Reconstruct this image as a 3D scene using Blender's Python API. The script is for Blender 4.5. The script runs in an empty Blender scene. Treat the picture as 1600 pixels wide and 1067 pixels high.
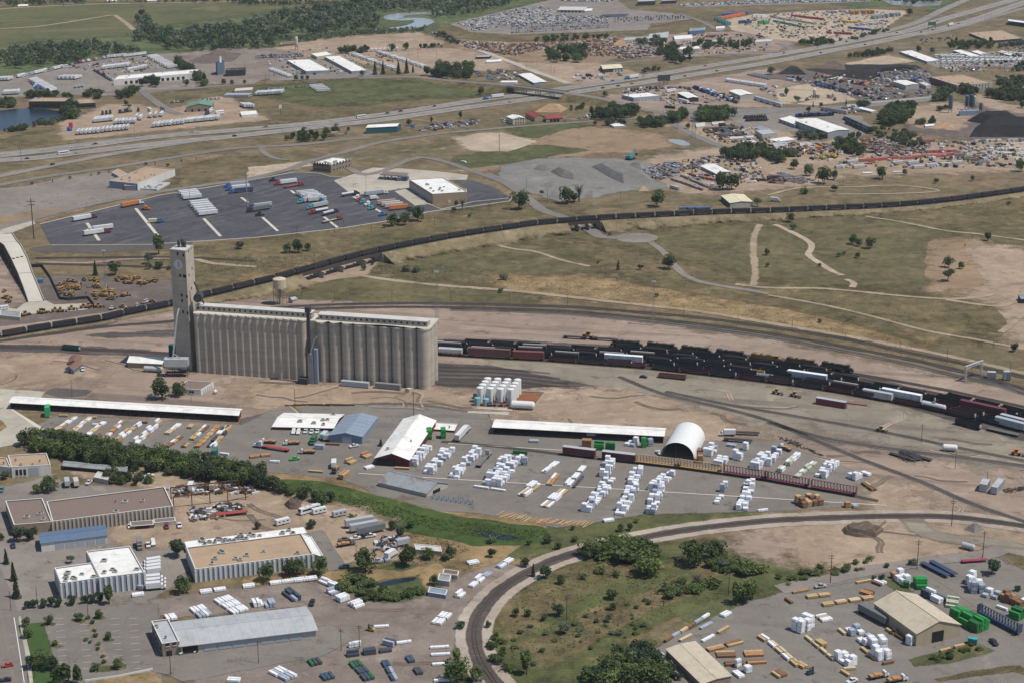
import bpy,math,random
rg_=range;en_=enumerate
aA='white';aB='roof_white';aC='semi_trailer';aD='trailer_far';aE='sedan_far';aF='boxtruck';aG='container_far';aH='tree0';aI='wall_pale';aJ='loader_far';aK='bush0';aL='steel_dark';aM='steel_light';aN='tractor_far';aO='paint_dull';aP='tractor_unit';aQ='parked_car';aR='trailer';aS='concrete_grey';aT='container';aU='orange';aV='steel_grey';aW='wall_bluegrey';aX='stored_machine';aY='olive_grass';aZ='tree1';bA='plain_pole';bB='tan_dirt';bC='machine';bD='gravel_path';bE='pickup';bF='truck';bG='brown';bH='flatbed';bI='gable';bJ='concrete_white';bK='conifer';bL='tan';bM='suv_far';bN='asphalt_old';bO='parked_truck';bP='wrapped_lumber_pack';bQ='dirt_track';bR='glass_dark';bS='wall_white';bT='roof_grey';bU='ballast_dark';bV='paint';bW='tree3';bX='rental_machine';bY='green_grass';bZ='trim_white';cC='pickup_far';cD='utility_pole';cE='wall_grey';cF='shipping_container';cG='chassis';cH='concrete_silo';cI='grey';cJ='roof_pale';cK='bus_far';cL='flattruck';cM='wall_dark';cN='wall_blue';cO='roof_bluegrey';cP='field_grass';cQ='concrete';cR='side_street';cS='gondola_car';cT='wall_tan';cU='pale';cV='field';cW='bush1';cX='caravan';cY='box_car';cZ='structure';dA='pale_sand';dB='stuff';dC='heap_grey';dD='roof_tan';dE='far_silver';dF='paint_white';dG='shed';dH='yard_dirt';dI='dirt_yard';dJ='deadtree';dK='crate';dL='lumber_stack';dM='yard_ballast';dN='lane_marking';dO='flat_trailer';dP='steel_rust';dQ='wall_brown';dR='scrap_rust';dS='shrub';dT='car';dU='road';dV='flood_tower';dW='highway';dX='lumber_orange';dY='gondola';dZ='lamp_post';eA='warehouse';eB='motorhome';eC='wall_stone';eD='wall_cream';eE='roof_brown';eF='scrap_dark';eG='asphalt_edge';eH='hopper_empty';eI='pipe_bundle';eJ='far_field';eK='track_field';eL='leaf_bright';eM='sedan';eN='excavator';eO='patchy_rust';eP='roof_rust';eQ='far_white';eR='tree2';eS='wall_darkbrown';eT='ballast';eU='blue';eV='tank_white';eW='heap_black';eX='heap_brown';eY='scrap_heap';eZ='red_dirt';fA='wall_red';fB='green_gravel';fC='paint_yellow';fD='highway_ramp';fE='boxcar_white';fF='dark_soil';fG='leaf_grey';fH='side_ribs';fI='tall_mast';fJ='green';fK='door_dark';fL='wall_teal';fM='box_truck';fN='tall0';fO='grey0';fP='bush2';fQ='asphalt';fR='river_water';fS='tractor';fT='boxcar';fU='second';fV='straw';fW='frame';fX='forklift';fY='cream';fZ='horizontal_tank';gA='heap_tan';gB='brown_dirt';gC='lumber_tan';gD='end_ladder';gE='dark';gF='hopper_car';gG='material_index';gH='equipment_yard';gI='van';gJ='parking_strip';gK='wood_pole';gL='leaf_dark';gM='flatcar';gN='third';gO='lumber_brown';gP='running_gear';gQ='landing_gear';gR='box';gS='tree';gT='body';gU='flat_car';gV='roof_red';gW='asphalt_new';gX='verge';gY='lumber_dark';gZ='tanker';hA='front';hB='fourth';hC='window';hD='wrecked_car';hE='grey1';hF='white_wrap';hG='leaf';hH='windows';hI='deck';hJ='windscreen';hK='cov_hopper';hL='railcar';hM='silo';hN='truck_shop';hO='wall_green';hP='parked_bus';hQ='lumber_yard_paving';hR='covered_hopper_car';hU='scrub';hV='red_earth';hW='pale_dirt';hX='farm_road';hY='first';hZ='tank_teal';iA='far_black';iB='scrap';iC='crate_row';iD='tall1';iE='tyre_dark';iF='black_heap_floor';iG='loader';iH='girder';iI='rear';iJ='column';iK='middle'
def Q(t):
 t=list(map(float,t.split()))
 return list(zip(t[::2],t[1::2]))
import numpy as np
from mathutils import Vector as Vr,Matrix,noise as mz
from mathutils.geometry import tessellate_polygon
R=random.Random(11)
sc=bpy.context.scene
COL=sc.collection
rad=math.radians
# camera
F=2750.0
PITCH=math.atan((533.5+320.0)/F)
HC=325.0
ct,st=math.cos(PITCH),math.sin(PITCH)
cam_d=bpy.data.cameras.new('camera')
cam=bpy.data.objects.new('camera',cam_d)
COL.objects.link(cam)
cam.location=(0,0,HC)
cam.rotation_euler=(math.pi/2-PITCH,0,0)
cam_d.sensor_width=36.0
cam_d.lens=36.0*F/1600.0
cam_d.clip_start=1.0
cam_d.clip_end=40000.0
sc.camera=cam
sc.cycles.max_bounces=5
sc.cycles.diffuse_bounces=2
sc.cycles.glossy_bounces=2
sc.cycles.transparent_max_bounces=12
sc.cycles.caustics_reflective=False
sc.cycles.caustics_refractive=False
# light
SUN_EL,SUN_AZ=rad(62.0),rad(-18.0)
sd=Vr((math.cos(SUN_EL)*math.cos(SUN_AZ),math.cos(SUN_EL)*math.sin(SUN_AZ),math.sin(SUN_EL)))
world=bpy.data.worlds.new('World')
sc.world=world
world.use_nodes=True
wn=world.node_tree.nodes
sky=wn.new('ShaderNodeTexSky')
sky.sky_type='NISHITA'
sky.sun_disc=False
sky.sun_elevation=SUN_EL
sky.sun_rotation=math.pi/2-SUN_AZ
sky.altitude=1600
wn['Background'].inputs['Strength'].default_value=.115
world.node_tree.links.new(sky.outputs['Color'],wn['Background'].inputs['Color'])
sun_d=bpy.data.lights.new('sun','SUN')
sun_d.energy=4.35
sun_d.angle=rad(.53)
sun_d.color=(1.0,.95,.87)
sun=bpy.data.objects.new('sun',sun_d)
sun.location=(300,600,900)
sun.rotation_euler=(-sd).to_track_quat('-Z','Y').to_euler()
COL.objects.link(sun)
vs=sc.view_settings
vs.view_transform='Standard'
vs.look='None'
vs.exposure=.0
vs.gamma=1.0
vs.use_curve_mapping=False
# survey helpers: photo pixel -> point in the place
def at(px,py,z=.0):
 u=(px-800.0)/F
 v=(py-533.5)/F
 dz=-st-v*ct
 t=(z-HC)/dz
 return Vr((u*t,(ct-v*st)*t,z))
def ha(px,py,dy):
 0
 b=at(px,py)
 v=(py-dy-533.5)/F
 t=b.y/(ct-v*st)
 return HC+(-st-v*ct)*t
class Tile:
 def __init__(s,ox,oy,k):
  s.o=(ox,oy);s.k=k
 def __call__(s,x,y):
  return(s.o[0]+x/s.k,s.o[1]+y/s.k)
 def ps(s,*a):
  return[s(x,y)for x,y in a]
ID=Tile(0,0,1)
TT={}
for j,(oy,k)in en_(Q('0 3.952 240 3.952 500 3.952 760 3.475')):
 for i in rg_(4):
  TT[j*4+i+1]=Tile(400*i,oy,k)
def head(T,a,b):
 0
 p,q=at(*T(*a)),at(*T(*b))
 return math.atan2(q.y-p.y,q.x-p.x)
# materials
MATS={}
def lin(c):
 if isinstance(c,str):
  c=tuple(int(c[i:i+2],16)/255 for i in(0,2,4))
  return tuple(x/12.92 if x<=.04045 else((x+.055)/1.055)**2.4 for x in c)+(1,)
 return tuple(c[:3])+(1,)
class NT:
 def __init__(s,name):
  s.m=bpy.data.materials.new(name);s.m.use_nodes=True
  s.t=s.m.node_tree;s.n=s.t.nodes;s.b=s.n['Principled BSDF']
  s.out=s.n['Material Output']
  MATS[name]=s.m
 def l(s,a,b):s.t.links.new(a,b)
 def new(s,typ,**kw):
  n=s.n.new(typ)
  for k,v in kw.items():setattr(n,k,v)
  return n
 def noise(s,vec,scale,detail=4,rough=.6,dist=.0):
  n=s.new('ShaderNodeTexNoise')
  n.inputs['Scale'].default_value=scale;n.inputs['Detail'].default_value=detail
  n.inputs['Roughness'].default_value=rough;n.inputs['Distortion'].default_value=dist
  if vec is not None:s.l(vec,n.inputs['Vector'])
  return n.outputs['Fac']
 def ramp(s,fac,a,b):
  n=s.new('ShaderNodeMapRange');n.inputs['From Min'].default_value=a;n.inputs['From Max'].default_value=b
  s.l(fac,n.inputs['Value']);return n.outputs['Result']
 def mix(s,fac,a,b,mode='MIX'):
  n=s.new('ShaderNodeMix');n.data_type='RGBA';n.blend_type=mode
  for i,x in((0,fac),(6,a),(7,b)):
   if hasattr(x,'is_output'):s.l(x,n.inputs[i])
   else:n.inputs[i].default_value=x if i==0 else lin(x)
  return n.outputs[2]
 def math(s,op,a,b=None):
  n=s.new('ShaderNodeMath');n.operation=op
  for i,x in en_((a,b)):
   if x is None:continue
   if hasattr(x,'is_output'):s.l(x,n.inputs[i])
   else:n.inputs[i].default_value=x
  return n.outputs[0]
 def vmul(s,vec,xyz):
  n=s.new('ShaderNodeVectorMath');n.operation='MULTIPLY';s.l(vec,n.inputs[0]);n.inputs[1].default_value=xyz
  return n.outputs[0]
 def pos(s):return s.new('ShaderNodeNewGeometry').outputs['Position']
 def rot(s,vec,a):
  n=s.new('ShaderNodeVectorRotate');n.rotation_type='Z_AXIS';s.l(vec,n.inputs['Vector']);n.inputs['Angle'].default_value=a
  return n.outputs[0]
def gm(name,c1,c2,c3=None,s1=.012,s2=.09,fine=.9,amt=.28,soft=True,streak=None,c3amt=(.56,.70),rough=.95,crack=.0,w12=(.40,.60)):
 n=NT(name);P=n.pos()
 col=n.mix(n.ramp(n.noise(P,s1,6,.62,.6),*w12),c1,c2)
 if c3:
  col=n.mix(n.ramp(n.noise(P,s2,7,.68,1.0),*c3amt),col,c3)
 if streak:
  ang,col_s,sx,sy,lo,hi=streak
  v=n.vmul(n.rot(P,-ang),(sx,sy,1))
  col=n.mix(n.ramp(n.noise(v,1.0,6,.62,.35),lo,hi),col,col_s)
 if crack:
  vo=n.new('ShaderNodeTexVoronoi');vo.feature='DISTANCE_TO_EDGE';vo.inputs['Scale'].default_value=.07
  w=n.new('ShaderNodeVectorMath');w.operation='ADD';n.l(P,w.inputs[0])
  nz=n.new('ShaderNodeTexNoise');nz.inputs['Scale'].default_value=.15;n.l(P,nz.inputs['Vector'])
  sc_=n.new('ShaderNodeVectorMath');sc_.operation='SCALE';sc_.inputs['Scale'].default_value=7.0;n.l(nz.outputs['Color'],sc_.inputs[0])
  n.l(sc_.outputs[0],w.inputs[1]);n.l(w.outputs[0],vo.inputs['Vector'])
  col=n.mix(n.math('MULTIPLY',n.ramp(vo.outputs['Distance'],.022,.006),crack),col,'2c2a2a')
 f1=n.noise(P,fine,5,.75)
 f2=n.noise(P,fine*.13,5,.7)
 f3=n.noise(P,fine*.035,4,.65,.8)
 v=n.math('ADD',n.math('MULTIPLY',n.math('SUBTRACT',f1,.5),amt*2.4),n.math('ADD',n.math('MULTIPLY',n.math('SUBTRACT',f2,.5),amt*2.8),n.math('MULTIPLY',n.math('SUBTRACT',f3,.5),amt*2.2)))
 v=n.math('ADD',v,1.0)
 m=n.new('ShaderNodeVectorMath');m.operation='SCALE';n.l(col,m.inputs[0]);n.l(v,m.inputs['Scale'])
 n.l(m.outputs[0],n.b.inputs['Base Color'])
 n.b.inputs['Roughness'].default_value=rough
 n.b.inputs['Specular IOR Level'].default_value=.15
 if soft:
  a=n.new('ShaderNodeAttribute');a.attribute_name='edge'
  e=n.math('ADD',a.outputs['Fac'],n.math('MULTIPLY',n.math('SUBTRACT',n.noise(P,.07,6,.75),.5),2.8))
  al=n.ramp(e,.22,.8)
  tr=n.new('ShaderNodeBsdfTransparent');mx=n.new('ShaderNodeMixShader')
  n.l(al,mx.inputs[0]);n.l(tr.outputs[0],mx.inputs[1]);n.l(n.b.outputs[0],mx.inputs[2]);n.l(mx.outputs[0],n.out.inputs['Surface'])
 return n.m
def sm_(name,c,rough=.7,metal=.0,var=.12,scale=.6,dirt=None,dirt_amt=.3,spec=.4,objcol=False,streak_z=False,dscale=.25,bands=0):
 n=NT(name)
 if objcol:
  oi=n.new('ShaderNodeObjectInfo');base=oi.outputs['Color']
  vec=n.new('ShaderNodeTexCoord').outputs['Object']
 else:
  vec=n.pos();base=None
 v2=n.vmul(vec,(1,1,.15))if streak_z else vec
 fac=n.noise(v2,scale,5,.65)
 v=n.math('ADD',n.math('MULTIPLY',n.math('SUBTRACT',fac,.5),var*2.4),1.0)
 m=n.new('ShaderNodeVectorMath');m.operation='SCALE';n.l(v,m.inputs['Scale'])
 if base is not None:n.l(base,m.inputs[0])
 else:m.inputs[0].default_value=lin(c)[:3]
 col=m.outputs[0]
 if bands:
  col=n.mix(n.math('MULTIPLY',n.ramp(n.noise(n.vmul(vec,(.04,.04,.5)),1.0,5,.7),.42,.62),bands),col,'7d7266')
 if dirt:
  d=n.ramp(n.noise(v2,dscale,6,.7,.5),.48,.72)
  col=n.mix(n.math('MULTIPLY',d,dirt_amt),col,dirt)
 n.l(col,n.b.inputs['Base Color'])
 n.b.inputs['Roughness'].default_value=rough
 n.b.inputs['Metallic'].default_value=metal
 n.b.inputs['Specular IOR Level'].default_value=spec
 return n.m
def leaf_mat(name,c1,c2,yellow=.0):
 n=NT(name)
 oi=n.new('ShaderNodeObjectInfo')
 P=n.pos()
 f=n.math('ADD',n.math('MULTIPLY',n.noise(P,.35,4,.7),.75),n.math('MULTIPLY',oi.outputs['Random'],.45))
 col=n.mix(n.ramp(f,.30,.85),c1,c2)
 n.l(col,n.b.inputs['Base Color'])
 n.b.inputs['Roughness'].default_value=.65
 n.b.inputs['Specular IOR Level'].default_value=.2
 tr=n.new('ShaderNodeBsdfTranslucent');n.l(col,tr.inputs['Color'])
 mx=n.new('ShaderNodeMixShader');mx.inputs[0].default_value=.35
 n.l(n.b.outputs[0],mx.inputs[1]);n.l(tr.outputs[0],mx.inputs[2]);n.l(mx.outputs[0],n.out.inputs['Surface'])
 return n.m
# mesh builder
class MB:
 def __init__(s):s.v=[];s.f=[];s.m=[];s.smooth=False
 def add(s,vs,fs,mi=0):
  o=len(s.v);s.v+=[tuple(x)for x in vs]
  for f in fs:s.f.append(tuple(i+o for i in f));s.m.append(mi)
  return s
 def box(s,x0,x1,y0,y1,z0,z1,mi=0):
  return s.hx([(x0,y0,z0),(x1,y0,z0),(x1,y1,z0),(x0,y1,z0),(x0,y0,z1),(x1,y0,z1),(x1,y1,z1),(x0,y1,z1)],mi)
 def hx(s,p,mi=0):
  return s.add(p,[(3,2,1,0),(4,5,6,7),(0,1,5,4),(1,2,6,5),(2,3,7,6),(3,0,4,7)],mi)
 def pz(s,poly,z0,z1,mi=0,top=None):
  0
  n=len(poly)
  vs=[(p[0],p[1],z0)for p in poly]+[(p[0],p[1],z1)for p in poly]
  fs=[(i,(i+1)%n,n+(i+1)%n,n+i)for i in rg_(n)]
  s.add(vs,fs,mi)
  o=len(s.v)-2*n
  s.f.append(tuple(o+n+i for i in rg_(n)));s.m.append(mi if top is None else top)
  return s
 def extr_x(s,prof,x0,x1,mi=0):
  0
  n=len(prof)
  vs=[(x0,y,z)for y,z in prof]+[(x1,y,z)for y,z in prof]
  fs=[(i,(i+1)%n,n+(i+1)%n,n+i)for i in rg_(n)]+[tuple(reversed(rg_(n))),tuple(rg_(n,2*n))]
  return s.add(vs,fs,mi)
 def extr_y(s,prof,y0,y1,mi=0):
  0
  n=len(prof)
  vs=[(x,y0,z)for x,z in prof]+[(x,y1,z)for x,z in prof]
  fs=[(i,n+i,n+(i+1)%n,(i+1)%n)for i in rg_(n)]+[tuple(rg_(n)),tuple(reversed(rg_(n,2*n)))]
  return s.add(vs,fs,mi)
 def tu(s,a,b,r0,r1=None,n=8,mi=0,caps=True):
  a,b=Vr(a),Vr(b);r1=r0 if r1 is None else r1
  d=(b-a).normalized();u=d.orthogonal().normalized();w=d.cross(u)
  vs=[]
  for c,r in((a,r0),(b,r1)):
   for i in rg_(n):
    t=2*math.pi*i/n;vs.append(c+(u*math.cos(t)+w*math.sin(t))*r)
  fs=[(i,(i+1)%n,n+(i+1)%n,n+i)for i in rg_(n)]
  if caps:fs+=[tuple(reversed(rg_(n))),tuple(rg_(n,2*n))]
  return s.add(vs,fs,mi)
 def bar(s,a,b,w=.1,mi=0):
  return s.tu(a,b,w,w,4,mi)
 def la_(s,c,prof,n=24,mi=0):
  0
  vs=[];k=len(prof)
  for r,z in prof:
   for i in rg_(n):
    t=2*math.pi*i/n;vs.append((c[0]+r*math.cos(t),c[1]+r*math.sin(t),c[2]+z))
  fs=[(j*n+i,j*n+(i+1)%n,(j+1)*n+(i+1)%n,(j+1)*n+i)for j in rg_(k-1)for i in rg_(n)]
  if prof[-1][0]>.01:fs.append(tuple((k-1)*n+i for i in rg_(n)))
  return s.add(vs,fs,mi)
 def M(s,mats,smooth=None,auto=False):
  me=bpy.data.meshes.new('part')
  me.from_pydata(s.v,[],s.f)
  for m in(mats if isinstance(mats,(list,tuple))else[mats]):
   me.materials.append(MATS[m]if isinstance(m,str)else m)
  if any(s.m):me.polygons.foreach_set(gG,s.m)
  if s.smooth or smooth:me.polygons.foreach_set('use_smooth',[True]*len(s.f))
  if auto:
   try:me.set_sharp_from_angle(angle=rad(40))
   except Exception:pass
  me.update()
  return me
def lN(name,data,parent=None,loc=None,rz=.0,scale=None,label=None,cat=None,group=None,kind=None,color=None):
 o=bpy.data.objects.new(name,data);COL.objects.link(o)
 if parent is not None:o.parent=parent
 if loc is not None:o.location=loc
 if rz:o.rotation_euler=(0,0,rz)
 if scale is not None:o.scale=(scale,)*3 if isinstance(scale,(int,float))else scale
 if label:o['label']=label
 if cat:o['category']=cat
 if group:o['group']=group
 if kind:o['kind']=kind
 if color is not None:o.color=lin(color)
 return o
def tg_(name,label,cat,loc,rz=.0,group=None):
 return lN(name,None,None,loc,rz,None,label,cat,group)
PROTO={}
def pt_(kind,*parts):
 0
 PROTO[kind]=parts
QUEUE={}
def sw_(kind,name,loc,rz,label,cat,group=None,color=None,scale=None,now=False):
 P=PROTO[kind]
 if name in(gS,dS,bP,dL,eI,aQ)and not now:
  QUEUE.setdefault(name,[]).append((kind,name,loc.copy(),rz,label,cat,group,color,scale));return
 if len(P)==1:
  return lN(name,P[0][1],None,loc,rz,scale,label,cat,group,None,color)
 root=lN(name,None,None,loc,rz,scale,label,cat,group)
 made=[]
 for p in P:
  par=made[p[2]]if len(p)>2 and p[2]is not None else root
  made.append(lN(p[0],p[1],par,None,0,None,None,None,None,None,color))
 return root
# splines and ground sheets
def spline(ps,step=4.0):
 P=[Vr(p)for p in ps]
 if len(P)==2:
  n=max(2,int((P[1]-P[0]).length/step));return[P[0].lerp(P[1],i/n)for i in rg_(n+1)]
 Q=[P[0]*2-P[1]]+P+[P[-1]*2-P[-2]]
 dense=[]
 for i in rg_(1,len(Q)-2):
  p0,p1,p2,p3=Q[i-1],Q[i],Q[i+1],Q[i+2]
  d1=max((p2-p1).length,1e-6)
  m1=(p2-p0)*(d1/max((p2-p0).length,1e-6))if(p2-p0).length>0 else(p2-p1)
  m2=(p3-p1)*(d1/max((p3-p1).length,1e-6))
  n=max(4,int(d1/step*2))
  for k in rg_(n):
   t=k/n;t2=t*t;t3=t2*t
   dense.append(p1*(2*t3-3*t2+1)+m1*(t3-2*t2+t)+p2*(-2*t3+3*t2)+m2*(t3-t2))
 dense.append(P[-1])
 out=[dense[0]];acc=.0
 for a,b in zip(dense,dense[1:]):
  L=(b-a).length;d=step-acc
  while d<=L and L>0:
   out.append(a.lerp(b,d/L));d+=step
  acc=(acc+L)%step if L>0 else acc
 if(out[-1]-dense[-1]).length>step*.3:out.append(dense[-1])
 return out
def fz(path):
 out=[]
 for i,p in en_(path):
  a=path[max(0,i-1)];b=path[min(len(path)-1,i+1)]
  d=Vr((b.x-a.x,b.y-a.y,0)).normalized()
  out.append((p,d,Vr((-d.y,d.x,0))))
 return out
def se_(me,vals):
 a=me.attributes.new('edge','FLOAT','POINT');a.data.foreach_set('value',vals)
def rb(name,path,width,mat,z=None,soft=.0,kind=cZ,prof=None,parent=None,label=None,cat=None,wjit=.0):
 0
 if prof is None:
  w=width/2
  prof=[(-w-soft,0,0),(-w,0,1),(w,0,1),(w+soft,0,0)]if soft else[(-w,0,1),(w,0,1)]
 vs,fs,ed=[],[],[]
 k=len(prof)
 for i,(p,d,nrm)in en_(fz(path)):
  for o,dz,e in prof:
   j=1+wjit*mz.noise((p.x*.05,p.y*.05,o))
   q=p+nrm*o*j
   vs.append((q.x,q.y,(p.z if z is None else z+.26)+dz));ed.append(e)
 for i in rg_(len(path)-1):
  for j in rg_(k-1):
   fs.append((i*k+j+1,i*k+j,(i+1)*k+j,(i+1)*k+j+1))
 me=bpy.data.meshes.new(name);me.from_pydata(vs,[],fs);me.materials.append(MATS[mat]);se_(me,ed)
 if len(me.polygons)and me.polygons[0].normal.z<0:me.flip_normals()
 return lN(name,me,parent,kind=kind,label=label,cat=cat)
PATCHN=[0]
def patch(name,px,mat,z=.05,soft=3.0,jit=None,kind=cZ,T=ID,world=None,parent=None,label=None,cat=None):
 z+=PATCHN[0]*.0013;PATCHN[0]+=1
 W=[Vr((p[0],p[1],0))for p in world]if world else[at(*T(*p))for p in px]
 area=sum(a.x*b.y-b.x*a.y for a,b in zip(W,W[1:]+W[:1]))/2
 if area<0:W.reverse()
 jit=min(2.0,soft*.3)if jit is None else jit
 Q=[]
 step=max(3.0,abs(area)**.5/25)if soft else 1e9
 for a,b in zip(W,W[1:]+W[:1]):
  n=max(1,int((b-a).length/step))
  for i in rg_(n):Q.append(a.lerp(b,i/n))
 n=len(Q)
 N=[]
 for i in rg_(n):
  d=(Q[(i+1)%n]-Q[i-1]);d.z=0
  d=d.normalized()if d.length>1e-6 else Vr((1,0,0))
  N.append(Vr((-d.y,d.x,0)))
 if soft:
  Q=[q+N[i]*jit*2*mz.noise((q.x*.06,q.y*.06,3.1))for i,q in en_(Q)]
  out=[q-N[i]*soft*1.2 for i,q in en_(Q)]
  inn=Q
  zo=z-min(.02,z*.35)
  vs=[(q.x,q.y,zo)for q in out]+[(q.x,q.y,z)for q in inn];ed=[.0]*n+[1.0]*n
  fs=[(i,(i+1)%n,n+(i+1)%n,n+i)for i in rg_(n)]
  tri=tessellate_polygon([[Vr((q.x,q.y,0))for q in inn]])
  fs+=[tuple(n+i for i in t)for t in tri]
 else:
  vs=[(q.x,q.y,z)for q in Q];ed=[1.0]*n
  fs=[tuple(t)for t in tessellate_polygon([[Vr((q.x,q.y,0))for q in Q]])]
 me=bpy.data.meshes.new(name);me.from_pydata(vs,[],fs);me.materials.append(MATS[mat]);se_(me,ed)
 flip=[p.index for p in me.polygons if p.normal.z<0]
 if flip:
  import bmesh
  bm=bmesh.new();bm.from_mesh(me);bm.faces.ensure_lookup_table()
  bmesh.ops.reverse_faces(bm,faces=[bm.faces[i]for i in flip]);bm.to_mesh(me);bm.free()
 return lN(name,me,parent,kind=kind,label=label,cat=cat)
def inside(poly,x,y):
 c=False;n=len(poly)
 for i in rg_(n):
  x0,y0=poly[i];x1,y1=poly[i-1]
  if(y0>y)!=(y1>y)and x<(x1-x0)*(y-y0)/(y1-y0)+x0:c=not c
 return c
def ri(poly,n,rng=R,bias=.0):
 0
 W=[at(*p)for p in poly];P2=[(w.x,w.y)for w in W]
 xs=[p[0]for p in P2];ys=[p[1]for p in P2]
 out=[];g=0
 while len(out)<n and g<n*60:
  g+=1
  x,y=rng.uniform(min(xs),max(xs)),rng.uniform(min(ys),max(ys))
  if inside(P2,x,y):out.append(Vr((x,y,0)))
 return out
# ground materials
g=gm
g('dry_grass','70614a','605840','826f57',s1=.016,s2=.05,soft=False,amt=.6,c3amt=(.54,.72))
g(cP,'635a40','565238','74634a',s1=.02,s2=.05,amt=.62)
g(eJ,'5f5d3f','525438','746b4c',s1=.006,s2=.012,amt=.3,streak=(.3,'676344',.002,.02,.52,.66))
g(hU,'4a5234','586040','6f6a4e',s1=.012,s2=.05,amt=.5)
g(aY,'6a5d44','5a5339','7d694d',s1=.02,s2=.05,amt=.7)
g(bY,'555636','4b4f31','6d6347',s1=.03,s2=.06,amt=.65)
g('reeds','425229','3a4a25','5a6238',s1=.03,s2=.12,amt=.45)
g('lawn','3c4f28','425630',None,amt=.2)
g(fV,'8b7656','786649','63563c',s1=.03,s2=.08,amt=.6)
g(dH,'968475','887769','a08f80',s1=.014,s2=.035,amt=.2,streak=(-.22,'71645b',.006,.09,.50,.68))
g(bB,'9a8773','8c7a67','a89682',s1=.02,s2=.06,amt=.3,streak=(.5,'7b6a58',.01,.08,.58,.72))
g(dA,'ab9b86','9d8d79','8a7c69',s1=.03,s2=.08,amt=.22)
g(eZ,'8d7860','806c56','9a856b',s1=.02,s2=.05,amt=.22)
g(gB,'81766c','766b62','8e8378',s1=.02,s2=.06,amt=.3)
g(fF,'695e58','5d544e','786c64',s1=.02,s2=.08,amt=.3)
g('black_soil','37332f','2d2a28','48423d',s1=.02,s2=.08,amt=.3)
g('grey_gravel','7b7872','71706b','86827a',s1=.02,s2=.06,amt=.2)
g(fB,'8a8171','7d7467','968b7b',s1=.01,s2=.03,amt=.2,streak=(-.22,'6c635a',.006,.09,.5,.66))
g(dM,'5a534e','504a47','6b625b',s1=.02,s2=.06,amt=.3,streak=(-.06,'3f3936',.004,.18,.45,.62))
g(fQ,'79736b','716b64','827b73',s1=.012,s2=.03,amt=.14,crack=.1,streak=(-.12,'686260',.01,.07,.57,.72))
g(bN,'837b72','79716a','8d857b',s1=.02,s2=.05,amt=.18,crack=.14)
g(gW,'4f4e51','474649','59575a',s1=.02,s2=.05,amt=.22,streak=(.95,'5f5d60',.02,.16,.5,.68))
g(eG,'5d5752','534f4b',None,amt=.2)
g(dU,'7a746e','726c67','837d76',s1=.01,s2=.03,amt=.1,streak=(.5,'635e5b',.004,.12,.58,.74))
g(dW,'857f78','7c7670','8f8880',s1=.008,s2=.03,amt=.1)
g(cQ,'aba394','a0988a','b3ab9d',s1=.03,s2=.07,amt=.12,crack=.1)
g(bJ,'bfb9ac','b5afa2',None,amt=.08,soft=False)
g(bD,'9a8a73','8d7e69','a99a82',s1=.04,s2=.09,amt=.2)
g(eT,'6b6661','605c58','77716a',s1=.03,s2=.1,amt=.25)
g(bU,'544c47','4a4440','625952',s1=.03,s2=.1,amt=.25)
g('ballast_edge','a3978a','97897b','877b6f',s1=.03,s2=.1,amt=.25)
g('rust_gravel','855a40','7a4f37','91684c',s1=.05,s2=.2,amt=.2,soft=False)
sm_(dF,'d8d4cb',.8,var=.15,scale=.8)
sm_(fC,'9a8558',.8,var=.3)
sm_('bay_paint','68676b',.8,var=.3)
n=NT('water');n.b.inputs['Base Color'].default_value=lin('1d272e');n.b.inputs['Roughness'].default_value=.3
_nz=n.new('ShaderNodeBump');_nz.inputs['Strength'].default_value=.15;n.l(n.noise(n.pos(),.5,4),_nz.inputs['Height']);n.l(_nz.outputs[0],n.b.inputs['Normal'])
n=NT(fR);n.b.inputs['Base Color'].default_value=lin('8f9292');n.b.inputs['Roughness'].default_value=.2
# ground
m=MB();m.add([(-9000,-2000,0),(9000,-2000,0),(9000,16000,0),(-9000,16000,0)],[(0,1,2,3)])
lN('ground',m.M('dry_grass'),kind=cZ)
def gp(name,mat,z,ps,soft=4.0,T=ID,**k):return patch(name,ps,mat,z,soft*(4.0 if mat in(cP,aY,bY,fV,hU,eZ,eJ,bB,fB,dH)and soft>2 else 1.3),T=T,**k)
T1,T2,T3,T4,T5,T6,T7,T8,T9,T10,T11,T12,T13,T14,T15,T16=[TT[i]for i in rg_(1,17)]
gp(eJ,eJ,.02,Q('-60 20 60 10 140 7 215 7 222 40 212 62 150 60 80 66 30 78 -60 90'),10)
gp(eJ,eJ,.02,Q('228 7 400 6 470 10 420 24 330 35 290 40 240 38'),10)
gp('river_bottom',hU,.03,Q('-60 84 80 66 215 60 300 40 420 25 560 3 835 -3 700 38 640 54 540 58 450 66 350 74 270 86 230 93 160 96 120 106 30 118 -60 116'),12)
gp('river_bottom',hU,.025,Q('1300 -8 1480 -8 1440 20 1400 14 1340 8'),12)
gp(cV,aY,.03,Q('690 40 740 55 820 57 1010 50 1090 30 1180 22 1430 10 1440 22 1180 40 1100 50 1000 58 880 62 760 64 690 52'),6)
rb('river',spline([at(*T2(*p))for p in Q('1210 70 1080 82 960 88 880 95 850 108 880 122 980 120 1035 130 1030 145 960 168 860 182')],6),30,fR,.05,0)
patch('pond',T1 .ps(*Q('-40 690 120 672 240 672 385 690 400 725 330 750 240 770 100 800 -40 815')),'water',.06,0)
patch('pond',Q('1382 2 1405 1 1430 2 1472 2 1468 9 1430 11 1395 8'),fR,.06,0)
gp('terminal_yard',bN,.06,Q('-40 130 30 120 95 106 160 92 275 84 292 108 304 118 300 138 225 146 150 150 95 146 60 149 -40 156'))
gp('trailer_yard',bB,.06,T1 .ps(*Q('410 770 480 740 600 690 680 650 850 650 1000 690 1160 660 1340 600 1420 620 1480 680 1580 720 1640 740 1200 780 800 820 425 862')),3)
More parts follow.
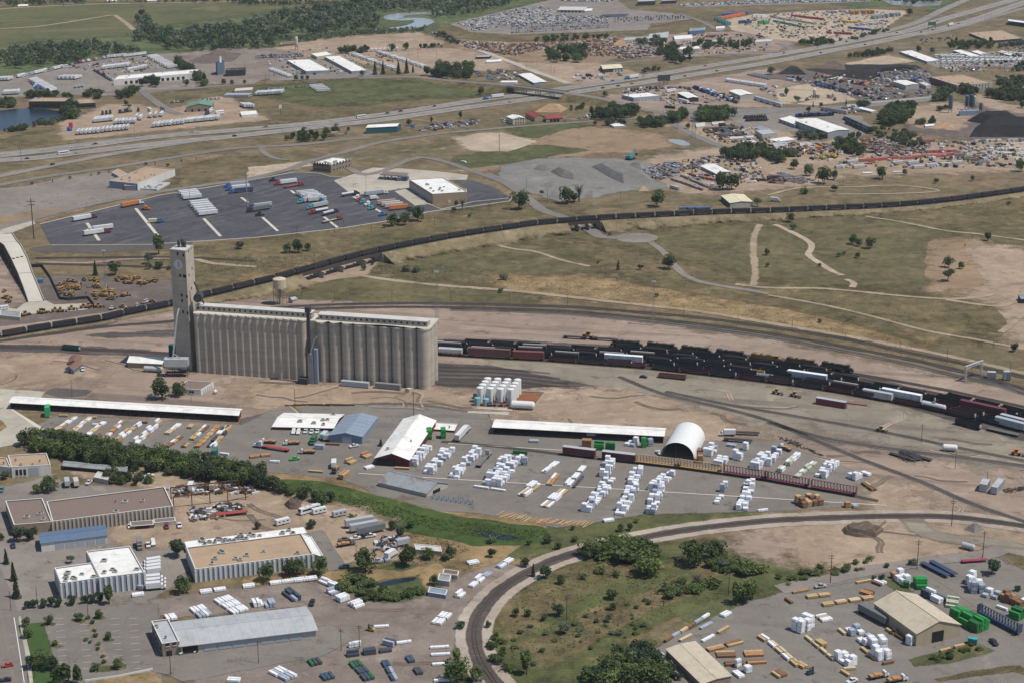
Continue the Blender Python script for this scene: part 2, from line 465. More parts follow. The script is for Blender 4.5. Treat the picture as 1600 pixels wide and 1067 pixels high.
gp(dI,gB,.06,Q('272 86 330 78 425 76 470 84 430 118 395 130 315 132 290 108'))
gp(iF,fF,.07,Q('300 96 330 84 372 84 360 96 320 100'),5)
gp(dI,bB,.055,Q('395 88 470 68 545 58 650 52 690 68 640 78 560 84 480 88 430 96'))
gp(dI,bB,.06,Q('530 88 620 78 740 76 788 94 790 108 660 116 600 104'))
gp('pavement_lot',bN,.065,Q('425 100 480 92 570 108 600 118 530 123 425 126'))
gp(cV,aY,.03,Q('380 138 560 126 680 131 770 142 756 154 600 172 430 192 385 165'))
gp(cV,bY,.04,Q('420 142 560 130 690 134 740 145 640 148 520 160'),14)
gp(cV,aY,.04,Q('245 148 330 141 352 158 300 150 265 160'),4)
gp('roadside',aY,.03,Q('0 222 120 200 105 222 0 240'))
gp('auction_lot',bN,.06,T3 .ps(*Q('-380 150 0 60 250 0 640 0 720 60 980 85 1100 120 850 150 830 185 600 195 0 215 -250 200')),3)
gp('auction_lot',bN,.06,T3 .ps(*Q('1000 35 1581 0 2200 -10 2200 12 1700 30 1100 45')),4)
gp('scrap_yard',eZ,.06,T3 .ps(*Q('-340 250 0 270 300 265 640 235 720 270 740 320 560 370 470 400 230 410 40 360 -300 300')),5)
gp(dI,bB,.065,T3 .ps(*Q('40 390 250 400 420 390 560 400 700 440 800 470 740 490 600 510 380 520 330 510')),3)
gp(dI,dH,.06,T3 .ps(*Q('680 240 1100 210 1581 200 1700 260 1581 330 1100 350 760 350 640 300')),5)
gp('container_yard',dA,.06,T4 .ps(*Q('-280 130 -100 95 300 70 640 60 850 70 820 100 700 190 480 250 220 265 30 240 -200 190')),4)
gp(dI,dH,.05,T3 .ps(*Q('1050 520 1300 480 1581 430 1700 470 1800 600 1581 660 1300 650 1020 690 720 680 620 590 780 570')),4)
gp(dI,fF,.06,T4 .ps(*Q('-40 470 200 430 500 440 800 400 960 420 1060 560 1040 610 620 635 300 520 120 500')),5)
gp(iF,'black_soil',.07,T4 .ps(*Q('250 430 560 400 900 405 940 425 700 440 640 500 420 470')),5)
gp('sand_lot',dA,.065,T4 .ps(*Q('490 395 740 345 900 380 700 405 560 418')),4)
gp('sand_lot',dA,.065,T4 .ps(*Q('60 560 240 520 420 570 540 620 300 650 80 640')),4)
gp('bus_depot',bN,.06,T4 .ps(*Q('940 380 1100 350 1400 320 1700 330 1700 420 1300 410 1060 420')),4)
gp(cR,dU,.08,T4 .ps(*Q('-500 680 300 665 640 640 1020 605 1020 622 640 660 300 690 0 710 -480 760')),2)
gp('parking_lot',bN,.07,T4 .ps(*Q('-220 720 0 690 350 700 560 720 640 800 520 860 360 830 0 800 -200 780')),4)
gp('coal_yard',fF,.06,T4 .ps(*Q('900 700 1020 650 1420 660 1700 700 1700 850 1200 860 880 800')),6)
gp('plant_apron',bB,.07,T4 .ps(*Q('890 720 960 660 1150 640 1230 700 1180 760 1150 800 980 790 900 760')),4)
gp('dirt_road',bB,.08,T4 .ps(*Q('1300 590 1420 640 1700 690 1700 720 1420 670 1290 620')),3)
gp('pipe_yard',bB,.06,T4 .ps(*Q('-200 960 300 880 900 860 1100 900 1581 880 1800 940 1800 1040 1540 1045 1100 1062 600 1075 200 1065 -150 1080')),5)
gp('pipe_yard',dA,.07,T4 .ps(*Q('1200 930 1600 870 1800 900 1800 960 1560 990 1350 950')),5)
gp(gH,bB,.055,T7 .ps(*Q('780 80 1000 20 1250 -20 1700 -40 2000 100 1900 180 1500 215 1200 240 960 215 900 160')),5)
gp('substation_yard',bB,.055,T3 .ps(*Q('1000 780 1200 740 1560 780 1700 820 1620 900 1420 920 1200 860')),4)
gp(hV,eZ,.05,T3 .ps(*Q('-200 960 100 890 380 800 600 800 880 850 920 900 700 930 480 945 200 975 0 1020 -230 1060')),6)
gp(cV,bY,.045,T3 .ps(*Q('80 780 250 760 420 780 400 850 200 870 90 830')),6)
gp(cV,bY,.055,T3 .ps(*Q('-300 990 0 910 200 905 440 930 260 950 0 1000 -250 1030')),4)
gp('sand_patch',dA,.055,T2 .ps(*Q('1260 850 1380 830 1500 830 1700 880 1560 940 1350 930')),8)
gp('gravel_quarry','grey_gravel',.06,T7 .ps(*Q('-60 80 150 40 400 30 700 40 860 70 790 110 900 170 940 215 700 230 560 250 460 280 300 290 100 230 -60 150')),4)
gp('puddle',fR,.07,T3 .ps(*Q('985 865 1040 870 1090 895 1060 900 1000 880')),2)
gp('community_lot',bN,.06,Q('-60 302 40 292 110 276 170 270 215 290 240 300 225 308 150 318 90 326 0 340 -60 345'),1.5)
gp(hV,eZ,.055,Q('0 338 60 329 130 318 120 328 60 345 0 352'),3)
gp(cV,aY,.05,Q('284 268 300 262 350 248 420 248 470 258 430 268 380 280 320 288 290 290'),3)
gp('sand_patch',dA,.055,Q('392 262 470 254 485 258 440 268 388 278'),4)
LOT=Q('62 351 250 306 330 293 410 279 460 270 500 272 516 277 636 281 665 318 690 328 740 316 800 310 796 315 740 323 668 332 600 347 530 358 400 372 232 383 80 384')
patch('truck_lot',LOT,gW,.08,0)
patch('truck_lot_slope',Q('80 385 232 384 300 378 290 386 232 391 150 396 70 394 45 390'),eG,.07,2)
patch('fuel_apron',T6 .ps(*Q('480 170 720 90 900 95 1100 110 1310 135 1300 165 1200 165 940 215 600 262')),cQ,.09,0)
patch('shop_apron',T6 .ps(*Q('855 235 940 218 1080 312 985 326')),cQ,.092,0)
patch('shop_apron',T6 .ps(*Q('1300 215 1405 290 1300 298 1290 240')),cQ,.092,0)
patch('shop_drive',T6 .ps(*Q('1215 165 1330 165 1500 225 1585 290 1500 305 1300 310 1300 218')),gW,.094,0)
gp(cV,aY,.03,Q('300 395 420 380 600 355 700 340 800 322 870 318 880 335 760 350 640 372 540 395 420 425 320 440'),6)
gp(cV,cP,.035,T6 .ps(*Q('830 610 1100 580 1581 520 1581 780 1300 790 1000 730 800 690')),8)
gp(cV,cP,.035,T7 .ps(*Q('0 590 300 520 620 530 840 560 940 640 1000 720 760 740 560 690 200 730 0 740')),6)
gp(cV,cP,.035,T7 .ps(*Q('940 500 1200 440 1440 470 1480 560 1460 810 1330 810 1060 720 1000 640 900 560')),6)
gp(cV,cP,.035,T8 .ps(*Q('0 450 130 470 240 570 330 700 450 760 440 830 0 820 -60 700 -70 520')),6)
gp(cV,cP,.036,T8 .ps(*Q('250 420 700 410 1100 490 1180 620 1120 800 800 840 560 800 400 690 280 560')),8)
gp(cV,aY,.034,T8 .ps(*Q('860 350 1200 320 1700 270 1700 600 1380 530 1100 480 880 410')),8)
gp(hV,eZ,.04,T8 .ps(*Q('1120 560 1260 560 1320 700 1280 820 1130 830 1110 700')),10)
gp('sand_flat',bB,.042,T8 .ps(*Q('1270 600 1500 600 1700 640 1700 1200 1560 1080 1520 960 1440 900 1350 880 1420 800')),8)
gp(cV,fV,.04,T7 .ps(*Q('0 780 500 800 1000 870 1581 960 2100 1100 2400 1180 2100 1120 1581 1010 1000 930 500 860 0 850')),6)
gp(cV,aY,.042,T8 .ps(*Q('-1200 560 0 850 700 900 1250 960 1350 1060 1000 1120 600 1000 0 900 -500 830')),8)
gp(cV,fV,.04,T6 .ps(*Q('0 770 260 750 440 770 300 830 0 870')),5)
gp(cV,cP,.041,T6 .ps(*Q('280 830 560 790 900 800 1581 880 1581 925 900 930 260 930')),6)
gp('rail_yard_ground',dH,.05,Q('-60 508 120 486 280 470 420 474 700 482 900 496 1200 538 1400 580 1660 632 1660 880 1560 845 1400 800 1390 770 1330 735 1210 690 1040 678 640 640 370 652 20 634 -60 630'),4)
gp(gH,fF,.06,Q('60 440 85 432 200 438 270 440 272 470 130 492 0 510 0 490 60 478'),3)
gp(gH,dH,.055,Q('-20 400 8 430 30 475 0 482 -20 480'),3)
gp(eK,dM,.06,Q('683 569 760 572 860 582 910 595 965 612 920 613 860 610 760 606 683 602'),3)
gp(eK,dM,.06,Q('683 548 760 552 900 566 1050 580 1240 600 1400 630 1600 690 1600 660 1400 600 1200 558 1000 545 800 533 683 533'),3)
gp('gravel_yard',fB,.062,Q('800 565 940 580 1100 600 1240 615 1400 650 1560 690 1640 712 1640 728 1500 700 1340 672 1200 650 1080 628 970 600 880 585'),8)
gp(eK,dM,.064,Q('0 540 120 543 270 552 270 558 100 550 0 548'),3)
gp(eK,dM,.064,Q('0 527 100 508 170 499 180 503 100 518 0 532'),3)
gp(eK,dM,.064,Q('140 524 272 517 272 524 180 526'),3)
gp(hW,bB,.058,Q('0 565 90 560 110 575 100 590 0 600'),8)
gp(hW,bB,.058,Q('840 618 960 615 1040 632 1100 650 1120 680 1050 672 900 660 850 640'),8)
gp(hW,bB,.058,Q('420 605 640 614 720 625 700 640 640 636 430 622'),8)
patch('puddle_stain',T9 .ps(*Q('280 450 340 422 560 436 520 462 400 472')),eG,.066,2)
YARD=Q('52 668 90 650 378 664 425 642 500 634 640 633 760 648 770 668 1040 690 1110 690 1215 692 1335 737 1388 772 1340 790 1200 798 1000 803 905 818 870 823 800 806 690 796 590 772 530 745 430 738 300 722 170 694')
gp(hQ,fQ,.1,YARD,1.5)
gp('concrete_drive',cQ,.11,Q('-40 606 0 608 70 612 60 622 18 636 20 642 40 655 72 675 50 690 0 698 -40 700'),1)
patch('drive_island',Q('-10 655 0 657 9 667 0 673 -10 676'),fV,.13,1)
patch('concrete_walk',T9 .ps(*Q('45 540 70 545 290 680 265 690 150 610')),bJ,.125,0)
gp('yard_road',eG,.09,Q('378 655 430 645 520 634 640 630 760 648 760 655 640 638 520 643 430 655 378 664'),2)
gp('wetland','reeds',.06,Q('436 752 500 754 590 778 680 803 760 817 840 826 862 838 830 848 740 850 640 828 560 804 470 775'),4)
gp('bank',fV,.05,Q('400 740 530 748 600 775 700 800 860 826 1000 812 1300 800 1385 782 1380 800 1200 808 1060 822 950 846 880 866 820 890 760 930 700 905 780 880 640 850 560 820 440 775'),4)
gp('bank',bY,.052,Q('860 828 1000 812 1190 803 1170 808 1060 818 950 842 880 860 800 870 850 845'),4)
patch('wetland_pond',T14 .ps(*Q('1190 240 1260 245 1400 265 1450 285 1330 290 1220 270')),'water',.075,0)
gp('wetland',hU,.055,T14 .ps(*Q('430 500 600 510 760 470 890 490 980 520 930 590 760 610 600 610 480 580')),4)
patch('wetland_pond',T14 .ps(*Q('640 530 760 500 880 490 860 510 760 530 680 545')),'water',.07,0)
gp('loop_meadow',aY,.05,Q('770 1090 752 1000 775 945 830 905 900 875 960 852 1100 828 1200 825 1190 850 1250 880 1390 875 1395 885 1200 935 1010 1020 1060 1090'),4)
gp('loop_meadow',bY,.055,Q('850 940 940 900 1050 870 1160 870 1210 890 1150 940 1000 1020 960 1060 800 1080 790 1020'),12)
for c_ in(Q('770 950 840 915 930 895 950 915 870 950 800 1000'),Q('900 960 1000 930 1060 900 1090 925 1000 960 930 1000'),Q('860 895 960 872 1040 885 960 905'),Q('800 1010 880 985 930 1000 850 1045'),Q('1060 880 1140 860 1180 880 1100 905'),Q('985 1000 1060 965 1080 980 1000 1025')):gp('dry_patch',aY,.058,c_,2)
gp('dirt_bowl',bB,.06,Q('1200 845 1240 822 1400 812 1520 818 1600 835 1600 850 1460 860 1390 876 1280 872'),6)
gp('dirt_bowl',dH,.065,T16 .ps(*Q('-100 330 0 300 90 310 100 350 0 370')),4)
gp('crossing',bB,.112,Q('1385 760 1420 770 1440 820 1400 815 1380 790'),4)
rb('service_road',spline([at(*T16(*p))for p in Q('770 170 850 240 960 280 1150 300 1300 325 1460 380')],4),7,fB,.08,4)
rb('service_road',spline([at(*T16(*p))for p in Q('60 560 300 510 560 455 800 420 1000 390 1160 375 1270 340')],4),8,bN,.09,1)
gp(gX,aY,.07,T16 .ps(*Q('1160 410 1270 360 1420 400 1420 620 1300 560 1200 480')),3)
gp(hQ,fQ,.1,Q('1012 1022 1110 968 1180 938 1270 916 1370 897 1400 885 1470 872 1545 868 1640 912 1640 1100 1060 1100'),1.5)
gp(gX,bY,.12,T16 .ps(*Q('790 950 880 920 1000 890 1100 850 1210 890 1180 905 950 950 800 965')),1.5)
gp(gX,bY,.12,T16 .ps(*Q('620 500 720 540 780 570 700 560 640 520')),1.5)
gp(gX,aY,.12,T16 .ps(*Q('910 1050 1100 1010 1300 985 1360 980 1420 1010 1420 1030 1330 1000 1100 1030 930 1060')),1)
gp('block_ground',bN,.05,Q('-20 770 80 745 120 760 270 765 300 830 285 900 240 930 250 1070 60 1070 20 960 -20 900'),3)
gp(dI,bB,.06,Q('120 735 230 745 300 755 400 765 470 790 540 800 600 830 560 850 500 830 480 818 370 828 290 845 200 850 190 830 275 800 250 760'),3)
gp('side_yard',bB,.06,T14 .ps(*Q('350 240 480 210 700 195 780 290 760 390 520 400 470 420 400 320')),2)
patch('driveway',T14 .ps(*Q('290 255 355 238 470 415 480 440 400 455 330 330')),fQ,.085,1)
gp(gX,fV,.07,T14 .ps(*Q('-60 500 300 480 420 470 640 450 800 470 900 440 980 420 1020 460 940 560 900 470 640 510 440 510 300 500 -60 540')),2)
patch('parking_lot',T13 .ps(*Q('60 690 280 655 700 640 850 640 850 700 800 790 840 930 830 990 460 1060 330 1090 230 1000 170 760 110 740')),fQ,.09,1)
patch('works_road',T13 .ps(*Q('840 935 980 920 1390 830 1790 760 1900 830 1720 930 1390 980 1000 1050 840 1000')),fQ,.085,2)
gp('storage_yard',gB,.07,Q('240 938 380 920 500 912 560 940 600 945 660 938 720 905 790 880 802 886 740 930 712 970 702 1010 705 1090 300 1090 330 1040 500 985 470 945 270 965'),3)
gp('lawn','lawn',.11,T13 .ps(*Q('110 760 235 740 270 890 280 920 160 940')),1)
gp('lawn','lawn',.11,T13 .ps(*Q('150 940 280 920 330 1040 260 1090 170 1070')),1)
gp(gX,fV,.1,T13 .ps(*Q('480 1090 500 1060 840 1010 880 1067 860 1100')),1)
patch('street',Q('-20 850 0 885 20 930 30 965 42 1020 48 1090 -20 1090'),dU,.095,0)
patch('pavement',T13 .ps(*Q('100 710 112 705 145 830 165 920 180 1067 160 1067 140 920')),cQ,.13,0)
# roads (centre lines surveyed on the photograph)
def road(name,ps,w,mat=dU,z=.12,T=ID,soft=1.0,step=6,zs=None):
 W=[at(*T(*p),(zs[i]if zs else 0))for i,p in en_(ps)]
 path=spline(W,step)
 return path,rb(name,path,w,mat,None if zs else z,soft)
HB=Q('-60 251 0 244 120 231 240 215 360 205 480 194.5 600 180 700 165 772 154 815 149.5 877 140 940 131 1000 122 1100 105 1200 89 1300 71.5 1360 60 1420 49 1474 31 1510 21 1600 -4')
HN=Q('-60 258 0 251.5 60 247.5 120 240 180 233 240 226 360 214.5 480 201 600 188 700 173 800 160 850 153 900 145 940 139 1000 131 1100 115 1200 99 1300 80 1360 69 1435 53 1480 43 1525 31 1600 5 1640 -8')
pB,_=road(dW,HB,20,dW,.13)
pN,_=road(dW,HN,20,dW,.135)
road(fD,Q('-60 287 0 276 60 264 120 252 180 241 240 231 300 222'),11,dW,.128)
road(fD,Q('-60 247 0 240 60 234 120 226.5 180 219 240 213'),7,dW,.126)
road(fD,Q('1300 68 1360 56 1400 46 1435 35 1472 17 1513 -1 1530 -10'),14,dW,.14)
road(fD,Q('1440 56 1480 48 1540 31 1600 14 1640 4'),10,dW,.14)
road('frontage_road',Q('-60 303 0 290 60 279 120 270 180 262 240 252 315 240 375 232 405 230.5 480 226 540 219 580 216'),8,dU,.11)
road('frontage_road',Q('-40 372 0 357 25 350 135 322 240 302 315 291 390 280 450 266 480 254 520 243 552 235 580 227 607 221 693 209 760 203 830 197 900 192 960 188 1005 184 1035 178'),8,dU,.115)
road('loop_drive',T2 .ps(*Q('0 900 40 905 35 930 70 960 140 985 200 990')),5,dU,.105)
road('access_road',T6 .ps(*Q('560 90 700 130 1000 30 1150 50 1330 110 1450 150 1581 200 1640 225')),7,dU,.1)
road('underpass_road',Q('760 272 800 292 830 316 850 330 880 340 905 350 925 362 935 369 950 372 975 371'),9,dU,.08)
patch('turning_circle',[(995+33*math.cos(t*math.pi/12),372.5+7.4*math.sin(t*math.pi/12))for t in rg_(24)],bN,.085,.5)
road('cycle_path',Q('1016 379 1035 393 1052 413 1066 428 1090 440 1130 448 1175 455 1200 460'),4.5,bN,.08)
road(bQ,T8 .ps(*Q('-200 810 0 832 300 835 500 850 800 880 1100 900 1300 890 1400 870')),2.8,bD,.082,soft=1.6)
road(bQ,T8 .ps(*Q('1100 905 1300 935 1440 945 1520 920 1700 900')),2.8,bD,.083,soft=1.6)
road(bQ,T8 .ps(*Q('40 440 130 480 250 545 270 580 250 630 320 680 400 730 460 755')),3.9,dA,.08,soft=1.2)
road(bQ,T8 .ps(*Q('480 780 530 800 520 830')),3.3,dA,.081,soft=1.2)
road(bQ,T7 .ps(*Q('1530 440 1500 500 1490 600 1500 720 1490 820')),2.8,bD,.081,soft=2.4)
road(bQ,Q('545 428 600 437 680 446 760 452 820 457 900 466 1000 477 1090 487 1200 505 1330 527 1460 552 1620 588'),3.9,bD,.082,soft=1.6)
road(bQ,Q('1200 462 1290 478 1370 497 1450 518 1530 532 1620 550'),2.2,bD,.084,soft=1.2)
road(bQ,T8 .ps(*Q('1700 970 1600 990 1500 1060 1430 1110')),3.3,bD,.085,soft=1.6)
road(bQ,T7 .ps(*Q('480 700 300 660 150 610 0 590 -120 560')),2.2,bD,.08,soft=1.6)
road(bQ,T8 .ps(*Q('0 260 200 215 500 210 800 200 1000 220 1060 235 800 250 420 255')),2.2,bD,.08,soft=1.6)
road(bQ,T8 .ps(*Q('600 390 850 430 1100 480 1300 500 1600 540')),2.2,bD,.08,soft=1.6)
road(bQ,Q('330 412 300 405 200 406 130 412 60 410'),3.3,dH,.08,soft=1.6)
road(bQ,Q('400 418 330 412 305 405'),3.3,bD,.081,soft=1.6)
road(cR,T2 .ps(*Q('1100 200 1250 260 1400 320 1530 370 1610 400 1680 430 1850 490 1930 520')),9,cQ,.1)
road(cR,T3 .ps(*Q('1030 92 1130 120 1200 150 1260 185 1300 200')),8,dU,.1)
road(cR,T3 .ps(*Q('560 400 900 370 1250 345 1581 325 1720 310 1640 270')),8,dU,.1)
road(cR,T3 .ps(*Q('940 700 985 760 1050 800 1150 850 1300 912 1420 960')),9,dU,.1)
road(cR,T4 .ps(*Q('900 300 760 300 1000 310 1250 300')),8,dU,.1)
road(cR,T1 .ps(*Q('560 575 880 565 1130 555 1400 530 1581 520')),10,dU,.11)
road(cR,T1 .ps(*Q('880 570 960 630 1050 690 1110 710')),9,dU,.1)
road(hX,T1 .ps(*Q('1700 5 1400 15 1100 20 600 28 200 45 -40 62')),8,bD,.05,soft=2)
road(hX,T1 .ps(*Q('0 180 200 170 420 140 690 96')),5,bD,.05,soft=3)
road(hX,T1 .ps(*Q('710 96 770 140 830 190')),5,bD,.05,soft=3)
OV=Q('560 123 640 121 700 126.5 780 133 797 135 838 140 880 145.5 940 155 1000 170 1040 178')
OVZ=[0,0,3,6.3,7,7.2,7,4.5,1.5,.1]
OVP=spline([at(x,y,z)for(x,y),z in zip(OV,OVZ)],5)
def stripes(name,path,offs,w,mat,dz,dash=None,z0=.13):
 m=MB()
 fr=fz(path)
 for o in offs:
  k=0
  for(p,d,nn),(q,d2,n2)in zip(fr,fr[1:]):
   k+=1
   if dash and k%dash[1]>=dash[0]:continue
   a,b,c,e=p+nn*(o-w/2),p+nn*(o+w/2),q+n2*(o+w/2),q+n2*(o-w/2)
   m.add([(v.x,v.y,z0+dz)for v in(a,e,c,b)],[(0,1,2,3)])
 return lN(name,m.M(mat),kind=cZ)
stripes(dN,pB,(-7.0,7.0),.35,dF,.02,z0=.405)
stripes(dN,pN,(-7.0,7.0),.35,dF,.02,z0=.41)
stripes(dN,pB,(-2.2,2.2),.3,dF,.02,(1,3),z0=.405)
stripes(dN,pN,(-2.2,2.2),.3,dF,.02,(1,3),z0=.41)
for i,(a,b)in en_((((537,432),(612,541)),((838,342),(972,508)),((1258,405),(1362,515)))):
 A,Bq=at(*T5(*a)),at(*T5(*b));rb(gJ,[A,Bq],2.6,bJ,.1)
for a,b in(((1490,275),(1530,305)),):
 rb(gJ,[at(*T5(*a)),at(*T5(*b))],2.6,bJ,.1)
for a,b in(((40,398),(135,483)),((215,232),(240,250)),((420,395),(505,462)),((600,270),(800,380))):
 rb(gJ,[at(*T6(*a)),at(*T6(*b))],2.4,bJ,.1)
mk=MB()
for(T,a,b,dx)in((T5,(537,432),(612,541),125),(T5,(838,342),(972,508),128),(T5,(1258,405),(1362,515),128),(T6,(40,398),(135,483),120),(T6,(420,395),(505,462),90),(T5,(838,342),(972,508),-125)):
 P0,P1=at(*T(*a)),at(*T(*b));L=(P1-P0).length
 hx=at(*T(a[0]+dx,a[1]-dx*.08))-P0;hx=hx.normalized()
 nrm=Vr((-hx.y,hx.x,0))
 for k in rg_(int(L/4.2)+1):
  c=P0 .lerp(P1,min(1,k*4.2/L))
  p,q=c+hx*3,c+hx*21
  mk.add([(v.x,v.y,.365)for v in(p-nrm*.12,q-nrm*.12,q+nrm*.12,p+nrm*.12)],[(0,1,2,3)])
lN('bay_marking',mk.M('bay_paint'),kind=cZ)
mk=MB()
for a,b in zip(LOT,LOT[1:]):
 A,Bq=at(*a),at(*b);d=(Bq-A).normalized();nn=Vr((-d.y,d.x,0))*.35
 mk.hx([(A-nn).to_tuple(),(Bq-nn).to_tuple(),(Bq+nn).to_tuple(),(A+nn).to_tuple()]+[((v.x,v.y,.45))for v in(A-nn,Bq-nn,Bq+nn,A+nn)])
lN('kerb',mk.M(bJ),kind=cZ)
for w in(-.25,.25):
 a,b=at(0,955),at(22,1067);nn=Vr((-(b-a).y,(b-a).x,0)).normalized()*w
 rb(dN,[a+nn,b+nn],.14,fC,.11)
rb(dN,[at(22,965),at(38,1067)],.3,dF,.11)
for a,b in(((560,740),(1385,790)),((700,693),(900,705))):
 rb('yard_stripe',[at(*a),at(*b)],.9,bJ,.115)
for a,b in(((1440,890),(1600,1000)),((1480,885),(1600,960))):
 rb('yard_stripe',[at(*a),at(*b)],.22,fC,.115)
mk=MB()
for k in rg_(9):
 for row,x0 in Q('0 300 1 430 2 600 3 700'):
  a=T13(x0+k*3,720+k*34);b=T13(x0+46+k*3,716+k*34)
  p,q=at(*a),at(*b);nn=Vr((-(q-p).y,(q-p).x,0)).normalized()*.07
  mk.add([(v.x,v.y,.37)for v in(p-nn,q-nn,q+nn,p+nn)],[(0,1,2,3)])
lN('bay_marking',mk.M(dF),kind=cZ)
# object materials
S=sm_
S(bV,'ffffff',.45,objcol=True,var=.10,scale=.8,dirt='6b6157',dirt_amt=.22)
S(aO,'ffffff',.75,objcol=True,var=.22,scale=.5,dirt='4a4038',dirt_amt=.45,streak_z=True)
S(bR,'1b2026',.15,var=.1,spec=.6)
S('tyre','1a1a1a',.9)
S(cG,'26241f',.85,var=.2)
S(aV,'8b8d8e',.5,metal=.3,var=.2,dirt='6a6058')
S(aM,'b4b6b6',.5,metal=.2,var=.12,dirt='7d766c',dirt_amt=.3)
S(aL,'3a3b3d',.7,var=.2)
S(dP,'5a3a2c',.85,var=.3,dirt='33261f',dirt_amt=.5)
S('coal','17171a',.8,var=.5,scale=1.5)
S('coal_tub','ffffff',.7,objcol=True,var=.2,scale=.4,dirt='231f1d',dirt_amt=.5,streak_z=True)
S('sleeper_wood','574c43',.95,var=.3)
S('rail_steel','5b524b',.5,metal=.4,var=.2)
S(gK,'463629',.95,var=.25)
S('bark','4a4036',.95,var=.3)
S(hF,'e6e6e6',.45,var=.1,scale=.9,dirt='8f97ad',dirt_amt=.6,dscale=1.5)
S('grey_wrap','a3a9b5',.45,var=.2,scale=.9,dirt='6c7484',dirt_amt=.6,dscale=.8)
S('cream_wrap','b9bda6',.5,var=.12,scale=.9,dirt='8f9686',dirt_amt=.4,dscale=.8)
S('green_wrap','2b6a35',.45,var=.2,scale=.7,dirt='1d4a28',dirt_amt=.5)
S('green_crate','2a8a3f',.55,var=.2,scale=.7)
S(gC,'b4996f',.8,var=.25,scale=1.2,dirt='7e6446',dirt_amt=.5,dscale=.7)
S(dX,'a97d52',.8,var=.25,scale=1.2,dirt='7a4d2c',dirt_amt=.5,dscale=.7)
S(gO,'7b5c45',.85,var=.25,scale=1.2,dirt='4e3526',dirt_amt=.5,dscale=.7)
S('lumber_pale','c1ad8b',.8,var=.2,scale=1.2,dirt='9b8a6c',dirt_amt=.4,dscale=.7)
S(gY,'43464d',.8,var=.3,scale=1.2,dirt='2c2f36',dirt_amt=.5)
S('pipe_blue','41525f',.5,var=.25,scale=1.0,dirt='2b3742',dirt_amt=.5)
leaf_mat(hG,'3c4c2f','69764a')
leaf_mat(eL,'4b5c33','7b8850')
leaf_mat(gL,'344233','506045')
leaf_mat(fG,'56604e','7d8570')
leaf_mat('leaf_sage','6b6650','827a60')
# plants
def crown(seed,rx,rz,lobes,quads,size,cz,flat=.0,cone=False):
 rng=random.Random(seed);m=MB();L=[]
 for i in rg_(lobes):
  if cone:
   t=i/(lobes-1);L.append((Vr((rng.uniform(-.15,.15),rng.uniform(-.15,.15),cz-rz+2*rz*t)),rx*(1.05-t)*.85+.15,rz/lobes*2.0))
  else:
   a=rng.uniform(0,6.283);e=rng.uniform(-.7,1);rr=rng.uniform(.25,.62)
   c=Vr((math.cos(a)*rx*rr,math.sin(a)*rx*rr,cz+e*rz*.55));s_=rng.uniform(.38,.6)
   L.append((c,rx*s_,rz*s_*rng.uniform(.75,1.1)))
 for k in rg_(quads):
  c,r1,r2=L[rng.randrange(lobes)]
  d=Vr((rng.gauss(0,1),rng.gauss(0,1),rng.gauss(.25,1))).normalized();q=rng.uniform(.55,1.06)**.6
  p=c+Vr((d.x*r1*q,d.y*r1*q,d.z*r2*q))
  nn=(d+Vr((rng.gauss(0,.55),rng.gauss(0,.55),rng.gauss(.2,.55)))).normalized()
  u=nn.orthogonal().normalized();w=nn.cross(u);a=rng.uniform(0,3.1)
  u,w=u*math.cos(a)+w*math.sin(a),w*math.cos(a)-u*math.sin(a)
  s1=size*rng.uniform(.5,1.25);s2=s1*rng.uniform(.5,.9)
  b=nn*s1*.25
  m.add([p-u*s1-b,p-w*s2,p+u*s1-b,p+w*s2],[(0,1,2,3)])
 return m
def trunk(seed,h,r):
 rng=random.Random(seed+99);m=MB()
 top=Vr((rng.uniform(-.3,.3),rng.uniform(-.3,.3),h*.55))
 m.tu((0,0,-.2),top,r,r*.55,7,caps=False)
 for i in rg_(4):
  a=i*1.57+rng.uniform(0,1);b=top*rng.uniform(.65,1)
  m.tu(b,b+Vr((math.cos(a)*h*.22,math.sin(a)*h*.22,h*.28)),r*.4,r*.12,5,caps=False)
 return m
def mk_tree(kind,mat,h=10.0,rx=4.4,rz=4.4,lobes=11,quads=760,size=.62,cz=4.75,seed=1,cone=False,r=.28):
 pt_(kind,('crown',crown(seed,rx,rz,lobes,quads,size,cz,cone=cone).M(mat)),('trunk',trunk(seed,h,r).M('bark')))
for i in rg_(5):mk_tree('tree%d'%i,[hG,hG,eL,gL,hG][i],seed=3+i,rx=4.3+.4*(i%3),rz=4.5+.2*((i+1)%3),lobes=10+i)
for i in rg_(2):mk_tree('tall%d'%i,hG if i else eL,seed=20+i,rx=2.5,rz=4.6,cz=5.4,lobes=9)
mk_tree(bK,gL,seed=31,rx=2.3,rz=4.8,cz=5.2,lobes=8,cone=True,size=.5)
for i in rg_(2):mk_tree('grey%d'%i,fG,seed=41+i,rx=4.3,rz=3.2,cz=5.0,lobes=9,size=.5)
for i in rg_(3):mk_tree('bush%d'%i,[hG,eL,fG][i],h=3,seed=51+i,rx=1.9,rz=1.35,cz=1.15,lobes=7,quads=330,size=.34,r=.09)
rng=random.Random(5);dm=MB()
dm.tu((0,0,0),(0,0,4),.3,.2,6,caps=False)
for i in rg_(46):
 b=Vr((rng.uniform(-.2,.2),rng.uniform(-.2,.2),rng.uniform(2.2,5)))
 a=rng.uniform(0,6.28);l=rng.uniform(1.5,4)
 dm.tu(b,b+Vr((math.cos(a)*l*.7,math.sin(a)*l*.7,l)),.1,.02,4,caps=False)
pt_(dJ,('branches',dm.M(fG)),('trunk',trunk(5,9,.3).M('bark')))
